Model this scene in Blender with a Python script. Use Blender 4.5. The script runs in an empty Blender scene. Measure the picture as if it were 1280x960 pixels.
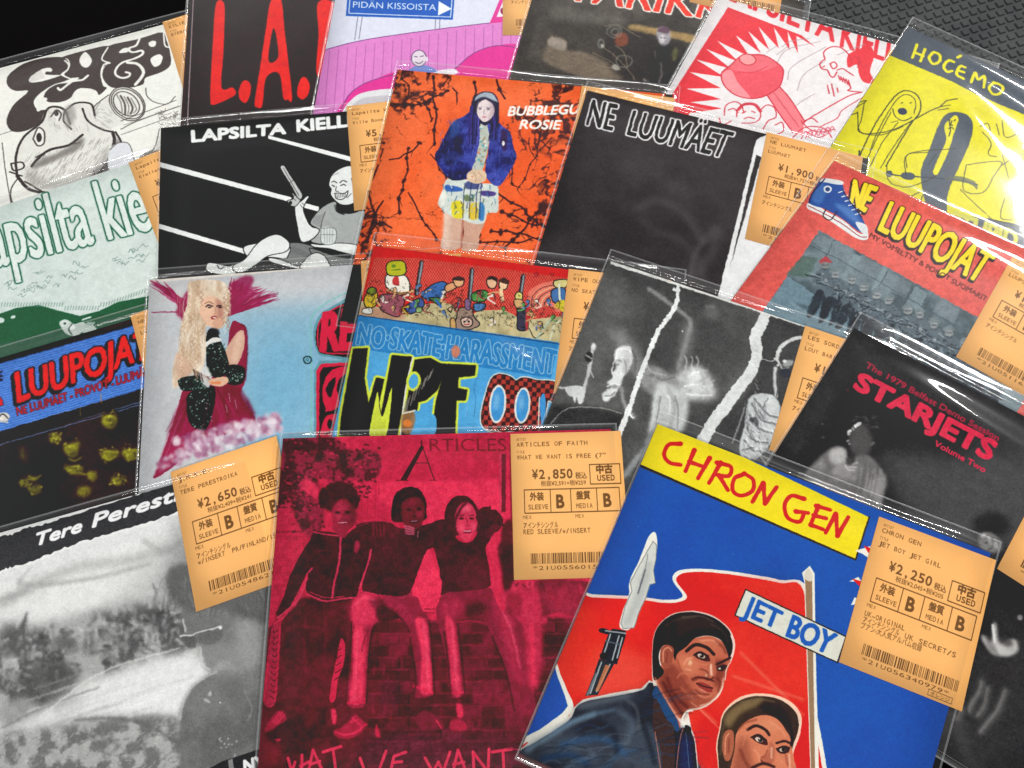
import bpy, bmesh, math, random
import numpy as np
from mathutils import Vector

scene = bpy.context.scene
COL = scene.collection

# ------------------------------------------------------------------ camera
FOC = 960.0            # focal length in photo pixels, photo is 1280 x 960
PITCH = math.radians(72.0)
ROLL = math.radians(-4.0)
CAMZ = 0.423
_F = np.array([0, math.cos(PITCH), -math.sin(PITCH)])
_U0 = np.array([0, math.sin(PITCH), math.cos(PITCH)])
_R0 = np.array([1.0, 0, 0])
_c, _s = math.cos(ROLL), math.sin(ROLL)
_R = _c * _R0 + _s * _U0
_U = -_s * _R0 + _c * _U0
CAM = np.array([0.0, 0.0, CAMZ])

cam_data = bpy.data.cameras.new('camera')
cam = bpy.data.objects.new('camera', cam_data)
COL.objects.link(cam)
cam_data.sensor_fit = 'HORIZONTAL'
cam_data.sensor_width = 36.0
cam_data.lens = 36.0 * FOC / 1280.0
cam_data.clip_start = 0.01
cam_data.clip_end = 50.0
from mathutils import Matrix
cam.matrix_world = Matrix(((_R[0], _U[0], -_F[0], CAM[0]), (_R[1], _U[1], -_F[1], CAM[1]),
                           (_R[2], _U[2], -_F[2], CAM[2]), (0, 0, 0, 1)))
scene.camera = cam

# ------------------------------------------------------------------ light: shop ceiling
world = bpy.data.worlds.new('World')
scene.world = world
world.use_nodes = True
world.node_tree.nodes['Background'].inputs[0].default_value = (0.93, 0.97, 1.0, 1)
world.node_tree.nodes['Background'].inputs[1].default_value = 0.16
scene.view_settings.view_transform = 'Standard'
scene.view_settings.look = 'None'
scene.view_settings.exposure = 0.12
scene.view_settings.gamma = 1.0
scene.view_settings.use_curve_mapping = False
scene.cycles.max_bounces = 8
scene.cycles.transparent_max_bounces = 24
scene.cycles.use_denoising = True
scene.cycles.caustics_reflective = False
scene.cycles.caustics_refractive = False

def lamp(name, loc, target, sx, sy, power, color=(1, 1, 1)):
    d = bpy.data.lights.new(name, 'AREA')
    d.shape = 'RECTANGLE'; d.size = sx; d.size_y = sy; d.energy = power; d.color = color
    o = bpy.data.objects.new(name, d); COL.objects.link(o)
    o.location = loc
    o.rotation_euler = (0, 0, 0)          # panels hang level and shine straight down
    return o
LAMPS = [
    ('ceiling_strip_light', (1.0, 3.08, 2.3), 2.4, 0.24, 74, (1.0, 0.985, 0.96)),
    ('ceiling_strip_light', (-1.7, 3.2, 2.3), 2.0, 0.24, 50, (1.0, 0.985, 0.96)),
    ('ceiling_strip_light', (2.17, 1.62, 2.3), 0.20, 0.9, 74, (1.0, 0.99, 0.97)),
    ('ceiling_strip_light', (-3.2, 0.9, 2.3), 0.30, 2.2, 72, (0.97, 0.99, 1.0)),
    ('ceiling_strip_light', (0.3, -1.7, 2.3), 2.4, 0.17, 60, (1.0, 0.985, 0.96)),
]
for n_, l_, a_, b_, p_, c_ in LAMPS:
    lamp(n_, l_, (l_[0] * .6, l_[1] * .6, 0), a_, b_, p_, c_)

# ------------------------------------------------------------------ pixel -> place
def ray(p):
    x = (p[0] - 640) / FOC; y = -(p[1] - 480) / FOC
    return _F + x * _R + y * _U
def at(p, z=0.0):
    r = ray(p); t = (z - CAMZ) / r[2]
    return CAM + r * t
def atn(P, z):
    P = np.asarray(P, float)
    x = (P[:, 0] - 640) / FOC; y = -(P[:, 1] - 480) / FOC
    r = _F[None] + x[:, None] * _R[None] + y[:, None] * _U[None]
    t = (z - CAMZ) / r[:, 2]
    return CAM[None, :2] + r[:, :2] * t[:, None]

# ------------------------------------------------------------------ print shop: a small vector rasteriser for the flat print
VIEWS = dict(a=(0, 0, .34375), b=(380, 0, .34375), c=(840, 0, .34375), d=(0, 300, .34375), e=(400, 280, .34375),
             f=(840, 280, .34375), g=(0, 600, .375), h=(320, 530, .4479), i=(650, 530, .4922), j=(650, 690, .28125),
             k=(330, 540, .25), l=(320, 740, .25), m=(500, 560, .21875), n=(530, 100, .21875), o=(190, 340, .2708),
             p=(440, 300, .25), q=(680, 320, .29173), r=(960, 270, .25), s=(980, 420, .234375), t=(340, 180, .17699),
             u=(1000, 0, .21875), v=(0, 0, .171875), w=(640, 0, .21875), x=(1040, 540, .208333), z=(0, 0, 1))

def spline(P, closed=True, n=6):
    P = np.asarray(P, float)
    if len(P) < 3: return P
    if closed:
        Q = np.concatenate([P[-1:], P, P[:2]])
    else:
        Q = np.concatenate([2 * P[:1] - P[1:2], P, 2 * P[-1:] - P[-2:-1]])
    t = np.linspace(0, 1, n, endpoint=False)[:, None]
    out = []
    for i in range(len(Q) - 3):
        a, b, c, d = Q[i], Q[i + 1], Q[i + 2], Q[i + 3]
        out.append(.5 * ((2 * b) + (-a + c) * t + (2 * a - 5 * b + 4 * c - d) * t ** 2 + (-a + 3 * b - 3 * c + d) * t ** 3))
    if not closed: out.append(P[-1:])
    return np.concatenate(out)

def cover_loops(loops, W, H, sub=4):
    """signed-area coverage of closed loops (pixel coordinates) on a W x H canvas"""
    A = np.concatenate([l for l in loops]); B = np.concatenate([np.roll(l, -1, 0) for l in loops])
    x0 = int(max(0, math.floor(A[:, 0].min()) - 1)); x1 = int(min(W, math.ceil(A[:, 0].max()) + 2))
    y0 = int(max(0, math.floor(A[:, 1].min()) - 1)); y1 = int(min(H, math.ceil(A[:, 1].max()) + 2))
    if x1 <= x0 or y1 <= y0: return None
    w, h = x1 - x0, y1 - y0
    ax, ay, bx, by = A[:, 0] - x0, (A[:, 1] - y0) * sub, B[:, 0] - x0, (B[:, 1] - y0) * sub
    sgn = np.where(by > ay, 1.0, -1.0)
    sw = by < ay
    ax, bx = np.where(sw, bx, ax), np.where(sw, ax, bx)
    ay, by = np.where(sw, by, ay), np.where(sw, ay, by)
    r0 = np.clip(np.ceil(ay - .5), 0, h * sub).astype(int); r1 = np.clip(np.ceil(by - .5), 0, h * sub).astype(int)
    n = r1 - r0; k = n > 0
    ax, ay, bx, by, sgn, r0, n = ax[k], ay[k], bx[k], by[k], sgn[k], r0[k], n[k]
    if not len(n): return None
    idx = np.repeat(np.arange(len(n)), n)
    off = np.arange(n.sum()) - np.repeat(np.cumsum(n) - n, n)
    r = r0[idx] + off
    X = ax[idx] + (bx[idx] - ax[idx]) * ((r + .5 - ay[idx]) / (by[idx] - ay[idx]))
    X = np.clip(X, 0, w - 1e-6)
    xi = X.astype(int); fr = X - xi
    row = r // sub
    wt = sgn[idx] / sub
    acc = np.bincount(row * (w + 2) + xi, wt * (1 - fr), (w + 2) * h) + np.bincount(row * (w + 2) + xi + 1, wt * fr, (w + 2) * h)
    acc = np.cumsum(acc.reshape(h, w + 2), 1)[:, :w]
    return x0, y0, np.clip(np.abs(acc), 0, 1).astype(np.float32)

def gblur(m, s):
    if s < .3: return m
    r = int(3 * s + 1); k = np.exp(-.5 * (np.arange(-r, r + 1) / s) ** 2); k /= k.sum()
    if s > 6:       # three box passes
        b = max(1, int(round(s * .97)))
        for _ in range(3):
            for ax in (0, 1):
                c = np.cumsum(np.pad(m, [(b + 1, b) if a == ax else (0, 0) for a in range(m.ndim)], mode='constant'), ax)
                L = m.shape[ax]
                hi = np.take(c, range(2 * b + 1, 2 * b + 1 + L), ax); lo = np.take(c, range(0, L), ax)
                m = (hi - lo) / (2 * b + 1)
        return m.astype(np.float32)
    for ax in (0, 1):
        P = np.pad(m, [(r, r) if a == ax else (0, 0) for a in range(m.ndim)], mode='constant')
        L = m.shape[ax]; o = np.zeros_like(m)
        for i, kk in enumerate(k):
            o += kk * (P[i:i + L] if ax == 0 else P[:, i:i + L])
        m = o
    return m

_NZ = {}
def noise(N, cells, seed=0, octs=4, gain=.55, stretch=1.0):
    key = (N, cells, seed, octs, gain, stretch)
    if key in _NZ: return _NZ[key]
    rng = np.random.RandomState(seed * 7 + 3); out = np.zeros((N, N), np.float32); amp = 1; tot = 0
    for o in range(octs):
        cx = max(2, int(cells * 2 ** o)); cy = max(2, int(cells * 2 ** o * stretch))
        if cx > N: break
        g = rng.rand(cy + 2, cx + 2).astype(np.float32)
        yy = np.linspace(0, cy, N, endpoint=False); xx = np.linspace(0, cx, N, endpoint=False)
        yi = yy.astype(int); xi = xx.astype(int); fy = yy - yi; fx = xx - xi
        fy = (fy * fy * (3 - 2 * fy))[:, None]; fx = (fx * fx * (3 - 2 * fx))[None]
        v = g[yi][:, xi] * (1 - fx) + g[yi][:, xi + 1] * fx
        w = g[yi + 1][:, xi] * (1 - fx) + g[yi + 1][:, xi + 1] * fx
        out += amp * (v * (1 - fy) + w * fy); tot += amp; amp *= gain
    out = out / tot
    out = np.clip((out - out.mean()) / (out.std() * 4) + .5, 0, 1).astype(np.float32)
    _NZ[key] = out
    return out

_TX = {}
def glyphs(s):
    if s in _TX: return _TX[s]
    cu = bpy.data.curves.new('lettering_tmp', 'FONT'); cu.body = s; cu.resolution_u = 3
    ob = bpy.data.objects.new('lettering_tmp', cu)
    me = ob.to_mesh()
    me.calc_loop_triangles()
    V = np.zeros(len(me.vertices) * 3); me.vertices.foreach_get('co', V); V = V.reshape(-1, 3)[:, :2]
    T = np.zeros(len(me.loop_triangles) * 3, int); me.loop_triangles.foreach_get('vertices', T); T = T.reshape(-1, 3)
    ob.to_mesh_clear(); bpy.data.objects.remove(ob); bpy.data.curves.remove(cu)
    tri = V[T]
    ar = (tri[:, 1, 0] - tri[:, 0, 0]) * (tri[:, 2, 1] - tri[:, 0, 1]) - (tri[:, 1, 1] - tri[:, 0, 1]) * (tri[:, 2, 0] - tri[:, 0, 0])
    tri[ar < 0] = tri[ar < 0][:, ::-1]
    tri = tri[np.abs(ar) > 1e-9]
    _TX[s] = tri
    return tri

def cracks(N, cells, seed, warp=.03):
    """distance to the borders of warped random cells: marbled paper, crazing"""
    rng = np.random.RandomState(seed); g = N // 2
    yy, xx = np.mgrid[0:g, 0:g].astype(np.float32) / g
    xx = xx + (noise(g, 6, seed + 1) - .5) * warp * 3 + (noise(g, 22, seed + 3) - .5) * warp; yy = yy + (noise(g, 6, seed + 2) - .5) * warp * 3 + (noise(g, 22, seed + 4) - .5) * warp
    P = rng.rand(cells, 2); f1 = np.full((g, g), 9., np.float32); f2 = f1.copy()
    for (a, b) in P:
        d = np.sqrt((xx - a) ** 2 + ((yy - b) * .7) ** 2); f2 = np.minimum(f2, np.maximum(f1, d)); f1 = np.minimum(f1, d)
    e = f2 - f1
    i = np.clip((np.arange(N) / 2.0), 0, g - 1.001); a = i.astype(int); t = (i - a)[:, None]; a2 = np.minimum(a + 1, g - 1)
    e = e[a] * (1 - t) + e[a2] * t; e = e[:, a] * (1 - t.T) + e[:, a2] * t.T
    return e

class Art:
    """flat print of one cover; coordinates are picked with .v(view) and mapped on to the card"""
    def __init__(self, N, to_uv=None, base=(255, 255, 255)):
        self.N = N; self.img = np.empty((N, N, 3), np.float32); self.img[:] = np.array(base, np.float32) / 255
        self.to_uv = to_uv; self.view = (0, 0, 1)
        if to_uv is not None:
            q = to_uv(np.array([[600., 500], [610, 500], [600, 510]]))
            self.ppx = float(abs(np.linalg.det(np.array([q[1] - q[0], q[2] - q[0]]))) ** .5 / 10 * N)
            self.recalc = True
        else: self.ppx = N / 100.
    def v(self, k):
        self.view = VIEWS[k] if isinstance(k, str) else k
        return self
    def P(self, pts):
        P = np.asarray(pts, float)
        if P.ndim == 1: P = P.reshape(-1, 2)
        ox, oy, s = self.view
        if self.to_uv is None: return P / 100. * self.N
        Q = P * s + np.array([ox, oy])
        return self.to_uv(Q) * self.N
    def sc(self, pts):      # canvas px per view unit near pts
        P = np.asarray(pts, float).reshape(-1, 2).mean(0)
        q = self.P([P, P + [4, 0], P + [0, 4]])
        return float(abs(np.linalg.det(np.array([q[1] - q[0], q[2] - q[0]]))) ** .5 / 4)
    # masks
    def _full(self, r):
        m = np.zeros((self.N, self.N), np.float32)
        if r is not None:
            x, y, a = r; m[y:y + a.shape[0], x:x + a.shape[1]] = a
        return m
    def mpoly(self, pts, smooth=True):
        P = np.asarray(pts, float).reshape(-1, 2)
        if smooth: P = spline(P)
        return cover_loops([self.P(P)], self.N, self.N)
    def mstroke(self, pts, w, smooth=True, closed=False, taper=False):
        P = np.asarray(pts, float).reshape(-1, 2)
        if smooth and len(P) > 2: P = spline(P, closed, 5)
        if closed: P = np.concatenate([P, P[:1]])
        n = len(P)
        t = np.linspace(0, 1, n)
        W = np.full(n, w / 2.)
        if taper: W = W * (np.sin(np.clip(t, .03, .97) * math.pi) ** .6 if taper is True else (1 - t * taper))
        Q = self.P(P); W = W * self.sc(P)
        W = np.maximum(W, .3)
        loops = []
        ang = np.linspace(0, 2 * math.pi, 9)[:-1]
        circ = np.stack([np.cos(ang), np.sin(ang)], 1)
        for i in range(n):
            loops.append(Q[i] + circ * W[i])
        for i in range(n - 1):
            d = Q[i + 1] - Q[i]; L = np.hypot(*d)
            if L < 1e-6: continue
            nn = np.array([-d[1], d[0]]) / L
            loops.append(np.array([Q[i] - nn * W[i], Q[i + 1] - nn * W[i + 1], Q[i + 1] + nn * W[i + 1], Q[i] + nn * W[i]]))
        loops = [l if _area(l) > 0 else l[::-1] for l in loops]
        return cover_loops(loops, self.N, self.N)
    def mell(self, cx, cy, rx, ry=None, rot=0):
        ry = rx if ry is None else ry
        a = np.linspace(0, 2 * math.pi, 33)[:-1]; x = np.cos(a) * rx; y = np.sin(a) * ry; r = math.radians(rot)
        return cover_loops([self.P(np.stack([cx + x * math.cos(r) - y * math.sin(r), cy + x * math.sin(r) + y * math.cos(r)], 1))], self.N, self.N)
    def mtext(self, s, bl, br, tl, tr=None, wob=0, bend=0):
        tri = glyphs(s); H = glyphs('H'); ch = H[..., 1].max()
        x0, x1 = tri[..., 0].min(), tri[..., 0].max()
        u = (tri[..., 0] - x0) / (x1 - x0); v = tri[..., 1] / ch
        bl, br, tl = map(np.array, (bl, br, tl)); tr = (tl + br - bl) if tr is None else np.array(tr)
        if wob: 
            v = v + wob * np.sin(u * len(s) * 2.1 + v * 1.3)
            u = u + wob * .3 / max(1, len(s)) * np.sin(v * 5 + u * 17)
        if bend: v = v + bend * np.sin(u * math.pi)
        u = u[..., None]; v = v[..., None]
        P = (bl * (1 - u) + br * u) * (1 - v) + (tl * (1 - u) + tr * u) * v
        Q = self.P(P.reshape(-1, 2)).reshape(-1, 3, 2)
        ar = (Q[:, 1, 0] - Q[:, 0, 0]) * (Q[:, 2, 1] - Q[:, 0, 1]) - (Q[:, 1, 1] - Q[:, 0, 1]) * (Q[:, 2, 0] - Q[:, 0, 0])
        Q[ar < 0] = Q[ar < 0][:, ::-1]
        # all triangles as separate edges
        A = Q.reshape(-1, 2); B = np.roll(Q, -1, 1).reshape(-1, 2)
        return _cover_edges(A, B, self.N)
    def mono(self, s, bl, br, tl, col, bold=0, a=1):
        """typewriter setting: every character scaled into an equal cell"""
        bl, br, tl = map(lambda q: np.array(q, float), (bl, br, tl)); n = len(s); H = glyphs('H')[..., 1].max(); out = []
        for i, ch in enumerate(s):
            if ch == ' ': continue
            t = glyphs(ch)
            if not len(t): continue
            x0, x1 = t[..., 0].min(), t[..., 0].max(); wide = (x1 - x0) / H
            w = .78 if wide > .32 else max(.14, wide * 1.25)
            u = (i + .5 + (t[..., 0] - (x0 + x1) / 2) / max(1e-6, x1 - x0) * w) / n
            out.append(np.stack([u, t[..., 1] / H], -1))
        U = np.concatenate(out); P = bl + U[..., :1] * (br - bl) + U[..., 1:] * (tl - bl)
        Q = self.P(P.reshape(-1, 2)).reshape(-1, 3, 2)
        ar = (Q[:, 1, 0] - Q[:, 0, 0]) * (Q[:, 2, 1] - Q[:, 0, 1]) - (Q[:, 1, 1] - Q[:, 0, 1]) * (Q[:, 2, 0] - Q[:, 0, 0])
        Q[ar < 0] = Q[ar < 0][:, ::-1]
        m = _cover_edges(Q.reshape(-1, 2), np.roll(Q, -1, 1).reshape(-1, 2), self.N)
        if bold: m = self.grow(m, bold * self.sc([bl, br]))
        return self.paint(m, col, a)
    def grow(self, r, rad):
        if r is None or rad < .3: return r
        x, y, a = r; k = int(math.ceil(rad))
        x0, y0 = max(0, x - k), max(0, y - k); x1 = min(self.N, x + a.shape[1] + k); y1 = min(self.N, y + a.shape[0] + k)
        p = np.zeros((y1 - y0 + 2 * k, x1 - x0 + 2 * k), np.float32)
        p[y - y0 + k:y - y0 + k + a.shape[0], x - x0 + k:x - x0 + k + a.shape[1]] = a
        o = np.zeros((y1 - y0, x1 - x0), np.float32)
        for dy in range(-k, k + 1):
            for dx in range(-k, k + 1):
                d = math.hypot(dx, dy)
                f = min(1, rad + .5 - d)
                if f > 0:
                    np.maximum(o, f * p[k + dy:k + dy + o.shape[0], k + dx:k + dx + o.shape[1]], out=o)
        return x0, y0, o
    def paint(self, r, col, a=1.0, blur=0, tex=None):
        """col: one colour or (dark, light) mixed by the noise field tex=(cells, seed, contrast[, stretch])"""
        if r is None: return self
        x, y, m = r
        if blur > 0:
            k = int(blur * 3 + 2)
            x0, y0 = max(0, x - k), max(0, y - k); x1 = min(self.N, x + m.shape[1] + k); y1 = min(self.N, y + m.shape[0] + k)
            p = np.zeros((y1 - y0, x1 - x0), np.float32); p[y - y0:y - y0 + m.shape[0], x - x0:x - x0 + m.shape[1]] = m
            m = gblur(p, blur); x, y = x0, y0
        m = (m * a)[..., None]
        h, w = m.shape[:2]
        R = self.img[y:y + h, x:x + w]
        if tex is not None:
            nz = noise(self.N, tex[0], tex[1], stretch=tex[3] if len(tex) > 3 else 1.0)[y:y + h, x:x + w]
            nz = np.clip((nz - .5) * tex[2] + .5, 0, 1)[..., None]
            c0, c1 = [np.array(c, np.float32) / 255 for c in col]
            C = c0 * (1 - nz) + c1 * nz
        else: C = np.array(col, np.float32) / 255
        R[:] = R * (1 - m) + C * m
        return self
    # shorthands
    def poly(self, pts, col, a=1, blur=0, smooth=True, tex=None):
        return self.paint(self.mpoly(pts, smooth), col, a, blur * self.sc(pts), tex)
    def hard(self, pts, col, a=1, blur=0, tex=None): return self.poly(pts, col, a, blur, False, tex)
    def line(self, pts, w, col, a=1, smooth=True, closed=False, taper=False, blur=0):
        return self.paint(self.mstroke(pts, w, smooth, closed, taper), col, a, blur * self.sc(pts))
    def ell(self, cx, cy, rx, ry=None, col=(0, 0, 0), rot=0, a=1, blur=0, tex=None):
        return self.paint(self.mell(cx, cy, rx, ry, rot), col, a, blur * self.sc([cx, cy]), tex)
    def text(self, s, bl, br, tl, col, bold=0, out=None, tr=None, a=1, wob=0, bend=0, shadow=None):
        m = self.mtext(s, bl, br, tl, tr, wob, bend); k = self.sc([bl, br])
        if bold: m = self.grow(m, bold * k)
        if shadow:
            self.v((self.view[0] + shadow[0] * self.view[2], self.view[1] + shadow[1] * self.view[2], self.view[2]))
            ms = self.grow(self.mtext(s, bl, br, tl, tr, wob, bend), (bold + (out[0] if out else 0)) * k)
            self.paint(ms, shadow[2])
            self.v((self.view[0] - shadow[0] * self.view[2], self.view[1] - shadow[1] * self.view[2], self.view[2]))
        if out: self.paint(self.grow(m, out[0] * k), out[1], a)
        return self.paint(m, col, a)
    def all(self, colA, colB, tex, a=1.0):
        return self.paint((0, 0, np.ones((self.N, self.N), np.float32)), (colA, colB), a, 0, tex)
    def rough(self, amp=1.0, cells=90, seed=1, mott=.0, mc=40):
        """ink spread: edges wander by about amp canvas pixels, tone mottles by mott"""
        N = self.N; dx = (noise(N, cells, seed, 3, .8) - .5) * amp * 1.6; dy = (noise(N, cells, seed + 51, 3, .8) - .5) * amp * 1.6
        yy, xx = np.mgrid[0:N, 0:N].astype(np.float32); X = np.clip(xx + dx, 0, N - 1.01); Y = np.clip(yy + dy, 0, N - 1.01)
        xi = X.astype(int); yi = Y.astype(int); fx = (X - xi)[..., None]; fy = (Y - yi)[..., None]; I = self.img
        self.img = I[yi, xi] * (1 - fx) * (1 - fy) + I[yi, xi + 1] * fx * (1 - fy) + I[yi + 1, xi] * (1 - fx) * fy + I[yi + 1, xi + 1] * fx * fy
        if mott: self.img = self.img * (1 + ((noise(N, mc, seed + 7, 4, .85) - .5) * 2 * mott)[..., None]) + ((noise(N, mc * 2, seed + 9, 3, .9) - .5) * mott * .35)[..., None]
        return self
    def grain(self, s=.02, seed=1, soft=.6):
        rng = np.random.RandomState(seed)
        g = gblur(rng.randn(self.N, self.N).astype(np.float32), soft) * s * 2
        self.img += g[..., None]
        return self

def _area(l):
    x, y = l[:, 0], l[:, 1]
    return float(np.sum(x * np.roll(y, -1) - np.roll(x, -1) * y))

def _cover_edges(A, B, N):
    # degenerate loops of one edge each: reuse by interleaving (A,B) edges directly
    x0 = int(max(0, math.floor(A[:, 0].min()) - 1)); y0 = int(max(0, math.floor(A[:, 1].min()) - 1))
    x1 = int(min(N, math.ceil(A[:, 0].max()) + 2)); y1 = int(min(N, math.ceil(A[:, 1].max()) + 2))
    if x1 <= x0 or y1 <= y0: return None
    w, h, sub = x1 - x0, y1 - y0, 4
    ax, ay, bx, by = A[:, 0] - x0, (A[:, 1] - y0) * sub, B[:, 0] - x0, (B[:, 1] - y0) * sub
    sgn = np.where(by > ay, 1.0, -1.0); sw = by < ay
    ax, bx = np.where(sw, bx, ax), np.where(sw, ax, bx); ay, by = np.where(sw, by, ay), np.where(sw, ay, by)
    r0 = np.clip(np.ceil(ay - .5), 0, h * sub).astype(int); r1 = np.clip(np.ceil(by - .5), 0, h * sub).astype(int)
    n = r1 - r0; k = n > 0
    ax, ay, bx, by, sgn, r0, n = ax[k], ay[k], bx[k], by[k], sgn[k], r0[k], n[k]
    if not len(n): return None
    idx = np.repeat(np.arange(len(n)), n); off = np.arange(n.sum()) - np.repeat(np.cumsum(n) - n, n)
    r = r0[idx] + off
    X = np.clip(ax[idx] + (bx[idx] - ax[idx]) * ((r + .5 - ay[idx]) / (by[idx] - ay[idx])), 0, w - 1e-6)
    xi = X.astype(int); fr = X - xi; row = r // sub; wt = sgn[idx] / sub
    acc = np.bincount(row * (w + 2) + xi, wt * (1 - fr), (w + 2) * h) + np.bincount(row * (w + 2) + xi + 1, wt * fr, (w + 2) * h)
    return x0, y0, np.clip(np.abs(np.cumsum(acc.reshape(h, w + 2), 1)[:, :w]), 0, 1).astype(np.float32)

VEIL = 0.022; GAIN = 0.97
def lin(c): return np.where(c <= .04045, c / 12.92, ((np.clip(c, 0, 1) + .055) / 1.055) ** 2.4)
def srgb(c): c = np.clip(c, 0, 1); return np.where(c <= .0031308, c * 12.92, 1.055 * c ** (1 / 2.4) - .055)
def print_image(name, art):
    im = bpy.data.images.new(name, art.N, art.N)
    rgb = srgb(np.clip((lin(np.clip(art.img, 0, 1)) - VEIL) * GAIN, 0.004, .9))
    px = np.ones((art.N, art.N, 4), np.float32); px[..., :3] = rgb[::-1]
    im.pixels.foreach_set(px.ravel()); im.update(); im.pack()
    return im
# ------------------------------------------------------------------ materials
def mat(name):
    m = bpy.data.materials.new(name); m.use_nodes = True
    nt = m.node_tree
    return m, nt, nt.nodes['Principled BSDF']
def add_bump(nt, b, scale, strength, dist, detail=4):
    tc = nt.nodes.new('ShaderNodeTexCoord'); nz = nt.nodes.new('ShaderNodeTexNoise'); bp = nt.nodes.new('ShaderNodeBump')
    nz.inputs['Scale'].default_value = scale; nz.inputs['Detail'].default_value = detail
    bp.inputs['Strength'].default_value = strength; bp.inputs['Distance'].default_value = dist
    nt.links.new(tc.outputs['Object'], nz.inputs['Vector']); nt.links.new(nz.outputs['Fac'], bp.inputs['Height'])
    nt.links.new(bp.outputs['Normal'], b.inputs['Normal'])
    return nz
def plain(name, col, rough=.6, bump=None):
    m, nt, b = mat(name)
    b.inputs['Base Color'].default_value = (*lin(np.array(col, float) / 255), 1); b.inputs['Roughness'].default_value = rough
    if bump: add_bump(nt, b, *bump)
    return m
def printed(name, art, rough=.5, spec=.06):
    m, nt, b = mat(name)
    t = nt.nodes.new('ShaderNodeTexImage'); t.image = print_image(name, art); t.interpolation = 'Cubic'
    t.extension = 'EXTEND'
    uv = nt.nodes.new('ShaderNodeUVMap')
    nt.links.new(uv.outputs[0], t.inputs[0]); nt.links.new(t.outputs[0], b.inputs['Base Color'])
    b.inputs['Roughness'].default_value = rough; b.inputs['Specular IOR Level'].default_value = spec
    add_bump(nt, b, 900, .12, .0003)
    return m
M_EDGE = plain('card_edge', (214, 210, 202), .7)
M_PAPER = plain('label_paper_edge', (222, 160, 92), .7)
M_INNER = plain('white_inner_paper', (222, 222, 220), .6, (700, .2, .0003))

def film_material(name, rough, wave, seed, fres=1.0, haze=.004):
    m = bpy.data.materials.new(name); m.use_nodes = True; nt = m.node_tree; nt.nodes.clear()
    N = nt.nodes.new; L = nt.links.new
    out = N('ShaderNodeOutputMaterial'); tr = N('ShaderNodeBsdfTransparent'); gl = N('ShaderNodeBsdfGlossy'); df = N('ShaderNodeBsdfDiffuse')
    tr.inputs[0].default_value = (.985, .985, .985, 1); gl.inputs['Roughness'].default_value = rough
    gl.inputs[0].default_value = (1, 1, 1, 1); df.inputs[0].default_value = (.9, .92, .95, 1)
    fr = N('ShaderNodeFresnel'); ge = N('ShaderNodeNewGeometry'); io = N('ShaderNodeMath'); io.operation = 'MULTIPLY_ADD'
    io.inputs[1].default_value = 1 / 1.5 - 1.5; io.inputs[2].default_value = 1.5     # the same reflection from either side of the thin film
    L(ge.outputs['Backfacing'], io.inputs[0]); L(io.outputs[0], fr.inputs[0])
    mu = N('ShaderNodeMath'); mu.operation = 'MULTIPLY'; mu.inputs[1].default_value = fres; mu.use_clamp = True
    m1 = N('ShaderNodeMixShader'); m2 = N('ShaderNodeMixShader'); m2.inputs[0].default_value = haze
    tc = N('ShaderNodeTexCoord'); nz = N('ShaderNodeTexNoise'); bp = N('ShaderNodeBump'); mp = N('ShaderNodeMapping')
    mp.inputs['Location'].default_value = (seed * .37, seed * .71, 0); mp.inputs['Scale'].default_value = (1, 1, .0)
    nz.inputs['Scale'].default_value = 15; nz.inputs['Detail'].default_value = 1.5; nz.inputs['Distortion'].default_value = .5
    bp.inputs['Strength'].default_value = wave; bp.inputs['Distance'].default_value = .001
    L(tc.outputs['Object'], mp.inputs[0]); L(mp.outputs[0], nz.inputs['Vector']); L(nz.outputs['Fac'], bp.inputs['Height'])
    L(bp.outputs[0], gl.inputs['Normal']); L(bp.outputs[0], fr.inputs['Normal'])
    L(fr.outputs[0], mu.inputs[0]); L(mu.outputs[0], m1.inputs[0]); L(tr.outputs[0], m1.inputs[1])
    g2 = N('ShaderNodeBsdfGlossy'); g2.inputs['Roughness'].default_value = .30; mg = N('ShaderNodeMixShader'); mg.inputs[0].default_value = .30
    L(bp.outputs[0], g2.inputs['Normal']); L(gl.outputs[0], mg.inputs[1]); L(g2.outputs[0], mg.inputs[2]); L(mg.outputs[0], m1.inputs[2])
    L(m1.outputs[0], m2.inputs[1]); L(df.outputs[0], m2.inputs[2]); L(m2.outputs[0], out.inputs[0])
    return m
M_BEAD = film_material('clear_sealed_edge', .42, .1, 5, 1.7, .07)

# ------------------------------------------------------------------ builders
def empty(name, loc, label, cat, group=None):
    o = bpy.data.objects.new(name, None); COL.objects.link(o); o.location = loc; o.empty_display_size = .02
    o['label'] = label; o['category'] = cat
    if group: o['group'] = group
    return o
def mesh_obj(name, V, Fs, mats, parent=None, uv=None, fm=None, smooth=False, origin=(0, 0, 0)):
    me = bpy.data.meshes.new(name)
    V = [tuple(np.array(v) - np.array(origin)) for v in V]
    me.from_pydata(V, [], Fs)
    for m in mats: me.materials.append(m)
    if fm is not None: me.polygons.foreach_set('material_index', fm)
    if uv is not None:
        l = me.uv_layers.new(name='UVMap')
        idx = np.zeros(len(me.loops), int); me.loops.foreach_get('vertex_index', idx)
        l.data.foreach_set('uv', np.array(uv, float)[idx].ravel())
    if smooth: me.polygons.foreach_set('use_smooth', [True] * len(me.polygons))
    me.update()
    o = bpy.data.objects.new(name, me); COL.objects.link(o)
    if parent is not None:
        o.parent = parent
    return o
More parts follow.
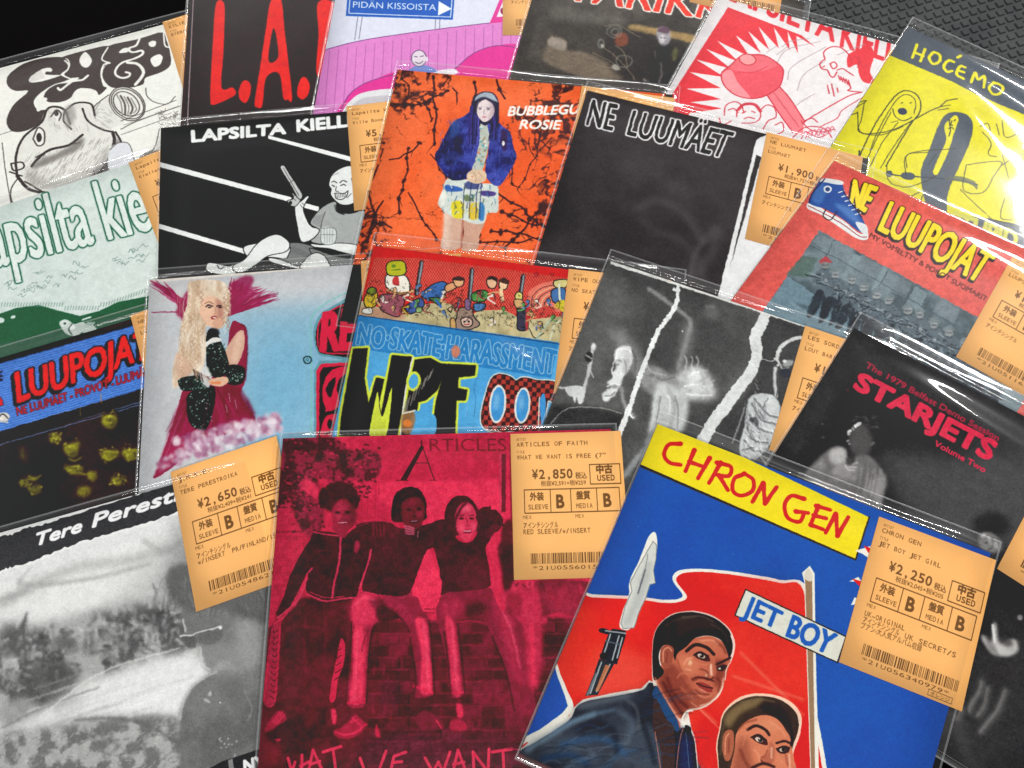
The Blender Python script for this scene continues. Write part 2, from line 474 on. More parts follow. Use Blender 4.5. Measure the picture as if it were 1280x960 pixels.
def sheet(name, fn, S, T, thick, mats, parent, origin, uvf=None, smooth=True, side=1):
    """a solid slab over the grid S x T; fn(s,t) -> top point; the same shape thick below"""
    ns, nt_ = len(S), len(T)
    V = []; UV = []
    for t in T:
        for s in S:
            V.append(fn(s, t)); UV.append((uvf(s, t) if uvf else (s, 1 - t)))
    F = []; fm = []
    for j in range(nt_ - 1):
        for i in range(ns - 1):
            a = j * ns + i; F.append((a, a + ns, a + ns + 1, a + 1)); fm.append(0)
    if thick > 0:
        n0 = len(V)
        per = [i for i in range(ns)] + [j * ns + ns - 1 for j in range(1, nt_)] + [(nt_ - 1) * ns + i for i in range(ns - 2, -1, -1)] + [j * ns for j in range(nt_ - 2, 0, -1)]
        for p in per: V.append((V[p][0], V[p][1], V[p][2] - thick)); UV.append(UV[p])
        m = len(per)
        for k in range(m):
            F.append((per[k], per[(k + 1) % m], n0 + (k + 1) % m, n0 + k)); fm.append(side)
        F.append(tuple(n0 + k for k in range(m))); fm.append(side)
    o = mesh_obj(name, V, F, mats, parent, UV, fm, False, origin)
    if smooth: o.data.polygons.foreach_set('use_smooth', [f == 0 for f in fm])
    return o

STEP = .0016
CARD = .180
class Rec: pass
def place(level, tl, top, left, size=(CARD, CARD), z=None):
    r = Rec(); r.z = (.0012 + level * STEP) if z is None else z
    r.zt = r.z + .0011                       # top of the card
    A = at(tl, r.zt)[:2]; B = at(top, r.zt)[:2]; C = at(left, r.zt)[:2]
    r.o = A; r.u = (B - A) / np.hypot(*(B - A)); r.w = (C - A) / np.hypot(*(C - A)); r.size = size
    r.M = np.linalg.inv(np.stack([r.u * size[0], r.w * size[1]], 1))
    return r
def uvmap(r):
    def f(P): return (atn(P, r.zt) - r.o) @ r.M.T
    return f
def point(r, s, t, z): # s,t in metres along the card axes
    p = r.o + r.u * s + r.w * t
    return (p[0], p[1], z)

RND = random.Random(4)
def build_record(r, art, label, mar=(.0015, .007, .004, .003), seed=1, wave=.3, bow=.0004, tagspec=None, edge=None, extra=None, rough=.05, fres=.95, waves=(), ridge=.0011, tc=-.001, rw=.0040, creases=()):
    """cover card, clear plastic sleeve with sealed edges and price tag under one empty"""
    cx, cy, _ = point(r, r.size[0] / 2, r.size[1] / 2, 0)
    root = empty('record_single', (cx, cy, r.z), label, 'record', 'used seven inch records laid out in overlapping rows')
    org = (cx, cy, r.z)
    a, b = r.size
    S = np.linspace(0, 1, 9)
    rng = np.random.RandomState(seed)
    sheet('cover', lambda s, t: point(r, s * a, t * b, r.zt), S, S, .0011, [printed('cover_print', art), edge or M_EDGE], root, org)
    if extra: extra(r, root, org)
    l, tp, rt, bt = mar
    def axis(n, lo, hi, L):
        e = [-lo, -lo * .66, -lo * .33, 0, .0007, .002, .004]
        f = [L - .004, L - .002, L - .0007, L, L + hi * .33, L + hi * .66, L + hi]
        return np.array(e + list(np.linspace(.008, L - .008, n)) + f)
    SX = axis(90, l, rt, a); SY = np.array(sorted(set(np.round(np.concatenate([np.linspace(-tp, .012, 48), np.linspace(.013, .05, 30), np.linspace(.054, b - .006, 30), b + np.array([-.004, -.002, -.0007, 0, bt * .33, bt * .66, bt])]), 6))))
    SY = SY[np.concatenate([[True], np.diff(SY) > 5e-5])]
    ph = rng.rand(12) * 6.28
    def fz(s, t):
        d = max(-s, -t, s - a, t - b)
        base = r.zt + .00055
        inn = min(s, t, a - s, b - t)
        wv = (math.sin(s * 52 + ph[0] + 1.5 * math.sin(t * 31 + ph[1])) + math.sin(t * 47 + ph[2] + 1.3 * math.sin(s * 38 + ph[3])) +
              .5 * math.sin((s + t) * 110 + ph[4]))
        zz = base + bow * (.35 + .12 * wv) * min(1, max(0, inn) / .02)
        k = .75 + .25 * math.sin(s * 40 + ph[5]) + .05 * math.sin(s * 95 + ph[6])
        ends = min(1, max(0, min(s + l, a + rt - s)) / .02)
        zz += ridge * k * ends * math.exp(-((t - tc - .0016 * math.sin(s * 23 + ph[7])) / rw) ** 2)
        for (s0, t0, s1, t1, cw, ch) in creases:
            L2 = (s1 - s0) ** 2 + (t1 - t0) ** 2; g = min(1, max(0, ((s - s0) * (s1 - s0) + (t - t0) * (t1 - t0)) / L2))
            bx = s0 + (s1 - s0) * g; by = t0 + (t1 - t0) * g + .003 * math.sin(g * math.pi)
            zz += ch * math.sin(min(1, .15 + g) * math.pi * .93) * math.exp(-((s - bx) ** 2 + (t - by) ** 2) / cw ** 2)
        for (ws, wt, rad, hgt) in waves:
            zz += hgt * math.exp(-((s - ws) ** 2 + (t - wt) ** 2) / rad ** 2)
        if d > 0: q_ = min(1, d / .0035); zz -= .0007 * q_ * q_ * (3 - 2 * q_)
        return zz
    film = sheet('plastic_sleeve', lambda s, t: point(r, s, t, fz(s, t)), SX, SY, 0,
                 [film_material('clear_film', rough, wave, seed, fres)], root, org)
    # sealed edges: thin welded beads round the bag
    V = []; F = []
    path = [(s, -tp) for s in SX] + [(a + rt, t) for t in SY[1:]] + [(s, b + bt) for s in SX[::-1][1:]] + [(-l, t) for t in SY[::-1][1:-1]]
    n = len(path)
    for (s, t) in path:
        z = fz(s, t)
        os_ = -1 if s <= -l + 1e-9 else (1 if s >= a + rt - 1e-9 else 0); ot = -1 if t <= -tp + 1e-9 else (1 if t >= b + bt - 1e-9 else 0)
        for k in range(5):
            an = math.pi * k / 4; c = math.cos(an); h = math.sin(an)
            V.append(point(r, s + os_ * .0005 * c, t + ot * .0005 * c, z - .0001 + .0004 * h))
    for i in range(n):
        for k in range(4):
            p = i * 5 + k; q = ((i + 1) % n) * 5 + k
            F.append((p, p + 1, q + 1, q))
    so = mesh_obj('sealed_edge', V, F, [M_BEAD], film, None, None, True, org)
    if tagspec: price_tag(r, root, org, tagspec)
    return root

TAGW, TAGH = .0602, .0775
def price_tag(r, root, org, spec):
    """spec: (tl, along-top point or None, bottom-left or None, art)"""
    tl, tr, bl, art = spec
    zt = r.zt + .00022
    A = at(tl, zt)[:2]
    u = w = None
    if tr is not None: B = at(tr, zt)[:2] - A; u = B / np.hypot(*B)
    if bl is not None: C = at(bl, zt)[:2] - A; w = C / np.hypot(*C)
    if u is None and w is None: u, w = r.u, r.w
    elif u is None: u = np.array([-w[1], w[0]])
    elif w is None: w = np.array([u[1], -u[0]])
    S = np.linspace(0, 1, 5)
    f = lambda s, t: (*(A + u * s * TAGW + w * t * TAGH), zt)
    sheet('price_tag', f, S, S, .0002, [printed('price_tag_print', art, .65, .1), M_PAPER], root, org)

def tag_art(artist, title, price, lines, N=640, sub=None, code=None, seed=0, box='オレンジ', pen=None):
    n_ = int(price.replace(',', '')); ex = round(n_ / 1.1); sub = sub or '税抜¥%s+税¥%s' % (format(ex, ','), format(n_ - ex, ','))
    code = code or '*21U0%08d*' % ((43771332 + seed * 739391) % 99999999)
    v_ = (seed * 37 % 11 - 5) * .6; TB = (250 + v_, 184 + v_, 112 + v_)
    A = Art(N, None, TB)
    K = (84, 56, 34); A.view = (0, 0, 1)
    asp = TAGH / TAGW
    def T(s, x, y, w, h, bold=0, col=K):   # x,y of the lower left corner in percent of the width / height
        (A.mono if ord(s[0]) < 256 else A.text)(s, (x, y), (x + w, y), (x, y - h), col, bold)
    T('ARTIST', 5, 5.2, 9, 1.9); T(artist, 5, 9.4, min(88, 3.8 * len(artist)), 3.0, .15)
    T('TITLE', 5, 14.2, 7.5, 1.9); T(title, 5, 18.6, min(82, 3.35 * len(title)), 3.0, .15)
    T('¥' + price.replace(',', '. ' if 0 else ','), 18, 32.5, 37, 6.2, .3)
    T('税込', 57, 32.8, 10, 3.4, .2); T(sub, 26, 37.4, 40, 2.8, .15)
    T('中古', 76, 29.4, 14, 4.6, .5); T('USED', 76, 35.0, 16, 3.9, .25)
    for b in ((70, 23.5, 97, 37.2),):
        A.line([(b[0], b[1]), (b[2], b[1]), (b[2], b[3]), (b[0], b[3])], .8, K, smooth=False, closed=True)
    A.line([(11, 40), (95, 40), (95, 56), (11, 56)], .8, K, smooth=False, closed=True)
    for x in (34, 52, 75): A.line([(x, 40), (x, 56)], .8, K)
    T('外装', 16, 47.0, 12, 4.2, .3); T('SLEEVE', 14, 53.5, 18, 3.2, .15); T('B', 38.5, 52.8, 8, 8.6, .6)
    T('盤質', 57, 47.0, 12, 4.2, .3); T('MEDIA', 56, 53.5, 15, 3.2, .15); T('B', 80, 52.8, 8, 8.6, .6)
    T('MEX', 9, 60, 8, 2.4); T('MEX', 55, 60, 8, 2.4)
    for i, l in enumerate(lines): T(l, 9, 66 + i * 4.2, min(84, 3.1 * len(l) * (1.25 if ord(l[0]) > 999 or l[0] == '7' else 1)), 3.2, .15)
    if pen:
        for s in pen: A.line(s, 1.0, (70, 50, 40))
    rng = random.Random(seed + 5); x = 15
    while x < 93:
        w = rng.choice((.55, .55, 1.2)); A.hard([(x, 83), (x + w, 83), (x + w, 90), (x, 90)], K); x += w + rng.choice((.55, .6, 1.2))
    T(code, 16, 94, 72, 2.6)
    A.line([(72, 94.6), (91, 94.6), (91, 98.2), (72, 98.2)], .4, K, smooth=False, closed=True); T(box, 74, 97.6, 15, 2.0, .1)
    A.all(TB, (252, 192, 124), (7, seed, 1.6), .2)
    A.grain(.008, seed)
    return A
# ------------------------------------------------------------------ where every record lies (pixel corners -> table)
R = dict(
    eyeb=place(0, (-75, 105), (203, 31), (-50, 190)),
    la=place(1, (240, -55), (460, -70), (226, 150)),
    pink=place(2, (432, -70), (660, -62), (392, 139)),
    moto=place(3, (684, -68), (900, -20), (639.5, 88)),
    lapsred=place(4, (898, -4), (1135, 60), (838, 107)),
    hoc=place(5, (1135.6, 34), (1300, 110), (1038, 184)),
    green=place(1, (-140, 305), (160, 205), (-95, 500)),
    luupblue=place(2, (-120, 483), (160, 400), (-90, 600)),
    lapsblack=place(3, (201, 160), (436.6, 139), (197.6, 335)),
    bubble=place(4, (497, 87), (727, 108), (442, 327)),
    neluu=place(5, (734, 113), (960, 168), (672, 316)),
    luupR=place(6, (1043, 201), (1280, 309), (914, 375)),
    lady=place(4, (187, 350), (440, 331), (173.6, 606)),
    wipe=place(6, (467, 307.5), (711, 337), (415.5, 543)),
    torn=place(7, (761, 325), (1005, 407), (677, 536)),
    star=place(8, (1067, 410), (1280, 520), (967, 569)),
    tere=place(5, (-110, 697), (214, 606), (-80, 960)),
    articles=place(8, (353.6, 548), (775.5, 536), (322, 960)),
    chron=place(9, (822, 530), (1248, 695), (652.5, 933.6)),
)
# ------------------------------------------------------------------ the printed covers
W_ = (238, 237, 230)
def rnd(seed): return random.Random(seed)

def art_eyeb(r):
    A = Art(640, uvmap(r), (238, 238, 230)).v('v'); K = (74, 66, 64); O = (238, 237, 230); L = (80, 74, 72)
    A.v('a').line([(8, 520), (20, 620), (48, 790)], 3, L); A.line([(0, 490), (60, 470)], 2, L)
    A.v('v')
    A.poly([(440, 415), (300, 425), (160, 470), (60, 550), (55, 620), (110, 660), (205, 662), (110, 750), (60, 830), (50, 900), (90, 955), (190, 950), (300, 885), (350, 800), (275, 800), (245, 740), (290, 680), (380, 620), (470, 590), (520, 565), (440, 545), (500, 490), (490, 440)], K)
    A.poly([(210, 592), (225, 555), (300, 505), (355, 492), (380, 505), (372, 522), (340, 520), (330, 540), (380, 545), (440, 548), (330, 585), (250, 600)], O)
    A.poly([(455, 415), (600, 372), (790, 335), (742, 430), (772, 462), (732, 520), (748, 620), (775, 640), (720, 690), (690, 665), (600, 640), (545, 665), (512, 712), (440, 742), (350, 740), (320, 700), (350, 650), (420, 612), (520, 600), (575, 565), (520, 565), (468, 540), (510, 480), (495, 430)], K)
    A.poly([(622, 378), (668, 440), (640, 488), (595, 480), (578, 430)], O)
    A.line([(640, 548), (600, 580), (530, 590), (480, 625), (440, 655), (420, 640)], 16, O); A.line([(330, 720), (300, 760), (280, 800)], 26, O)
    A.line([(520, 720), (560, 655), (620, 645), (690, 660), (715, 700)], 9, O); A.line([(470, 440), (500, 470), (490, 510), (455, 545), (515, 575)], 10, O)
    A.poly([(800, 330), (1010, 282), (1175, 235), (1210, 290), (1240, 400), (1235, 480), (1160, 530), (1060, 565), (1040, 612), (960, 635), (830, 640), (768, 600), (745, 540), (765, 480), (800, 455), (742, 440), (762, 380)], K)
    A.line([(1015, 282), (990, 330), (940, 350), (960, 380), (1030, 368), (1035, 395), (980, 425), (890, 455), (845, 500), (840, 540), (880, 565), (930, 560), (945, 535), (915, 525)], 15, O)
    A.line([(925, 455), (1000, 465), (1042, 515), (1030, 560), (985, 615)], 20, O)
    A.line([(785, 345), (740, 430), (800, 458), (755, 470), (735, 540), (760, 625)], 10, O); A.poly([(865, 378), (900, 350), (950, 352), (930, 378), (880, 386)], O)
    A.poly([(1080, 312), (1110, 296), (1135, 305), (1125, 338), (1092, 338)], O); A.poly([(1095, 430), (1150, 395), (1182, 415), (1165, 468), (1120, 485)], O)
    A.line([(1190, 240), (1200, 330), (1240, 345)], 10, O)
    for i in range(26): # fine contour hatching inside the letters
        t = i / 25; A.line([(90 + 8 * i, 600 - 4 * i), (100 + 9 * i, 640 - 3 * i)], 2, (96, 88, 86), .6)
    # round white ball, lens and the fish shaped bulb
    A.poly([(1060, 640), (1080, 580), (1150, 540), (1230, 520), (1270, 580), (1270, 700), (1220, 755), (1130, 740), (1070, 690)], (236, 238, 230)); A.line([(1060, 640), (1070, 700), (1130, 745), (1220, 755), (1275, 700)], 6, L)
    A.ell(925, 755, 140, 108, (232, 232, 226), 38)
    for k, (rx, ry, dx) in enumerate([(140, 110, 0), (128, 96, 2), (104, 76, -6)]): A.paint(A.mstroke([(925 + dx + rx * math.cos(t) * .79 - ry * math.sin(t) * .62, 755 + rx * math.cos(t) * .62 + ry * math.sin(t) * .79) for t in np.linspace(0, 6.28, 18)[:-1]], 7, True, True), L)
    for k in range(5): A.line([(850 + 26 * k, 690 + 6 * k), (880 + 28 * k, 750 + 10 * k), (890 + 20 * k, 840 - 4 * k)], 9 + 4 * (k % 2), (96, 88, 84) if k % 2 else (150, 146, 140))
    A.poly([(790, 690), (690, 770), (660, 850), (700, 930), (850, 920), (900, 880), (830, 820), (790, 740)], (226, 226, 220)); A.line([(790, 690), (690, 770), (660, 850), (700, 930)], 7, L)
    A.line([(730, 740), (690, 810), (700, 900)], 3, L); A.line([(880, 880), (1280, 730)], 5, L); A.line([(900, 910), (1280, 780)], 3, L)
    A.v('a')
    A.poly([(62, 590), (75, 520), (140, 455), (165, 405), (200, 395), (240, 400), (270, 378), (330, 385), (345, 430), (400, 470), (410, 520), (380, 600), (300, 670), (200, 690), (110, 670), (70, 630)], (228, 227, 220), tex=None)
    A.poly([(100, 620), (200, 660), (330, 620), (390, 540), (400, 600), (310, 672), (200, 690), (110, 672)], (170, 168, 162), .8, blur=10)
    for P, w in [([(62, 640), (58, 570), (85, 500), (150, 445), (170, 400), (195, 388), (235, 400), (255, 450)], 6), ([(62, 640), (110, 690), (200, 700), (310, 675), (385, 600), (415, 520), (410, 480)], 8), ([(90, 660), (200, 712), (330, 680), (400, 600)], 4),
                 ([(240, 400), (275, 375), (330, 378), (345, 420)], 5), ([(115, 605), (135, 580), (180, 545), (250, 528), (300, 490)], 7), ([(130, 572), (200, 540), (290, 518)], 4), ([(235, 400), (232, 440), (260, 470)], 4), ([(300, 395), (320, 440), (370, 470), (410, 480)], 5),
                 ([(420, 480), (440, 520), (420, 560)], 5), ([(40, 595), (80, 590), (85, 610), (50, 620), (40, 595)], 4), ([(35, 625), (80, 640)], 4), ([(70, 640), (40, 690), (50, 740), (110, 730), (150, 700)], 3), ([(340, 620), (345, 650), (335, 640), (350, 670)], 2), ([(370, 590), (410, 620), (390, 600), (420, 640)], 2)]:
        A.line(P, w * 1.35, (62, 56, 55))
    for dx in (0, 12, 26): A.line([(150 + dx, 700), (100 + dx, 735), (120 + dx, 760)], 2.5, L)
    A.poly([(112, 612), (150, 578), (220, 552), (300, 500), (290, 540), (200, 585), (140, 610)], (120, 114, 110), .8, blur=5); A.poly([(330, 640), (400, 580), (425, 500), (440, 540), (410, 620), (340, 680)], (90, 84, 82), .7, blur=6); A.poly([(235, 395), (262, 380), (275, 420), (250, 470), (236, 440)], (150, 146, 142), .7, blur=5)
    A.poly([(122, 500), (140, 465), (160, 480), (160, 515), (140, 530)], (236, 236, 230)); A.line([(120, 505), (138, 465), (160, 478), (160, 520), (138, 530), (120, 505)], 5, L); A.ell(142, 500, 10, 17, (60, 54, 54))
    A.poly([(185, 420), (205, 400), (222, 415), (215, 435), (195, 440)], (232, 232, 226)); A.line([(185, 425), (205, 400), (222, 415), (215, 438)], 5, L); A.ell(205, 412, 8, 10, (60, 54, 54))
    q = rnd(3)
    for i in range(210):
        x = q.uniform(85, 390); y = 575 + (x - 110) * -.25 + q.uniform(0, 110); k = q.choice([110, 130, 150]); A.line([(x, y), (x + 10, y - 16)], 1.3, (k, k - 4, k - 8), .75)
    for i in range(60):
        x = q.uniform(170, 330); y = q.uniform(395, 470); A.line([(x, y), (x + 5, y + 14)], 1.2, (150, 146, 140), .7)
    for i in range(50):
        x = q.uniform(340, 400); y = q.uniform(390, 470); A.line([(x, y), (x + 12, y + 6)], 1.2, (140, 136, 130), .7)
    A.line([(440, 470), (500, 440), (655, 385)], 3, L); A.line([(440, 490), (650, 415)], 2, L)
    for i in range(60): x = q.uniform(575, 650); y = q.uniform(400, 470); A.line([(x, y), (x + q.uniform(-14, 14), y + q.uniform(-12, 12))], 1.8, (110, 104, 100))
    A.poly([(400, 545), (430, 520), (470, 525), (490, 580), (500, 640), (400, 620)], (222, 224, 228)); A.line([(400, 545), (430, 520), (470, 525), (490, 590)], 2.5, L)
    A.line([(520, 560), (560, 540), (580, 470)], 2.5, L); A.poly([(510, 570), (560, 545), (590, 560), (590, 600), (515, 590)], (96, 90, 88), .8, blur=3)
    return A.rough(.5, 120, 2, .02).grain(.012, 2)

def art_la(r):
    A = Art(560, uvmap(r), (52, 28, 32)).v('a'); RD = (250, 48, 24)
    A.hard([(660, -200), (690, -200), (655, 480), (620, 480)], (222, 214, 212)); A.hard([(683, -200), (700, -200), (668, 480), (650, 480)], (66, 40, 44)); A.line([(712, -200), (680, 480)], 3, (215, 205, 205), smooth=False)
    A.poly([(785, 15), (815, 12), (816, 100), (812, 200), (806, 318), (845, 318), (858, 335), (845, 352), (775, 382), (765, 360), (766, 300), (774, 150)], RD)
    A.poly([(868, 330), (880, 300), (895, 292), (912, 310), (908, 350), (892, 374), (872, 360)], RD)
    A.poly([(985, 3), (1022, 0), (1036, 120), (1062, 350), (1045, 362), (1030, 355), (1015, 268), (968, 282), (954, 382), (935, 390), (926, 370), (945, 250), (966, 110)], RD)
    A.poly([(995, 100), (1012, 205), (976, 220)], (52, 28, 32))
    A.poly([(1082, 320), (1095, 285), (1112, 282), (1126, 310), (1120, 345), (1100, 362), (1082, 348)], RD)
    A.poly([(1155, 12), (1208, 6), (1230, 60), (1190, 250), (1165, 278), (1150, 255), (1158, 120)], RD)
    A.all((52, 28, 32), (66, 38, 42), (6, 3, 2), .12)
    return A.rough(.4, 100, 3, .05).grain(.01, 3)

def art_pink(r):
    A = Art(640, uvmap(r), (222, 224, 240)).v('b'); PK = (224, 134, 204); MG = (226, 62, 152); PL = (120, 70, 130)
    A.poly([(20, 200), (75, 182), (160, 158), (250, 140), (420, 115), (600, 92), (760, 74), (800, 140), (780, 300), (560, 300), (330, 300), (130, 430), (20, 430)], PK, smooth=False)
    A.line([(20, 200), (75, 182), (160, 158), (250, 140), (420, 115), (600, 92), (760, 74)], 3, PL)
    for i in range(24):
        x = 60 + i * 33; A.line([(x, 190 - i * 5.2), (x - 22 + i * .8, 430)], 1.8, (170, 90, 160), smooth=False)
    A.poly([(130, 420), (160, 350), (200, 315), (260, 288), (345, 268), (340, 400)], MG); A.poly([(150, 420), (175, 360), (235, 332), (345, 330), (345, 420)], (226, 226, 228)); A.poly([(160, 420), (190, 370), (240, 352), (345, 352), (345, 420)], (200, 196, 202))
    A.line([(130, 410), (160, 350), (200, 315), (260, 288), (345, 268)], 3, PL)
    A.poly([(440, 275), (520, 262), (560, 240), (620, 192), (700, 166), (790, 175), (790, 330), (440, 330)], MG); A.line([(540, 258), (565, 236), (620, 192), (700, 166), (790, 175)], 3, PL); A.poly([(470, 262), (540, 250), (560, 265), (520, 275)], (235, 230, 236))
    A.hard([(675, 85), (715, -10), (790, -10), (790, 75)], MG); A.hard([(700, 62), (725, 0), (790, 0), (790, 55)], (240, 232, 240)); A.ell(722, 40, 8, 12, (150, 30, 90))
    A.hard([(160, -40), (550, -40), (541, 72), (152, 58)], (34, 96, 190)); A.line([(170, -40), (163, 48), (533, 62), (542, -40)], 3, (236, 240, 246), smooth=False)
    A.text('PIDÄN KISSOISTA', (178, 27), (480, 38), (179, 5), (240, 242, 246), .6); A.hard([(490, 4), (537, 32), (487, 57)], (240, 242, 246))
    for a, b in (((212, 60), (200, 142)), ((196, 60), (184, 146)), ((478, 70), (477, 104)), ((494, 70), (493, 102))): A.line([a, b], 2.2, (110, 110, 130))
    A.poly([(385, 262), (395, 245), (430, 236), (465, 245), (480, 262)], (120, 140, 205)); A.ell(418, 212, 27, 29, (228, 214, 226)); A.paint(A.mstroke([(418 + 27 * math.cos(t), 212 + 29 * math.sin(t)) for t in np.linspace(0, 6.28, 14)[:-1]], 2.5, True, True), (90, 80, 110))
    A.line([(402, 205), (412, 207)], 3, (80, 70, 100)); A.line([(424, 206), (434, 203)], 3, (80, 70, 100)); A.line([(405, 225), (420, 231), (432, 222)], 3, (80, 70, 100)); A.ell(446, 215, 6, 9, (228, 214, 226))
    A.line([(95, 90), (88, 150)], 5, (196, 198, 212), blur=2)
    return A.rough(.4, 100, 4, .02).grain(.01, 4)

def art_moto(r):
    A = Art(640, uvmap(r), (78, 72, 66)).v('w')
    A.all((62, 57, 53), (84, 78, 72), (5, 5, 3, .5), .9)
    A.poly([(230, 40), (560, 80), (640, 120), (520, 140), (250, 100)], (98, 94, 88), .7, blur=14)
    A.poly([(200, 260), (215, 210), (240, 205), (310, 232), (312, 285), (420, 300), (560, 360), (640, 420), (600, 460), (430, 450), (190, 355)], (122, 108, 92), .85, blur=7, tex=None)
    A.poly([(205, 250), (222, 212), (305, 235), (305, 285), (250, 280)], (156, 146, 134), .8, blur=5)
    A.poly([(690, 140), (820, 160), (1050, 205), (1060, 250), (900, 215), (680, 172)], (172, 142, 92), .9, blur=5)
    A.poly([(520, 230), (640, 170), (800, 200), (920, 240), (1000, 290), (930, 480), (700, 480), (560, 380)], (50, 45, 43), .9, blur=14)
    A.poly([(590, 200), (650, 190), (660, 250), (600, 262)], (132, 72, 52), .9, blur=5)
    G = (128, 132, 124)
    for (x, y, a, b) in ((585, 180, 42, 34), (590, 182, 22, 18), (510, 250, 16, 26), (640, 350, 46, 34)):
        A.paint(A.mstroke([(x + a * math.cos(t), y + b * math.sin(t)) for t in np.linspace(0, 6.28, 14)[:-1]], 5, True, True), G, .8, 1.2)
    for P in ([(530, 150), (600, 140), (690, 190), (740, 215)], [(520, 270), (600, 330), (680, 420), (700, 460)], [(460, 300), (560, 350), (620, 400)], [(440, 350), (520, 380), (600, 390)], [(590, 260), (640, 300), (660, 380)]): A.line(P, 5, (132, 118, 98), .8, blur=1.5)
    A.ell(592, 385, 24, 16, (190, 186, 176), 30, .7, 3); A.ell(515, 262, 9, 12, (190, 186, 176), 0, .7, 2)
    A.poly([(825, 180), (860, 150), (900, 170), (905, 225), (870, 268), (838, 240)], (150, 146, 152), .95, blur=4); A.poly([(830, 175), (862, 148), (902, 170), (890, 190), (850, 185)], (92, 66, 82), .9, blur=3)
    A.ell(858, 222, 18, 28, (206, 200, 202), 0, .8, 4); A.ell(852, 215, 5, 5, (80, 70, 76), 0, .8, 1.5); A.ell(872, 217, 5, 5, (80, 70, 76), 0, .8, 1.5)
    A.poly([(800, 280), (830, 262), (920, 270), (950, 330), (950, 480), (800, 480), (780, 350)], (44, 40, 40), .95, blur=6); A.line([(850, 360), (855, 420), (840, 470)], 9, (110, 106, 104), .8, blur=3); A.line([(815, 290), (822, 330)], 6, (96, 92, 90), .8, blur=2)
    A.ell(930, 310, 14, 40, (104, 104, 60), 10, .7, 5)
    A.text('Na.1', (748, 464), (778, 470), (752, 448), (206, 202, 196), 1, a=.9); A.text('2-3', (784, 484), (812, 490), (786, 474), (206, 202, 196), 1)
    A.text('TARIKKI', (300, -6), (1250, 122), (345, -150), (232, 58, 30), 4, (9, (240, 238, 232)))
    return A.rough(1.3, 60, 5, .08, 30).grain(.02, 5, 1.0)

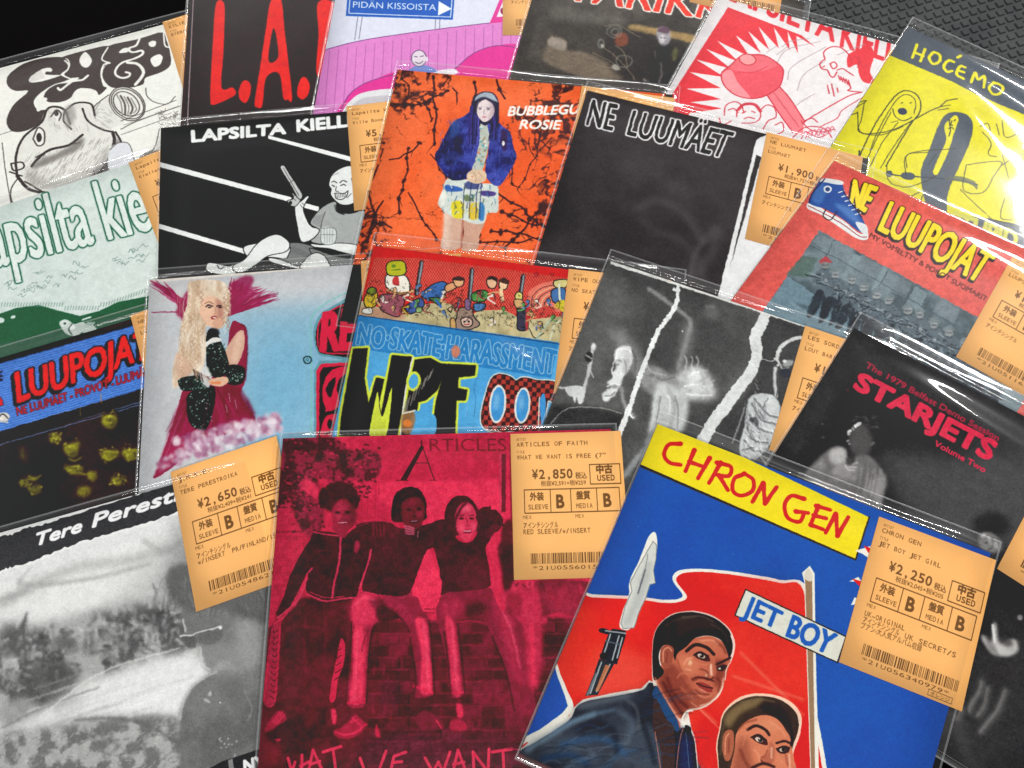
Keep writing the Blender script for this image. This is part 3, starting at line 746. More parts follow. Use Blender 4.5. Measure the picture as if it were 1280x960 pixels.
def art_lapsred(r):
    A = Art(680, uvmap(r), (236, 230, 230)).v('c'); RD = (230, 62, 72); PK = (242, 128, 136); DK = (206, 58, 72)
    A.hard([(204, 26), (470, 128), (520, 170), (440, 330), (200, 470), (-40, 405)], RD)
    cx, cy = 520, 400; pts = []
    tips = [(62, 412), (66, 372), (52, 322), (64, 262), (88, 216), (124, 178), (164, 148), (232, 128), (276, 112), (314, 96), (370, 98), (420, 112), (452, 130)]
    for i, tp in enumerate(tips):
        pts.append(tp)
        if i < len(tips) - 1:
            n = tips[i + 1]; m = ((tp[0] + n[0]) / 2, (tp[1] + n[1]) / 2); pts.append((m[0] + (cx - m[0]) * .26, m[1] + (cy - m[1]) * .26))
    A.hard(pts + [(520, 170), (900, 260), (700, 600), (60, 430)], (236, 230, 230))
    A.text('LAPSILTA', (180, -12), (588, 152), (204, -112), RD, 3.2, tr=(600, 62)); A.text('KIELLETTY', (612, 168), (1010, 300), (625, 82), RD, 3.2)
    for P in ([(400, 170), (430, 150), (500, 140)], [(380, 230), (420, 180), (540, 150)], [(420, 290), (440, 240), (560, 170)], [(455, 330), (480, 270), (560, 220)], [(430, 400), (470, 370), (520, 340)], [(600, 200), (700, 160)], [(380, 200), (420, 170)], [(345, 190), (380, 168)]): A.line(P, 2.2, (176, 150, 156))
    A.poly([(345, 345), (385, 308), (430, 360), (480, 440), (476, 492), (440, 482), (395, 420)], PK, smooth=False); A.line([(345, 345), (395, 420), (440, 482)], 4, DK); A.line([(385, 308), (430, 360), (482, 440)], 4, DK); A.line([(365, 330), (462, 462)], 2, DK)
    A.poly([(180, 268), (215, 235), (250, 205), (300, 198), (345, 205), (400, 245), (402, 285), (385, 320), (335, 350), (285, 358), (230, 345), (190, 310)], (236, 92, 104)); A.poly([(182, 270), (215, 255), (240, 300), (285, 356), (230, 345), (190, 310)], (246, 150, 156)); A.poly([(215, 250), (250, 208), (345, 207), (380, 240), (300, 262)], (240, 112, 122))
    A.line([(180, 268), (215, 235), (250, 205), (300, 198), (345, 205), (400, 245), (402, 285), (385, 320), (335, 350), (285, 358), (230, 345), (190, 310)], 4, DK, closed=True)
    A.ell(275, 215, 30, 20, (244, 160, 160), 10); A.line([(248, 205), (275, 196), (302, 210), (300, 230), (270, 236), (248, 222)], 3.5, DK, closed=True); A.line([(240, 262), (300, 262), (350, 240)], 2, DK)
    # crowd of small struck heads under the hammer
    for P in ([(190, 420), (195, 385), (225, 370), (250, 380), (262, 410)], [(235, 425), (240, 395), (275, 378), (312, 392), (322, 425), (300, 445), (255, 448)], [(322, 400), (345, 382), (372, 392), (378, 425), (350, 440), (330, 470)], [(172, 430), (182, 455), (215, 440)], [(375, 455), (400, 445), (405, 475), (385, 488)], [(255, 412), (268, 405)], [(290, 404), (302, 410)], [(262, 432), (280, 426), (300, 432)], [(205, 400), (225, 395), (240, 410)], [(440, 500), (470, 470), (510, 460), (560, 470), (580, 500)], [(480, 440), (510, 430), (530, 445)], [(490, 480), (530, 500), (560, 490)]): A.line(P, 4, DK, .9)
    A.line([(240, 400), (262, 380), (300, 380), (322, 405)], 11, DK, .85)
    # shouting head
    A.poly([(640, 200), (680, 180), (715, 160), (735, 200), (720, 260), (740, 300), (700, 300), (680, 270), (672, 235), (640, 245)], RD)
    for P in ([(556, 215), (552, 190), (575, 172), (610, 172), (640, 195), (655, 230)], [(556, 215), (538, 230), (545, 250), (565, 255), (575, 275), (588, 280), (600, 262)], [(600, 255), (620, 250), (640, 262), (660, 275)], [(610, 285), (635, 295), (650, 320), (640, 330), (690, 335)], [(575, 232), (590, 225), (600, 240), (585, 250), (575, 232)], [(555, 240), (548, 245)], [(565, 310), (572, 340)], [(580, 305), (590, 350)], [(600, 320), (604, 335)], [(655, 215), (668, 205), (682, 220), (675, 245)]): A.line(P, 4, DK)
    for i in range(5): A.line([(605 + i * 9, 275 + i * 4), (612 + i * 9, 292 + i * 5)], 4, DK)
    A.line([(690, 335), (640, 350), (560, 395), (500, 430), (475, 450)], 4, DK); A.line([(700, 350), (620, 400), (600, 430), (540, 460)], 3, DK); A.line([(470, 440), (500, 470), (540, 480), (590, 470)], 3.5, DK)
    for i in range(7): A.line([(470 + 16 * i, 505 - 3 * i), (486 + 16 * i, 478 - 3 * i), (498 + 16 * i, 500 - 4 * i)], 3, (214, 90, 110))
    return A.rough(.5, 100, 6, .03).grain(.01, 6)

def art_hoc(r):
    A = Art(680, uvmap(r), (228, 218, 26)).v('u'); SL = (84, 92, 102); K = (60, 62, 50); Y = (232, 222, 50)
    A.hard([(500, 60), (1500, 340), (1500, 745), (1150, 600), (1000, 535), (880, 470), (520, 318), (440, 280)], SL)
    for P in ([(668, 255), (642, 330)], [(715, 280), (688, 350)], [(655, 300), (705, 320)], [(760, 300), (738, 330), (760, 365), (795, 352), (800, 318), (770, 298), (755, 305)], [(880, 355), (850, 345), (822, 378), (840, 410), (870, 405)], [(900, 328), (920, 318)], [(945, 385), (915, 378), (895, 425), (935, 450)], [(905, 402), (938, 412)],
              [(978, 470), (1002, 415), (1018, 455), (1055, 435), (1050, 500)], [(1110, 470), (1082, 500), (1100, 535), (1140, 535), (1160, 500), (1130, 478), (1105, 475)]): A.line(P, 15, Y)
    for P, w in [([(340, 930), (350, 870), (430, 710), (510, 590), (560, 535), (610, 518), (665, 540), (690, 590), (680, 650), (640, 700), (560, 830), (490, 950)], 6), ([(400, 860), (450, 740), (530, 600), (570, 555), (610, 540), (650, 560), (662, 600), (650, 650)], 4), ([(370, 940), (440, 790), (520, 640)], 4), ([(560, 700), (480, 800), (400, 950)], 4), ([(640, 690), (540, 830), (460, 960)], 4), ([(530, 620), (545, 665), (590, 690), (640, 670)], 5),
                 ([(310, 620), (335, 605), (380, 575), (350, 580), (330, 590)], 4), ([(330, 640), (345, 755), (460, 758), (560, 730), (640, 690), (740, 635), (800, 610), (840, 575), (900, 565)], 5), ([(280, 660), (330, 645)], 5), ([(790, 630), (850, 620)], 4), ([(800, 610), (860, 600)], 4), ([(580, 590), (588, 584)], 5), ([(628, 590), (636, 586)], 5),
                 ([(610, 960), (620, 880), (800, 880), (790, 940)], 4), ([(340, 860), (335, 950)], 9), ([(520, 700), (560, 690)], 3)]: A.line(P, w, K)
    A.ell(585, 636, 27, 19, (52, 56, 84), 10)
    A.poly([(840, 650), (900, 640), (960, 660), (988, 710), (975, 800), (920, 930), (860, 1060), (800, 1250), (740, 1240), (690, 1000), (740, 850), (800, 700)], SL)
    A.poly([(870, 668), (895, 660), (905, 690), (880, 760), (850, 860), (800, 970), (780, 1000), (760, 980), (800, 880), (835, 800), (825, 720)], Y)
    for P in ([(850, 690), (858, 684)], [(880, 690), (888, 684)], [(868, 690), (862, 712), (874, 716)], [(850, 735), (865, 726), (878, 738)], [(850, 680), (860, 740), (850, 780)]): A.line(P, 5, K)
    A.v('c')
    A.line([(690, 600), (680, 560)], 5, K)
    A.line([(780, 632), (840, 640), (930, 645), (1040, 655), (1110, 672)], 5, (64, 72, 84)); A.ell(858, 640, 26, 14, (72, 82, 94), 5); A.ell(790, 632, 12, 12, (72, 82, 94)); A.poly([(990, 650), (1040, 640), (1100, 660), (1110, 690), (1080, 668)], (92, 98, 90), .8)
    for P in ([(1030, 540), (860, 560), (850, 640)], [(780, 600), (790, 660), (850, 680), (920, 660), (960, 640)], [(1070, 600), (1140, 590), (1200, 590), (1170, 640), (1130, 700), (1060, 690), (1070, 600)], [(1200, 600), (1250, 570), (1280, 560)], [(1200, 560), (1240, 690), (1280, 700)], [(1050, 690), (1100, 740), (1190, 820)], [(920, 690), (900, 740)], [(1130, 480), (1160, 520), (1150, 560), (1180, 570)], [(1120, 460), (1150, 450), (1160, 500)], [(1180, 450), (1190, 490)], [(1200, 440), (1215, 500), (1280, 470)], [(1240, 430), (1250, 490)],
              [(1210, 720), (1195, 790), (1240, 800)], [(1225, 740), (1250, 745)], [(1220, 760), (1260, 765)], [(930, 600), (960, 560)], [(900, 700), (860, 720), (840, 760)], [(700, 370), (690, 430), (680, 480), (760, 490), (840, 460)], [(1280, 680), (1230, 730)]): A.line(P, 3, K, .85)
    A.poly([(970, 690), (995, 700), (1000, 760), (990, 830), (955, 780)], SL)
    A.hard([(985, 778), (1120, 790), (1400, 840), (1400, 1100), (1150, 960), (1050, 860)], SL)
    A.text('STUPID', (1010, 830), (1248, 905), (1022, 770), (218, 214, 84), 5); A.line([(1060, 770), (1120, 790), (1150, 780)], 5, Y)
    A.v('f').line([(1150, -20), (1230, 0), (1280, 20)], 4, K)
    return A.rough(.8, 80, 7, .03).grain(.012, 7)

def art_green(r):
    A = Art(640, uvmap(r), (208, 220, 214)).v('a'); GR = (24, 92, 66)
    A.all((198, 212, 206), (214, 224, 218), (3, 8, 2), .5)
    A.text('apsilta kie', (-22, 972), (556, 832), (-66, 762), (222, 232, 226), 4, (6, GR), tr=(490, 625))
    q = rnd(4)
    A.v('d')
    for i in range(34):
        x = q.uniform(5, 530); y = 235 - x * .33 + q.uniform(-40, 8) if i % 2 else 200 - x * .25 + q.uniform(-50, 10)
        A.line([(x, y), (x + q.uniform(4, 14), y - q.uniform(3, 14)), (x + q.uniform(10, 24), y + q.uniform(-4, 6)), (x + q.uniform(18, 34), y - q.uniform(6, 12))], 1.6, (90, 120, 108), .8)
    A.poly([(-40, 285), (0, 268), (60, 247), (140, 236), (210, 256), (290, 276), (360, 258), (430, 225), (560, 200), (600, 330), (480, 480), (-60, 560)], (20, 92, 62), smooth=False)
    A.hard([(-40, 385), (120, 350), (320, 300), (600, 240), (600, 400), (-60, 560)], (62, 92, 72), .8)
    for i in range(54):
        x = -5 + i * 10; y = 236 + (0 if x < 150 else 0) - (x > 380) * (x - 380) * .35 + (12 if 230 < x < 360 else 0); A.line([(x, y + 6), (x + 4, y - 8)], 3, (120, 150, 138), .9)
    A.poly([(215, 300), (245, 290), (270, 305), (300, 298), (320, 310), (350, 320), (340, 345), (300, 335), (280, 350), (240, 340)], (188, 200, 192)); A.ell(236, 303, 17, 14, (206, 216, 210)); A.ell(262, 318, 12, 9, (232, 236, 232)); A.line([(300, 290), (330, 280)], 6, (220, 226, 222)); A.line([(262, 305), (250, 325), (262, 345)], 4, (70, 90, 80)); A.ell(236, 304, 5, 4, (60, 80, 70))
    for dx in (0, 10, 20): A.line([(305 + dx, 335 - dx * .2), (315 + dx, 310), (322 + dx, 300)], 6, (176, 190, 182))
    A.line([(195, 384), (230, 374)], 4, (110, 140, 125)); A.ell(48, 280, 9, 6, (206, 218, 212), -20); A.ell(2, 292, 14, 10, (206, 218, 212))
    return A.rough(.5, 100, 8, .03).grain(.012, 8)

def art_luupblue(r):
    A = Art(640, uvmap(r), (44, 28, 28)).v('d')
    A.all((36, 24, 24), (56, 36, 34), (4, 9, 2.5), .9)
    A.hard([(-300, 535), (-30, 456), (560, 290), (600, 515), (-30, 705), (-300, 790)], (66, 112, 196))
    for i in range(34): A.line([(-200, 505 + i * 9), (600, 276 + i * 9)], 2.6, (112, 160, 224), .75, smooth=False)
    A.hard([(-30, 706), (600, 516), (600, 560), (-30, 750)], (44, 28, 28)); A.hard([(-30, 446), (560, 278), (560, 290), (-30, 458)], (44, 28, 28))
    A.text('LUUPOJAT', (66, 590), (545, 425), (56, 488), (222, 34, 38), 5, (6, (34, 22, 30)), tr=(548, 322), wob=.03, shadow=(-7, 8, (34, 22, 30)))
    A.text('NE LUUMÄET - PROVOT - LUUMÄET', (64, 640), (560, 486), (60, 610), (206, 36, 44), 1.6, (2.5, (34, 26, 50)), wob=.05)
    A.text('NE', (-30, 520), (8, 510), (-30, 486), (40, 30, 60), 3); A.text('&', (-20, 606), (10, 598), (-20, 576), (222, 34, 38), 4, (3, (40, 30, 60)))
    A.ell(12, 643, 24, 16, (226, 222, 214)); A.line([(-5, 645), (10, 632), (30, 650)], 4, (40, 36, 44)); A.line([(0, 660), (28, 662)], 5, (200, 196, 190))
    Y = (176, 178, 44); D = (96, 98, 30)
    q = rnd(8)
    for (x, y, a, b, s) in ((398, 655, 26, 34, 1), (200, 720, 20, 18, .9), (258, 760, 24, 32, 1), (275, 745, 16, 16, .8), (268, 830, 34, 22, 1), (398, 778, 34, 26, .9), (478, 772, 34, 24, 1), (100, 878, 32, 20, 1), (125, 905, 22, 24, .8), (335, 855, 14, 22, .8), (305, 912, 26, 24, .5), (430, 872, 28, 18, .7), (85, 780, 14, 40, .18)):
        A.ell(x, y, a, b, Y, q.uniform(-30, 30), s * .75, 5)
        A.ell(x - a * .1, y - b * .1, a * .8, b * .72, (206, 206, 70), q.uniform(-30, 30), s * .6, 6)
        A.ell(x - a * .35, y - b * .05, a * .3, b * .16, (60, 48, 26), 20, s * .8, 4); A.ell(x + a * .2, y - b * .12, a * .22, b * .14, (60, 48, 26), 0, s * .7, 4); A.line([(x - a * .1, y), (x - a * .15, y + b * .25)], 4, (110, 110, 36), .6, blur=2); A.ell(x - a * .1, y + b * .5, a * .22, b * .07, (80, 66, 28), 0, s * .7, 3); A.ell(x + a * .5, y + b * .3, a * .4, b * .5, (54, 42, 24), 0, s * .7, 6); A.ell(x, y - b, a * .9, b * .3, (44, 28, 28), 0, s, 5)
        A.poly([(x - a, y - b * .2), (x - a * .6, y - b * .9), (x + a * .2, y - b * 1.05), (x + a, y - b * .3), (x + a * .5, y - b * .5), (x - a * .5, y - b * .45)], (52, 34, 26), s * .8, blur=3)
    for i in range(150):
        x0_, y0_, a_, b_ = q.choice(((398, 655, 26, 34), (200, 720, 20, 18), (258, 760, 24, 32), (268, 830, 34, 22), (398, 778, 34, 26), (478, 772, 34, 24), (100, 878, 32, 20), (125, 905, 22, 24), (430, 872, 28, 18)))
        x = x0_ + q.uniform(-1.1, 1.1) * a_; y = y0_ + q.uniform(-1.2, 1.2) * b_; A.line([(x, y), (x + q.uniform(-10, 10), y + q.uniform(-10, 10))], q.uniform(3, 7), q.choice([(46, 34, 26), (50, 40, 24), (220, 220, 90), (110, 108, 34)]), .6, blur=1.5)
    for (x, y, a_, b_) in ((398, 640, 44, 40), (90, 850, 50, 40), (262, 745, 44, 40), (440, 760, 90, 34), (180, 735, 60, 50)): A.ell(x, y + 60, a_, b_, (30, 22, 20), 0, .35, 14)
    for (x, y) in ((250, 795), (375, 790), (105, 860), (460, 792), (290, 845)): A.line([(x, y), (x + 20, y + 8), (x + 44, y - 4)], 5, Y, .7, blur=3)
    A.v('d').line([(370, 590), (365, 560)], 3, (180, 120, 40), .8); A.line([(292, 640), (292, 610)], 2.5, (120, 110, 60), .8)
    return A.rough(1.2, 60, 9, .05).grain(.02, 9, .9)

def art_lapsblack(r):
    A = Art(760, uvmap(r), (33, 30, 31)).v('a')
    A.text('LAPSILTA', (699, 516), (1038, 485), (697, 476), (238, 240, 238), 4.2, tr=(1040, 449)); A.text('KIELLETTY', (1082, 478), (1440, 442), (1080, 438), (238, 240, 238), 4.2)
    WT = (238, 240, 238)
    A.hard([(560, 583), (1060, 718), (1060, 736), (560, 602)], WT); A.hard([(1105, 737), (1160, 752), (1160, 770), (1105, 755)], WT); A.hard([(560, 808), (912, 912), (912, 930), (560, 826)], WT); A.hard([(975, 492), (1300, 576), (1300, 594), (975, 504)], WT)
    A.v('t'); K = (40, 38, 40); SK = (226, 229, 226); G = (166, 170, 168); DG = (122, 124, 124)
    def out(P, f, w=6, tex=None): A.poly(P, f, tex=tex); A.line(P, w, K, closed=True)
    out([(0, 805), (200, 860), (205, 885), (0, 835)], (232, 234, 232), 3)
    out([(120, 700), (270, 715), (300, 770), (210, 865), (60, 800)], DG)
    out([(-200, 730), (-100, 700), (0, 688), (90, 690), (130, 735), (115, 785), (90, 812), (0, 800), (-160, 800)], SK)
    out([(270, 735), (440, 790), (600, 820), (600, 860), (390, 880), (300, 800)], DG)
    out([(205, 880), (225, 830), (265, 785), (320, 768), (370, 790), (400, 840), (402, 880)], SK)
    out([(380, 430), (450, 408), (470, 480), (560, 490), (650, 470), (700, 560), (620, 760), (440, 720), (275, 690), (330, 610), (270, 560), (320, 480)], G)
    out([(160, 440), (205, 405), (245, 368), (262, 372), (240, 410), (222, 460), (240, 520), (275, 580), (335, 605), (300, 660), (240, 692), (200, 680), (178, 580)], SK)
    A.line([(215, 450), (200, 430)], 3, K); A.line([(230, 430), (212, 418)], 3, K)
    out([(60, 170), (85, 152), (120, 200), (165, 275), (215, 360), (190, 395), (155, 330), (120, 270)], (196, 198, 196), 5); A.line([(80, 170), (190, 365)], 3, K); A.line([(95, 168), (150, 255)], 3, K); A.line([(150, 255), (125, 275)], 4, K)
    out([(140, 340), (180, 380), (200, 400), (165, 440), (125, 430), (110, 400), (150, 385)], (190, 192, 190), 5); A.ell(130, 415, 12, 14, K); A.line([(165, 345), (150, 380), (170, 400)], 3, K); A.line([(115, 420), (140, 450)], 6, K)
    out([(410, 245), (440, 200), (500, 165), (570, 155), (640, 200), (650, 330), (600, 400), (545, 430), (480, 425), (432, 385), (412, 350), (418, 320), (402, 290)], SK)
    for P, w in (([(420, 270), (440, 262), (458, 275)], 5), ([(480, 275), (500, 258), (528, 268)], 6), ([(425, 290), (440, 300)], 7), ([(485, 295), (505, 285), (520, 292)], 6), ([(455, 300), (450, 330), (470, 335)], 4), ([(440, 350), (470, 345), (505, 350), (540, 330)], 5), ([(445, 352), (455, 385), (490, 392), (525, 370), (538, 335)], 5), ([(420, 225), (470, 205)], 2), ([(530, 380), (560, 350)], 4), ([(560, 240), (575, 300)], 3)): A.line(P, w, K)
    for i in range(6): A.line([(458 + 12 * i, 350 - i), (462 + 12 * i, 382 - i * 2)], 3, K)
    A.line([(450, 430), (462, 480), (510, 500)], 5, K); A.line([(375, 480), (350, 560), (345, 620)], 4, K); A.line([(440, 430), (455, 475), (505, 492)], 3, K)
    for i in range(10): A.line([(285 + i * 6, 560 + i * 3), (300 + i * 8, 510 - i * 2)], 2, (110, 112, 112))
    out([(275, 705), (360, 712), (470, 700), (600, 715), (640, 790), (520, 770), (400, 738), (300, 728)], SK, 5)
    A.poly([(345, 595), (445, 600), (440, 700), (352, 700)], (206, 212, 208)); A.line([(345, 595), (352, 700), (440, 700), (447, 600), (345, 595)], 4, (90, 94, 92)); A.line([(350, 640), (445, 640)], 4, (110, 114, 112))
    for i in range(4): A.line([(368 + i * 20, 590), (372 + i * 18, 700)], 2.5, (120, 124, 122))
    for i in range(26): A.line([(150 + i * 5, 720 + i * 2.4), (150 + i * 5 - 8, 760 + i * 2.5)], 1.6, (80, 82, 82), .8)
    q = rnd(5)
    for i in range(60): x = q.uniform(10, 330); y = q.uniform(600, 760); A.ell(x, y, 1.6, 1.6, (120, 122, 122))
    A.v('d')
    out([(750, 95), (765, 82), (830, 95), (850, 88), (858, 112), (850, 130), (780, 122), (752, 112)], SK, 3); A.line([(790, 92), (800, 105), (815, 98)], 3, K)
    out([(850, 92), (890, 70), (925, 25), (960, -5), (1010, -20), (1052, 10), (1040, 42), (975, 58), (930, 90), (880, 118), (850, 112)], SK, 3)
    A.hard([(560, 120), (1400, 20), (1400, 60), (560, 160)], (120, 128, 110), .12)
    return A.rough(.5, 110, 10, .03).grain(.01, 10)
def art_bubble(r):
    A = Art(760, uvmap(r), (238, 100, 54)).v('b'); N = A.N; K = (58, 34, 34)
    A.all((230, 90, 46), (244, 118, 70), (4, 3, 2), .6)
    # marbled paper: veins where two slow fields cross their middle value, thicker in some places
    n3 = noise(N, 3, 8, 2); sp = noise(N, 46, 5, 3)
    v = np.zeros((N, N), np.float32)
    for cells, seed, th, lo in ((26, 4, .0035, 0), (90, 9, .005, .50), (240, 6, .006, .60)):
        e = cracks(N, cells, seed, .04); w_ = th * (.25 + 2.4 * np.clip(n3 - .3, 0, 1))
        v = np.maximum(v, np.clip(1.5 - e / w_, 0, 1) * np.clip((n3 - lo) * 12, 0, 1))
    v *= np.clip((sp - .3) * 6, 0, 1)
    A.paint((0, 0, gblur(v.astype(np.float32), .6)), K, .9)
    q = rnd(12)
    def vein(x, y, dx, dy, n, w):
        P = [(x, y)]
        for i in range(n):
            x += dx + q.uniform(-16, 16); y += dy + q.uniform(-12, 12); P.append((x, y))
            if q.random() < .6: A.line([(x, y), (x + q.uniform(-34, 34), y + q.uniform(-6, 40))], w * .5, K, .85, taper=.8)
        for i, p in enumerate(P):
            if q.random() < .6: A.ell(p[0], p[1], w * q.uniform(.6, 1.6), w * q.uniform(.5, 1.1), K, q.uniform(0, 180), .85, .8)
        A.line(P, w * .7, K, .9)
    for a in ((470, 280, 5, 40, 6, 9), (620, 300, -10, 30, 3, 9), (360, 260, 10, 26, 3, 7), (330, 380, 20, 0, 4, 9), (310, 580, 22, -16, 4, 8), (380, 540, -2, 40, 6, 8), (380, 700, 14, 30, 6, 7), (460, 560, 14, 34, 5, 5), (700, 290, 10, 30, 2, 9), (270, 600, -4, 50, 6, 10), (860, 480, -20, 40, 5, 5), (900, 500, -12, 20, 2, 5), (820, 500, 6, 30, 3, 4), (700, 700, 20, 22, 7, 10), (720, 770, 24, 14, 6, 9), (860, 740, -22, 22, 6, 10), (680, 840, 26, 6, 7, 9), (640, 880, 30, -8, 7, 8), (950, 330, 16, -4, 3, 8), (250, 800, 14, 12, 4, 9), (220, 880, 10, -30, 4, 9), (560, 540, -14, 24, 3, 5), (730, 560, 14, 26, 5, 5), (520, 330, -12, 14, 4, 8), (430, 350, 6, 30, 3, 7), (540, 320, 10, 22, 2, 7)): vein(*a)
    A.v('n')
    A.poly([(120, 725), (215, 775), (222, 860), (205, 960), (100, 960), (115, 850)], (212, 172, 150)); A.poly([(232, 800), (345, 800), (320, 880), (300, 970), (215, 970), (228, 880)], (204, 160, 138)); A.line([(222, 800), (212, 960)], 8, (150, 70, 60), .7, blur=3)
    A.poly([(115, 760), (150, 780), (140, 960), (105, 960)], (232, 204, 186), .7, blur=8)
    sk = [(135, 565), (250, 570), (330, 590), (415, 600), (425, 680), (420, 755), (365, 760), (345, 815), (290, 822), (225, 800), (160, 780), (82, 715), (105, 630)]
    A.poly(sk, (206, 214, 206)); 
    q = rnd(5)
    for (P, c) in (([(160, 700), (225, 700), (220, 785), (165, 780)], (228, 212, 50)), ([(262, 710), (315, 710), (310, 790), (258, 790)], (222, 190, 60)), ([(318, 700), (345, 720), (340, 800), (312, 790)], (60, 120, 180)), ([(125, 600), (210, 615), (215, 635), (130, 635)], (50, 90, 170)), ([(330, 635), (405, 640), (400, 662), (330, 660)], (76, 60, 130)), ([(100, 640), (130, 650), (110, 720), (90, 710)], (230, 230, 220)), ([(245, 580), (320, 580), (330, 620), (240, 620)], (70, 80, 130)), ([(230, 660), (285, 655), (280, 690), (235, 692)], (110, 130, 90))): A.poly(P, c, .95, blur=2)
    for i in range(46):
        x = q.uniform(105, 410); y = q.uniform(585, 750); c = q.choice([(60, 66, 90), (60, 110, 150), (236, 238, 230), (90, 110, 90), (150, 190, 200)]); A.line([(x, y), (x + q.uniform(-16, 16), y + q.uniform(6, 34))], q.uniform(3, 7), c, .8, blur=1)
    for x in (225, 262, 300, 322): A.line([(x + 8, 590), (x, 680), (x - 4, 790)], 5, (54, 58, 92), .8, blur=1)
    A.poly([(300, 245), (365, 240), (375, 330), (355, 440), (330, 520), (275, 510), (300, 420), (312, 330)], (186, 192, 180))
    for i in range(30):
        x = q.uniform(300, 360); y = q.uniform(260, 500); A.ell(x, y, q.uniform(4, 9), q.uniform(4, 10), q.choice([(90, 170, 180), (206, 120, 90), (230, 232, 226), (120, 126, 110), (150, 120, 90)]), q.uniform(0, 90), .8, 1.5)
    JB, JD, JL = (58, 64, 150), (30, 28, 60), (92, 110, 196)
    jl = [(175, 235), (230, 205), (280, 175), (310, 230), (318, 330), (300, 430), (275, 500), (250, 560), (160, 572), (105, 520), (62, 440), (90, 380), (140, 280)]
    jr = [(362, 240), (410, 232), (455, 270), (492, 300), (510, 380), (528, 440), (490, 520), (430, 605), (370, 575), (350, 520), (365, 420), (375, 330)]
    for P in (jl, jr): A.poly(P, JB)
    mL = A.mpoly(jl); mR = A.mpoly(jr)
    for m in (mL, mR): A.paint(m, (JD, JL), .75, 0, (26, 14, 2.4)); A.paint(m, (JD, JB), .6, 0, (9, 31, 3.0))
    for i in range(150):
        s = q.random() < .55; x, y = (q.uniform(80, 300), q.uniform(220, 560)) if s else (q.uniform(365, 515), q.uniform(260, 580))
        if s and y > 560 - (x - 80) * 0 and x < 120: continue
        A.line([(x, y), (x + q.uniform(-8, 8), y + q.uniform(10, 30))], q.uniform(2, 5), q.choice([JD, JL, (40, 40, 110), (70, 60, 150), (34, 64, 130)]), .6)
    A.poly([(440, 290), (470, 300), (470, 400), (445, 390)], (60, 30, 56), .7, blur=4); A.ell(453, 362, 8, 14, (226, 226, 226)); A.poly([(150, 250), (190, 225), (200, 300), (150, 330)], (70, 110, 190), .5, blur=8)
    A.poly([(262, 230), (268, 150), (285, 100), (330, 68), (390, 72), (425, 115), (428, 190), (420, 260), (395, 300), (375, 250), (350, 262), (325, 250), (312, 290), (290, 330), (262, 300)], (46, 38, 66))
    for i in range(46):
        x = q.uniform(262, 318); A.line([(x + 6, 150), (x - 4, 230), (x - 10 + q.uniform(-8, 14), q.uniform(290, 400))], q.uniform(3, 7), q.choice([(40, 34, 70), (72, 70, 160), (60, 52, 120), (34, 28, 50), (90, 86, 176)]), .7, blur=1)
    for i in range(26):
        x = q.uniform(385, 425); A.line([(x - 4, 150), (x + 2, 220), (x + q.uniform(-22, 14), q.uniform(270, 360))], q.uniform(3, 7), q.choice([(40, 34, 70), (66, 60, 140), (56, 46, 96), (34, 28, 50)]), .7, blur=1)
    A.poly([(296, 145), (318, 118), (355, 112), (392, 124), (405, 155), (400, 190), (380, 222), (350, 240), (322, 224), (302, 190)], (222, 206, 206)); A.ell(330, 178, 14, 22, (238, 224, 222), 0, .6, 7); A.poly([(380, 130), (405, 150), (402, 190), (378, 226), (362, 234), (382, 190)], (170, 140, 150), .6, blur=7)
    A.poly([(285, 175), (290, 125), (330, 100), (350, 108), (318, 128), (304, 160), (300, 200)], (46, 38, 62), .9, blur=2); A.poly([(350, 106), (395, 110), (420, 150), (412, 220), (404, 180), (392, 138)], (46, 38, 62), .9, blur=2)
    for P, w in (([(312, 158), (332, 154)], 4), ([(358, 157), (380, 158)], 4), ([(345, 170), (341, 192), (352, 196)], 2.5)): A.line(P, w, (104, 80, 100), .8, blur=1.2)
    A.ell(322, 165, 8, 4, (60, 54, 80), 0, .9, 1.2); A.ell(368, 166, 8, 4, (60, 54, 80), 0, .9, 1.2); A.ell(345, 211, 13, 5, (186, 104, 116), 0, .8, 2)
    A.poly([(290, 118), (302, 92), (345, 70), (392, 80), (416, 112), (422, 128), (400, 118), (345, 96), (306, 108)], (166, 180, 190), .95, blur=1.5); A.line([(294, 118), (345, 100), (420, 126)], 4, (96, 106, 126), .7, blur=1)
    A.poly([(245, 540), (275, 515), (330, 515), (355, 535), (350, 575), (300, 592), (252, 575)], (218, 190, 160)); A.ell(270, 548, 18, 14, (232, 210, 184), 20, .8, 3); A.line([(280, 530), (300, 560), (290, 585)], 3, (160, 120, 96), .8, blur=1); A.line([(310, 525), (335, 555)], 3, (160, 120, 96), .8, blur=1); A.ell(275, 552, 5, 5, (206, 90, 60), 0, .7, 1)
    A.v('b')
    A.text('BUBBLEGUM', (740, 421), (1036, 412), (750, 388), (242, 236, 230), 2.3); A.text('ROSIE', (783, 468), (928, 470), (793, 436), (242, 236, 230), 2.3)
    return A.rough(.9, 90, 11, .04).grain(.02, 11, .9)

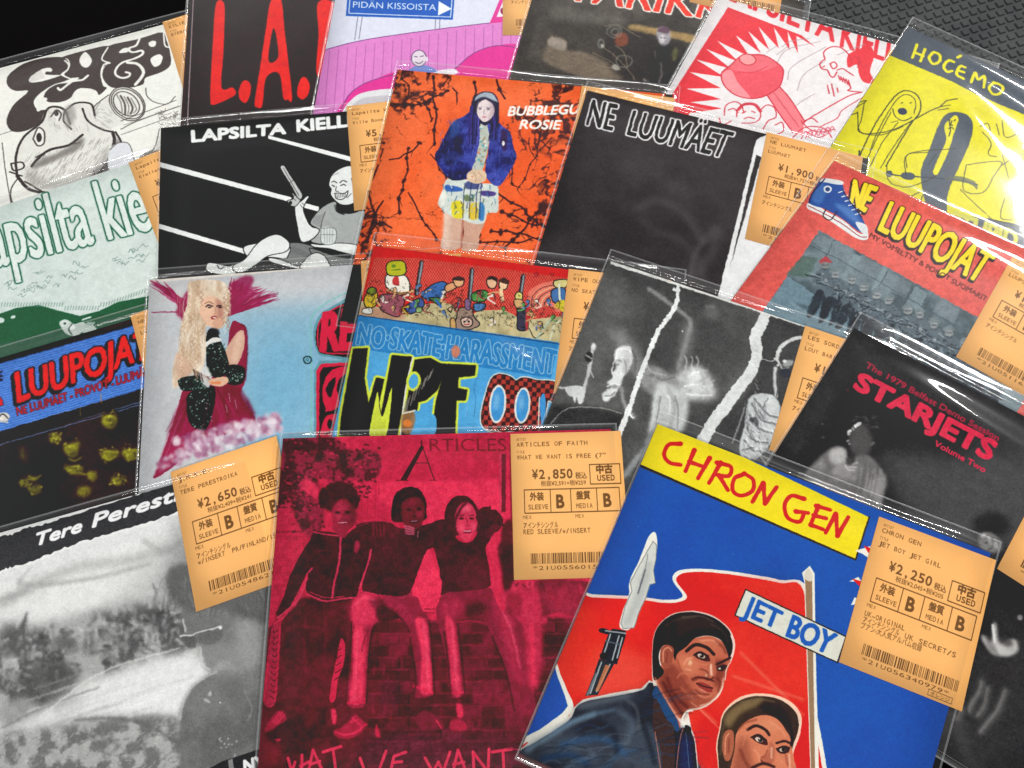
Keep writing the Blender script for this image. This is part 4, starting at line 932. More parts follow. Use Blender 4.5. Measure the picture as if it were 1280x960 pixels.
def art_neluu(r):
    A = Art(700, uvmap(r), (56, 52, 53)).v('w')
    A.all((48, 45, 46), (62, 57, 59), (4, 12, 2), .9)
    def o(s, bl, br, tl, tr): 
        A.text(s, bl, br, tl, (44, 40, 42), 4, (9, (244, 242, 242)), tr=tr)
    A.v('w'); o('NE', (425, 712), (570, 745), (462, 572), (606, 600)); o('LUUMÄET', (655, 768), (1205, 900), (695, 632), (1268, 758))
    A.v('c')
    A.hard([(350, 488), (960, 640), (900, 1700), (60, 1500)], (226, 226, 226)); A.hard([(306, 510), (320, 500), (90, 1500), (60, 1500), (196, 960)], (226, 226, 226)); A.hard([(320, 500), (350, 488), (960, 640), (960, 900), (300, 560)], (226, 226, 226))
    A.v('z')
    for P, w, c, bl in (([(795, 262), (820, 250), (850, 262), (868, 285), (880, 300), (896, 285), (893, 310), (880, 330), (866, 345)], 7, (98, 92, 96), 3), ([(800, 275), (822, 290), (850, 300), (872, 325), (878, 350)], 5, (100, 92, 96), 3), ([(880, 300), (868, 320), (862, 350)], 4, (120, 114, 116), 2), ([(780, 215), (800, 200), (830, 230)], 14, (90, 82, 86), 9), ([(845, 235), (860, 245)], 12, (98, 92, 94), 5)): A.line(P, w, c, .42, blur=bl * 1.3)
    return A.rough(1.2, 40, 12, .03, 30).grain(.012, 12, .9)

def art_luupR(r):
    A = Art(860, uvmap(r), (218, 92, 84)).v('r')
    A.all((212, 86, 80), (226, 104, 92), (3, 4, 2), .5)
    BG = (98, 112, 118)
    A.hard([(258, 72), (1400, 700), (1150, 1160), (-30, 480)], BG)
    m = A.mpoly([(258, 72), (1400, 700), (1150, 1160), (-30, 480)], False)
    A.paint(m, ((70, 84, 90), (116, 132, 138)), .8, 0, (8, 5, 2.6))
    A.hard([(100, 300), (330, 460), (640, 640), (900, 820), (1150, 1160), (-30, 480), (0, 440)], (112, 138, 150), .85); A.hard([(170, 200), (250, 210), (200, 310), (90, 290)], (84, 104, 96), .8)
    for P in ([(330, 140), (440, 180), (410, 250), (300, 200)], [(470, 190), (570, 250), (540, 320), (440, 260)], [(590, 270), (720, 340), (690, 410), (560, 350)], [(860, 420), (960, 470), (930, 540), (820, 480)], [(260, 90), (320, 120), (290, 170), (225, 130)]): A.hard(P, (120, 132, 138), .65); 
    for P in ([(430, 190), (470, 200), (400, 330), (360, 310)], [(575, 250), (600, 262), (540, 380), (515, 370)], [(735, 350), (800, 390), (750, 480), (690, 440)]): A.hard(P, (128, 146, 152), .8)
    for P in ([(330, 120), (250, 290)], [(600, 270), (545, 370)], [(820, 390), (780, 470)], [(210, 150), (340, 210), (560, 330), (700, 410), (960, 560)]): A.line(P, 4, (62, 74, 80), .7, smooth=False)
    q = rnd(7); DK = (42, 48, 54); LT = (150, 164, 170); MD = (92, 104, 112)
    # rank of helmeted men with rifles receding to the lower right
    men = [(285, 240, 1.25), (335, 290, 1.1), (420, 318, 1.15), (480, 355, 1.15), (545, 392, 1.15), (605, 420, 1.15), (700, 470, 1.25), (760, 490, 1.15), (830, 540, 1.2), (905, 580, 1.2), (980, 640, 1.1), (1060, 700, 1.1), (1130, 760, 1.0)]
    for i, (x, y, s) in enumerate(men):
        A.poly([(x - 40 * s, y + 42 * s), (x - 16 * s, y + 20 * s), (x + 22 * s, y + 20 * s), (x + 46 * s, y + 56 * s), (x + 34 * s, y + 120 * s), (x - 30 * s, y + 116 * s), (x - 52 * s, y + 80 * s)], MD, .95, blur=2)
        for k in range(11):
            a = x + q.uniform(-40, 36) * s; b = y + q.uniform(28, 120) * s; A.line([(a, b), (a + q.uniform(-22, 22), b + q.uniform(-6, 26))], q.uniform(3, 8), q.choice([DK, DK, LT, (70, 80, 88), (122, 134, 140)]), .8, blur=1)
        A.poly([(x - 36 * s, y + 110 * s), (x - 4 * s, y + 112 * s), (x - 30 * s, y + 190 * s), (x - 66 * s, y + 215 * s), (x - 70 * s, y + 190 * s)], DK, .9, blur=2); A.poly([(x - 2 * s, y + 110 * s), (x + 34 * s, y + 116 * s), (x + 6 * s, y + 215 * s), (x - 26 * s, y + 235 * s), (x - 20 * s, y + 200 * s)], DK, .9, blur=2)
        A.ell(x, y, 17 * s, 20 * s, (146, 150, 152) if i else (128, 128, 126), 10, 1, 1.5); A.poly([(x - 24 * s, y - 4 * s), (x - 14 * s, y - 24 * s), (x + 10 * s, y - 28 * s), (x + 26 * s, y - 6 * s), (x + 6 * s, y - 8 * s)], (170, 62, 68) if i == 0 else (112, 124, 128), .95, blur=1.5)
        A.poly([(x - 14 * s, y - 2 * s), (x + 2 * s, y + 2 * s), (x + 14 * s, y), (x + 8 * s, y + 8 * s), (x - 10 * s, y + 6 * s)], (76, 84, 90), .8, blur=2); A.line([(x - 12 * s, y + 20 * s), (x + 10 * s, y + 22 * s)], 5, DK, .7, blur=2)
        A.line([(x - 80 * s, y + 42 * s), (x + 46 * s, y + 74 * s)], 6, DK, .85, blur=.8); A.line([(x - 62 * s, y + 34 * s), (x - 10 * s, y + 60 * s)], 5, LT, .7, blur=1); A.ell(x + 4 * s, y + 66 * s, 9 * s, 6 * s, (160, 166, 168), 30, .8, 2)
    for i in range(330):
        t = q.random(); x = 330 + t * 840; y = 400 + t * 440 + q.uniform(-70, 90); A.line([(x, y), (x + q.uniform(-22, 22), y + q.uniform(-14, 18))], q.uniform(3, 7), q.choice([DK, DK, MD, LT]), .7, blur=1)
    A.line([(115, 435), (230, 500), (420, 560)], 6, (150, 166, 172), .6, blur=3); A.ell(180, 455, 44, 10, (60, 74, 82), 25, .6, 5)
    A.rough(2.6, 90, 21, .06, 60); A.v('r')
    # title
    YE = (240, 214, 52); K = (58, 40, 30)
    A.text('NE', (414, -66), (484, -22), (432, -180), YE, 7, (5, K), tr=(548, -142), shadow=(-6, 8, K)); A.text('LUUPOJAT', (552, 68), (1052, 332), (615, -72), YE, 6, (5, K), tr=(1140, 196), shadow=(-8, 9, K))
    A.text('MY VOMELTTY & POROT SUOMARIT', (505, 106), (1088, 428), (516, 84), (70, 34, 34), 1.4, wob=.08)
    A.v('c')
    SB = (38, 78, 150)
    A.poly([(492, 742), (510, 735), (560, 768), (620, 800), (680, 848), (712, 848), (708, 872), (670, 866), (600, 820), (540, 780), (495, 760)], (226, 228, 226)); A.line([(495, 748), (560, 780), (620, 815), (680, 858), (708, 862)], 3, (150, 40, 50))
    A.poly([(498, 738), (512, 700), (535, 660), (556, 650), (612, 662), (626, 690), (640, 722), (690, 790), (706, 838), (680, 842), (620, 796), (560, 762)], SB); A.poly([(520, 690), (548, 664), (560, 700), (540, 740), (510, 728)], (70, 112, 180), .9, blur=4); A.poly([(590, 740), (650, 760), (692, 820), (650, 800)], (86, 128, 190), .8, blur=5)
    A.poly([(538, 660), (556, 648), (618, 658), (616, 672), (560, 664)], (220, 222, 222)); A.ell(566, 688, 15, 13, (224, 228, 230)); A.ell(566, 688, 9, 8, (50, 70, 120)); A.poly([(668, 808), (706, 818), (712, 850), (690, 846)], (216, 220, 222))
    for i in range(6): A.line([(606 + i * 12, 700 + i * 16), (626 + i * 12, 694 + i * 16)], 4, (226, 228, 230))
    A.line([(620, 690), (640, 722), (690, 790)], 4, (28, 40, 80)); A.line([(560, 760), (550, 785), (575, 800), (600, 770)], 3.5, (34, 34, 44)); A.line([(498, 738), (512, 700), (556, 650)], 4, (24, 34, 70))
    return A.rough(.6, 80, 13, .03).grain(.018, 13, .9)

def art_lady(r):
    A = Art(820, uvmap(r), (192, 194, 196)).v('d')
    A.poly([(700, 220), (1500, 220), (1500, 760), (880, 760), (880, 400)], (120, 172, 200), .95, blur=70, smooth=False); A.poly([(850, 420), (1130, 400), (1130, 760), (900, 760)], (104, 170, 204), .8, blur=60)
    A.poly([(560, 140), (1280, 90), (1280, 190), (560, 240)], (200, 196, 196), .7, blur=30)
    A.paint((0, 0, np.ones((A.N, A.N), np.float32)), ((180, 186, 190), (212, 214, 216)), .18, 0, (3, 6, 2))
    A.line([(520, 152), (900, 120), (1400, 72)], 12, (228, 220, 210), smooth=False)
    A.v('o'); CR = (146, 36, 78); q = rnd(3)
    # feather wings
    def feather(x0, y0, x1, y1, w, bend):
        mx, my = (x0 + x1) / 2 + bend * .4, (y0 + y1) / 2 + bend; A.line([(x0, y0), (mx, my), (x1, y1)], w, q.choice([CR, (160, 46, 90), (128, 26, 64), (176, 70, 110)]), .92, taper=.85)
    for i in range(70):
        t = i / 69; feather(165 + q.uniform(-6, 12), 150 + 60 * t, 8 + 120 * t + q.uniform(-10, 10) - (20 if t < .3 else 0), 45 + 90 * t ** 1.3 + q.uniform(-22, 20), q.uniform(9, 17), q.uniform(-16, 12))
    for i in range(84):
        t = i / 83; feather(360 + q.uniform(-8, 8), 190 - 60 * t + q.uniform(-10, 10), 590 - 220 * t + q.uniform(-16, 16), 120 - 80 * t + q.uniform(-20, 18), q.uniform(9, 17), q.uniform(-18, 14))
    A.poly([(110, 180), (170, 80), (150, 220), (130, 210)], CR, .9, blur=4); A.poly([(365, 60), (420, 20), (470, 30), (430, 120), (380, 190), (360, 130)], CR, .85, blur=5)
    A.line([(0, 186), (120, 184)], 6, CR, .8); 
    # cape and gown
    A.poly([(365, 240), (410, 236), (434, 262), (440, 360), (430, 500), (410, 560), (440, 620), (480, 700), (400, 740), (200, 780), (120, 880), (20, 950), (10, 930), (60, 800), (110, 640), (160, 520), (230, 520), (330, 420)], (140, 30, 66))
    mm = A.mpoly([(110, 640), (230, 520), (330, 520), (410, 540), (470, 700), (200, 780), (30, 940), (60, 800)]); A.paint(mm, ((112, 20, 50), (168, 46, 86)), .7, 3, (14, 7, 2.2, .4))
    A.line([(10, 940), (60, 800), (125, 600)], 5, (196, 150, 170), .8); A.line([(60, 860), (110, 720), (150, 600)], 3, (180, 96, 130), .7)
    for i in range(60):
        x = q.uniform(60, 440); x0 = 250 + (x - 250) * .35; A.line([(x0, 540), ((x + x0) / 2, 640), (x, 760 - abs(x - 300) * .1)], q.uniform(2, 6), q.choice([(112, 20, 50), (176, 54, 94), (100, 16, 44), (160, 40, 80)]), .45, blur=2)
    # hair
    HB = (220, 200, 174)
    hp = [(165, 60), (190, 40), (290, 36), (345, 60), (360, 120), (350, 200), (320, 260), (250, 250), (250, 330), (240, 420), (220, 470), (170, 470), (130, 520), (95, 530), (100, 420), (130, 330), (140, 220), (165, 140)]
    A.poly(hp, HB); A.paint(A.mpoly(hp), ((196, 168, 140), (236, 224, 206)), .8, 0, (30, 9, 2.2, .3))
    for i in range(60): x = q.uniform(120, 260); y = q.uniform(80, 420); A.line([(x, y), (x - 8 + q.uniform(-6, 6), y + 50), (x - 4, y + 90)], q.uniform(1.5, 4), q.choice([(240, 230, 212), (190, 160, 130), (214, 190, 160), (170, 136, 112)]), .5)
    # gloved arms, body and figure
    A.poly([(110, 380), (150, 390), (180, 440), (170, 500), (120, 500)], (206, 170, 146), .8, blur=5)
    A.poly([(375, 300), (420, 270), (425, 350), (390, 430), (345, 450), (335, 380)], (206, 164, 142)); A.poly([(385, 300), (415, 280), (400, 400), (370, 420)], (226, 190, 168), .7, blur=6)
    GN = (26, 44, 40)
    for P in ([(120, 500), (160, 482), (230, 480), (262, 510), (220, 545), (140, 545)], [(170, 560), (280, 525), (290, 600), (255, 720), (215, 725), (175, 700), (160, 630)], [(350, 430), (425, 440), (420, 510), (360, 520), (340, 480)], [(250, 300), (268, 262), (300, 280), (315, 310), (350, 400), (352, 460), (300, 490), (255, 450), (250, 380)]): A.poly(P, GN)
    for i in range(330):
        P = q.choice([(q.uniform(125, 250), q.uniform(490, 540)), (q.uniform(172, 280), q.uniform(540, 715)), (q.uniform(255, 345), q.uniform(320, 470)), (q.uniform(355, 420), q.uniform(445, 510))]); A.ell(P[0], P[1], q.uniform(1.5, 4), q.uniform(1.5, 3.5), q.choice([(150, 176, 166), (40, 90, 74), (20, 60, 50), (90, 120, 112), (10, 24, 24), (206, 214, 206)]), 0, .85)
    A.poly([(245, 330), (275, 305), (312, 305), (318, 318), (270, 330), (252, 345)], (222, 220, 214)); A.poly([(230, 440), (262, 445), (268, 520), (250, 530), (222, 490)], (212, 212, 208), .9, blur=2)
    for i in range(14): A.line([(190 + i * 6, 450 + i * 3), (200 + i * 6, 480 + q.uniform(-8, 30))], 5, q.choice([(226, 222, 216), (60, 50, 50), (180, 150, 140)]), .8)
    A.poly([(262, 500), (300, 488), (345, 485), (350, 510), (320, 528), (272, 520)], (218, 176, 146)); A.line([(275, 512), (315, 512)], 8, (226, 120, 70), .9, blur=2)
    # face
    A.poly([(218, 130), (240, 108), (290, 105), (325, 130), (332, 175), (322, 225), (295, 255), (262, 250), (232, 215), (216, 170)], (226, 184, 156)); A.poly([(300, 120), (330, 140), (330, 200), (305, 240), (300, 190)], (160, 104, 92), .7, blur=8)
    A.poly([(210, 130), (240, 92), (310, 92), (345, 130), (350, 200), (335, 170), (315, 130), (270, 110), (232, 130), (216, 190)], HB, .95, blur=2)
    for P in ([(248, 160), (262, 152), (280, 158)], [(298, 158), (312, 154), (326, 162)]): A.line(P, 6, (60, 44, 50), .95, blur=1)
    A.ell(265, 163, 8, 4, (44, 34, 40), 0, 1, 1); A.ell(313, 163, 7, 4, (44, 34, 40), 0, 1, 1); A.line([(244, 146), (264, 138), (282, 146)], 4, (120, 80, 60), .8); A.line([(290, 165), (294, 190), (284, 196)], 4, (170, 116, 96), .8, blur=1.5)
    A.ell(287, 212, 16, 9, (140, 34, 44), 0, 1, 1.5); A.ell(288, 211, 10, 3.5, (236, 224, 214)); A.poly([(290, 215), (315, 210), (330, 235), (300, 265), (280, 245)], (212, 164, 138), .95, blur=3)
    A.poly([(268, 262), (300, 262), (310, 290), (260, 300)], (30, 30, 34), .9, blur=3)
    for i in range(70):     # curls round the face and over the shoulder
        x = q.choice([q.uniform(165, 230), q.uniform(325, 362), q.uniform(130, 210)]); y = q.uniform(60, 250) if x > 300 else q.uniform(60, 470); c = q.choice([(236, 222, 200), (170, 134, 108), (206, 178, 148), (244, 234, 216), (150, 112, 92)])
        A.line([(x, y), (x + 9, y + 10), (x - 4, y + 22), (x + 8, y + 34), (x - 2, y + 44)], q.uniform(2, 4.5), c, .55)
    A.line([(410, 240), (436, 270), (440, 370), (432, 500)], 6, (96, 16, 44), .7, blur=2)
    for P in ([(440, 600), (470, 680)], [(330, 560), (350, 700)], [(260, 600), (230, 740)], [(160, 640), (90, 800)]): A.line(P, 8, (96, 14, 40), .6, blur=4)
    # cloud of tulle
    for i in range(260):
        t = q.random(); x = 110 + t * 480; y = 815 - t * 130 + q.uniform(-50, 70) * (1 - .3 * t)
        A.ell(x, y, q.uniform(8, 24), q.uniform(7, 18), q.choice([(228, 214, 222), (206, 176, 194), (236, 228, 232), (172, 120, 150), (150, 84, 120)]), q.uniform(0, 90), .6, q.uniform(3, 7))
    for i in range(40): t = q.random(); x = 20 + t * 120; A.ell(x, 900 - t * 70 + q.uniform(-20, 30), 12, 8, q.choice([(214, 200, 210), (160, 100, 130)]), 0, .5, 5)
    for x, y in ((355, 560), (385, 590), (340, 610)): A.line([(x, y), (x + 6, y + 40)], 2.5, (206, 176, 186), .8)
    # lettering panels on the right
    A.v('d'); TE = (96, 150, 160); RD = (206, 44, 70); BK = (46, 26, 32)
    A.poly([(1140, 330), (1165, 270), (1220, 235), (1330, 195), (1330, 420), (1190, 425), (1150, 400)], TE); A.poly([(1148, 335), (1172, 280), (1222, 245), (1340, 205), (1340, 410), (1190, 417), (1155, 395)], BK)
    A.line([(1156, 380), (1156, 320), (1180, 272), (1240, 240), (1330, 215)], 5, RD); A.line([(1156, 385), (1190, 412), (1330, 410)], 5, RD)
    A.text('RED', (1168, 402), (1370, 392), (1178, 268), RD, 8, tr=(1380, 225))
    A.hard([(1142, 720), (1142, 475), (1160, 440), (1330, 432), (1330, 720)], TE); A.hard([(1150, 722), (1150, 478), (1166, 450), (1330, 442), (1330, 722)], RD); A.hard([(1160, 722), (1162, 484), (1176, 462), (1330, 452), (1330, 722)], BK)
    A.poly([(1172, 560), (1185, 500), (1225, 465), (1300, 458), (1240, 500), (1225, 540), (1235, 600), (1190, 620)], RD); A.poly([(1185, 545), (1200, 512), (1222, 500), (1212, 545), (1200, 575)], BK); A.poly([(1168, 720), (1175, 660), (1200, 635), (1240, 640), (1235, 720)], RD); A.ell(1200, 670, 10, 18, BK); A.line([(1185, 620), (1250, 600), (1300, 610)], 8, RD); A.line([(1180, 705), (1230, 690)], 5, BK)
    A.line([(1132, 740), (1132, 460), (1130, 300), (1160, 250), (1220, 210), (1300, 175)], 3.5, (120, 190, 176))
    A.ell(1118, 436, 17, 16, (50, 70, 74)); A.ell(1118, 436, 11, 10, (112, 172, 196)); A.ell(1118, 436, 5, 5, (50, 70, 74)); A.ell(1118, 436, 2.5, 2.5, (150, 200, 210))
    return A.rough(1.3, 90, 14, .03).grain(.016, 14, .9)

def art_wipe(r):
    A = Art(820, uvmap(r), (84, 164, 214)).v('e'); K = (40, 38, 36); q = rnd(9)
    A.all((74, 150, 204), (98, 176, 222), (3, 6, 2), .6)
    A.hard([(195, 70), (915, 160), (860, 436), (132, 330)], (208, 44, 44))
    A.v('p')
    # chain-link fence
    net = [(112, 92), (1080, 190), (1040, 400), (60, 300)]
    m = A.mpoly([(112, 88), (330, 90), (560, 120), (800, 150), (1075, 190), (1050, 400), (850, 380), (660, 340), (400, 310), (55, 300)], False)
    if m is not None:
        x, y, a = m; fe = Art(A.N, A.to_uv, (0, 0, 0)); fe.view = A.view
        for i in range(-34, 100):
            fe.line([(i * 13, 60), (i * 13 + 230, 420)], 2.6, (255, 255, 255), 1, smooth=False); fe.line([(i * 13 + 230, 60), (i * 13, 420)], 2.2, (255, 255, 255), 1, smooth=False)
        A.paint(m, (96, 40, 44), .22); A.paint((x, y, a * fe.img[y:y + a.shape[0], x:x + a.shape[1], 0]), (232, 140, 112), .75)
    # paved ground
    g = [(40, 300), (170, 350), (300, 360), (360, 320), (460, 312), (520, 330), (560, 400), (640, 350), (760, 350), (860, 400), (1060, 380), (1080, 520), (800, 480), (30, 375)]
    A.hard(g, (186, 172, 128)); A.paint(A.mpoly(g, False), ((156, 144, 106), (202, 190, 146)), .7, 0, (14, 7, 2))
    A.poly([(30, 330), (130, 340), (250, 360), (240, 400), (30, 370)], (176, 120, 100), .7, blur=8)
    for x in (430, 520, 670, 710, 740): A.line([(x, 330), (x - 6, 440)], 3, (120, 110, 84), .6)
    def pole(x0, y0, x1, y1):
        A.line([(x0, y0), (x1, y1)], 22, (70, 56, 62)); A.line([(x0 + 3, y0), (x1 + 3, y1)], 8, (132, 146, 150)); A.line([(x0 - 8, y0), (x1 - 8, y1)], 3, K)
    pole(348, 112, 322, 270); pole(600, 148, 584, 330); pole(856, 180, 838, 300)
    def fig(body, col, w=5): A.poly(body, col); A.line(body, w, K, closed=True)
    # children brawling, cartoon line work
    fig([(140, 280), (190, 270), (260, 285), (250, 350), (230, 385), (170, 365), (140, 340)], (150, 84, 96)); fig([(170, 180), (200, 172), (265, 178), (290, 230), (275, 270), (215, 262), (170, 232)], (232, 226, 212)); fig([(172, 130), (190, 108), (250, 104), (270, 130), (262, 172), (200, 180), (175, 165)], (176, 176, 44)); A.poly([(205, 190), (230, 185), (235, 225), (205, 222)], (190, 60, 60)); A.ell(208, 130, 12, 8, (96, 130, 50)); A.line([(200, 150), (240, 148)], 5, (90, 110, 40)); A.line([(180, 250), (230, 265), (285, 262)], 12, (214, 160, 110)); A.line([(180, 250), (230, 265), (285, 262)], 3, K)
    fig([(60, 300), (80, 260), (120, 255), (128, 300), (110, 335), (70, 335)], (214, 178, 50)); fig([(75, 255), (95, 235), (120, 245), (115, 268), (85, 270)], (120, 140, 50)); fig([(55, 345), (95, 340), (98, 368), (55, 365)], (222, 220, 208), 3)
    fig([(345, 272), (400, 225), (450, 208), (480, 225), (470, 262), (430, 300), (380, 300)], (64, 104, 166)); fig([(470, 225), (520, 210), (525, 235), (470, 262)], (208, 150, 106)); fig([(505, 195), (530, 185), (560, 200), (550, 230), (520, 232)], (216, 164, 120)); A.poly([(505, 198), (530, 180), (565, 195), (545, 205)], (60, 44, 36)); fig([(385, 290), (440, 290), (440, 328), (395, 300)], (76, 128, 76)); A.line([(420, 300), (445, 335)], 12, (64, 104, 166)); A.line([(345, 275), (372, 258), (400, 245)], 6, (214, 170, 130))
    fig([(270, 330), (340, 290), (360, 330), (290, 370)], (70, 90, 150)); fig([(325, 335), (350, 340), (345, 362), (322, 360)], (140, 170, 110), 3)
    fig([(600, 270), (640, 250), (680, 262), (670, 300), (630, 310), (600, 300)], (84, 150, 80)); fig([(675, 200), (700, 190), (725, 210), (712, 240), (682, 236)], (222, 176, 140)); A.poly([(672, 198), (690, 180), (725, 188), (725, 208), (700, 198)], (56, 44, 40)); fig([(735, 215), (752, 200), (778, 215), (770, 245), (742, 245)], (226, 190, 150)); A.poly([(732, 205), (758, 188), (785, 205), (775, 222)], (70, 50, 40)); A.line([(680, 270), (730, 262), (748, 290)], 9, (208, 150, 106)); A.line([(745, 248), (752, 300)], 16, (226, 196, 150)); fig([(610, 320), (665, 318), (660, 345), (615, 355)], (76, 120, 170)); 
    fig([(815, 275), (832, 260), (852, 270), (850, 300), (822, 302)], (206, 196, 110)); fig([(830, 335), (872, 332), (880, 440), (830, 450), (826, 400)], (64, 62, 78)); fig([(810, 300), (850, 300), (865, 335), (825, 340)], (202, 160, 110), 4); A.line([(800, 400), (795, 455)], 9, (206, 180, 130)); A.line([(895, 390), (915, 370)], 7, (190, 120, 90)); A.line([(885, 440), (915, 490), (960, 465)], 4, K); A.poly([(870, 330), (885, 335), (880, 440), (868, 440)], (190, 60, 60), .9)
    fig([(530, 350), (560, 335), (600, 345), (610, 385), (640, 420), (600, 445), (560, 450), (520, 460), (500, 430), (520, 400)], (150, 126, 112)); fig([(545, 395), (575, 385), (600, 400), (595, 430), (555, 430)], (206, 176, 160)); A.ell(562, 408, 6, 5, K); A.ell(584, 408, 6, 5, K); A.line([(560, 422), (588, 420)], 4, (150, 40, 50)); fig([(490, 400), (515, 395), (520, 460), (500, 460)], (190, 150, 96), 4); fig([(565, 300), (590, 300), (592, 345), (568, 345)], (126, 96, 130), 3); fig([(480, 345), (500, 335), (495, 362)], (200, 170, 130), 4)
    A.poly([(880, 270), (930, 225), (1000, 205), (1075, 195), (1070, 260), (1040, 360), (980, 330), (900, 350)], (226, 130, 110), .75)
    for k in range(6): A.line([(895 + k * 16, 340 - k * 2), (905 + k * 18, 280 + k * 3), (960 + k * 14, 235 + k * 10), (1050, 222 + k * 10)], 3.5, (214, 204, 150) if k % 2 else K, .85)
    fig([(1010, 205), (1075, 198), (1070, 235), (1020, 238)], (206, 196, 130)); fig([(1000, 250), (1062, 240), (1065, 300), (1030, 318), (1000, 300)], (70, 108, 160)); A.poly([(1020, 318), (1062, 300), (1055, 360)], (206, 190, 60)); A.line([(1035, 220), (1040, 300)], 10, (206, 206, 180))
    A.line([(920, 500), (960, 440), (1010, 380)], 12, (166, 186, 166), .8, blur=2); A.line([(990, 500), (1010, 430), (1040, 400)], 8, (206, 214, 190), .8, blur=2)
    for i in range(34):
        x = q.uniform(90, 1050); y = 150 + x * .12 + q.uniform(30, 170); c = q.choice([(206, 160, 110), (84, 120, 170), (190, 170, 60), (96, 150, 84), (226, 214, 200), (150, 70, 70)])
        A.ell(x, y, q.uniform(6, 12), q.uniform(6, 12), c, q.uniform(0, 90)); A.line([(x, y), (x + q.uniform(-26, 26), y + q.uniform(8, 30)), (x + q.uniform(-30, 30), y + q.uniform(20, 44))], q.uniform(5, 9), c); A.line([(x - 8, y - 6), (x + 4, y - 10), (x + 10, y + 2), (x + q.uniform(-20, 24), y + 26)], 2.6, K)
    for i in range(420): x = q.uniform(70, 1060); y = 130 + x * .12 + q.uniform(50, 210); A.line([(x, y), (x + q.uniform(-12, 12), y + q.uniform(-10, 12)), (x + q.uniform(-14, 14), y + q.uniform(-4, 16))], 2.2, K, .6)
    A.line([(912, 170), (925, 160), (932, 178)], 5, (140, 30, 40)); A.ell(998, 172, 16, 9, (170, 50, 50)); A.ell(918, 178, 9, 13, (170, 60, 60), 0, .8)
    A.v('e'); BL = (52, 126, 186)
    A.hard([(135, 330), (300, 352), (868, 430), (840, 560), (120, 450), (118, 440)], BL); A.line([(140, 332), (870, 436)], 4, (40, 70, 110), smooth=False)
    A.text('NO·SKATE·HARASSMENT', (134, 436), (852, 546), (146, 364), BL, 3.6, (3.0, (176, 212, 226)), tr=(862, 462), wob=.04)
    A.poly([(478, 455), (495, 440), (510, 460), (500, 485), (482, 482)], (206, 120, 90), .9, blur=2)
    YG = (206, 220, 72); BK = (42, 38, 36); BB = (84, 164, 214)
    # W I P (upper part of the big word)
    def blk(P): A.paint(A.grow(A.mpoly(P, False), 11 * A.sc(P)), YG)
    def blf(P): A.paint(A.grow(A.mpoly(P, False), 3 * A.sc(P)), BK)
    Ws = [[(122, 455), (172, 452), (160, 560), (176, 660), (205, 560), (232, 565), (214, 650), (222, 700), (262, 478), (332, 484), (280, 770), (72, 770), (78, 700)], [(346, 494), (400, 488), (440, 510), (446, 552), (426, 604), (384, 640), (356, 646), (338, 770), (292, 770)], [(428, 508), (566, 515), (562, 550), (503, 556), (499, 598), (534, 604), (528, 640), (494, 640), (490, 770), (404, 770), (424, 640), (446, 560)]]
    for P in Ws: blk(P)
    for P in Ws: blf(P)
    A.poly([(182, 770), (196, 668), (210, 610), (216, 668), (228, 700), (246, 640), (262, 600), (240, 770)], YG); A.poly([(188, 770), (200, 690), (212, 650), (220, 700), (232, 720), (238, 690), (232, 770)], (196, 206, 70))
    A.line([(338, 482), (312, 600), (292, 770)], 5, (222, 220, 210)); A.ell(340, 572, 26, 36, YG, 10); A.ell(340, 572, 17, 27, BB, 10)
    A.poly([(330, 770), (335, 690), (365, 680), (420, 700), (412, 770)], BB); 
    for i in range(16): x = 300 + i * 7; A.line([(x, 700 - i * 10), (x + 14, 640 - i * 8)], 3, q.choice([(150, 148, 140), BK, (96, 94, 90)]), .8)
    A.poly([(300, 690), (340, 680), (345, 720), (325, 765), (296, 750)], (150, 110, 72), .9, blur=2); A.ell(318, 725, 16, 14, (214, 124, 62)); A.line([(300, 690), (345, 678)], 6, (206, 206, 190))
    # OUT in red and black checks
    o = [[(600, 640), (622, 570), (650, 548), (690, 556), (712, 572), (740, 560), (790, 570), (860, 580), (850, 640), (826, 640), (818, 690), (806, 750), (740, 756), (690, 750), (648, 756), (600, 740), (588, 700)]]
    for P in o: A.paint(A.grow(A.mpoly(P), 8 * A.sc(P)), (226, 222, 214)); A.paint(A.grow(A.mpoly(P), 4 * A.sc(P)), BK); m = A.mpoly(P)
    A.paint(m, (172, 66, 58)); ck = Art(A.N, A.to_uv, (0, 0, 0)); ck.view = A.view
    for i in range(20):
        for j in range(14):
            if (i + j) % 2: x = 580 + i * 16; y = 540 + j * 17 + i * 1.6; ck.hard([(x, y), (x + 16, y + 1.6), (x + 14, y + 19), (x - 2, y + 17)], (255, 255, 255))
    x, y, a = m; A.paint((x, y, a * ck.img[y:y + a.shape[0], x:x + a.shape[1], 0]), (54, 34, 34), .92)
    for (cx, cy, a, b) in ((646, 655, 24, 62), (736, 660, 22, 58)): A.ell(cx, cy, a + 7, b + 8, (222, 220, 212), 5); A.ell(cx, cy, a, b, (70, 146, 206), 5); A.ell(cx - 4, cy - 10, a * .4, b * .5, (150, 196, 222), 5, .6, 6)
    A.poly([(800, 640), (818, 620), (820, 700), (806, 740)], (70, 146, 206)); A.line([(798, 630), (794, 740)], 4, (222, 220, 212)); A.line([(596, 745), (690, 762), (760, 765)], 4, (222, 220, 212))
    A.line([(570, 560), (560, 600), (566, 640), (560, 700)], 3, (60, 110, 160), .6); A.line([(540, 640), (530, 700)], 3, (120, 180, 216), .7)
    return A.rough(.8, 100, 15, .04).grain(.016, 15, .8)

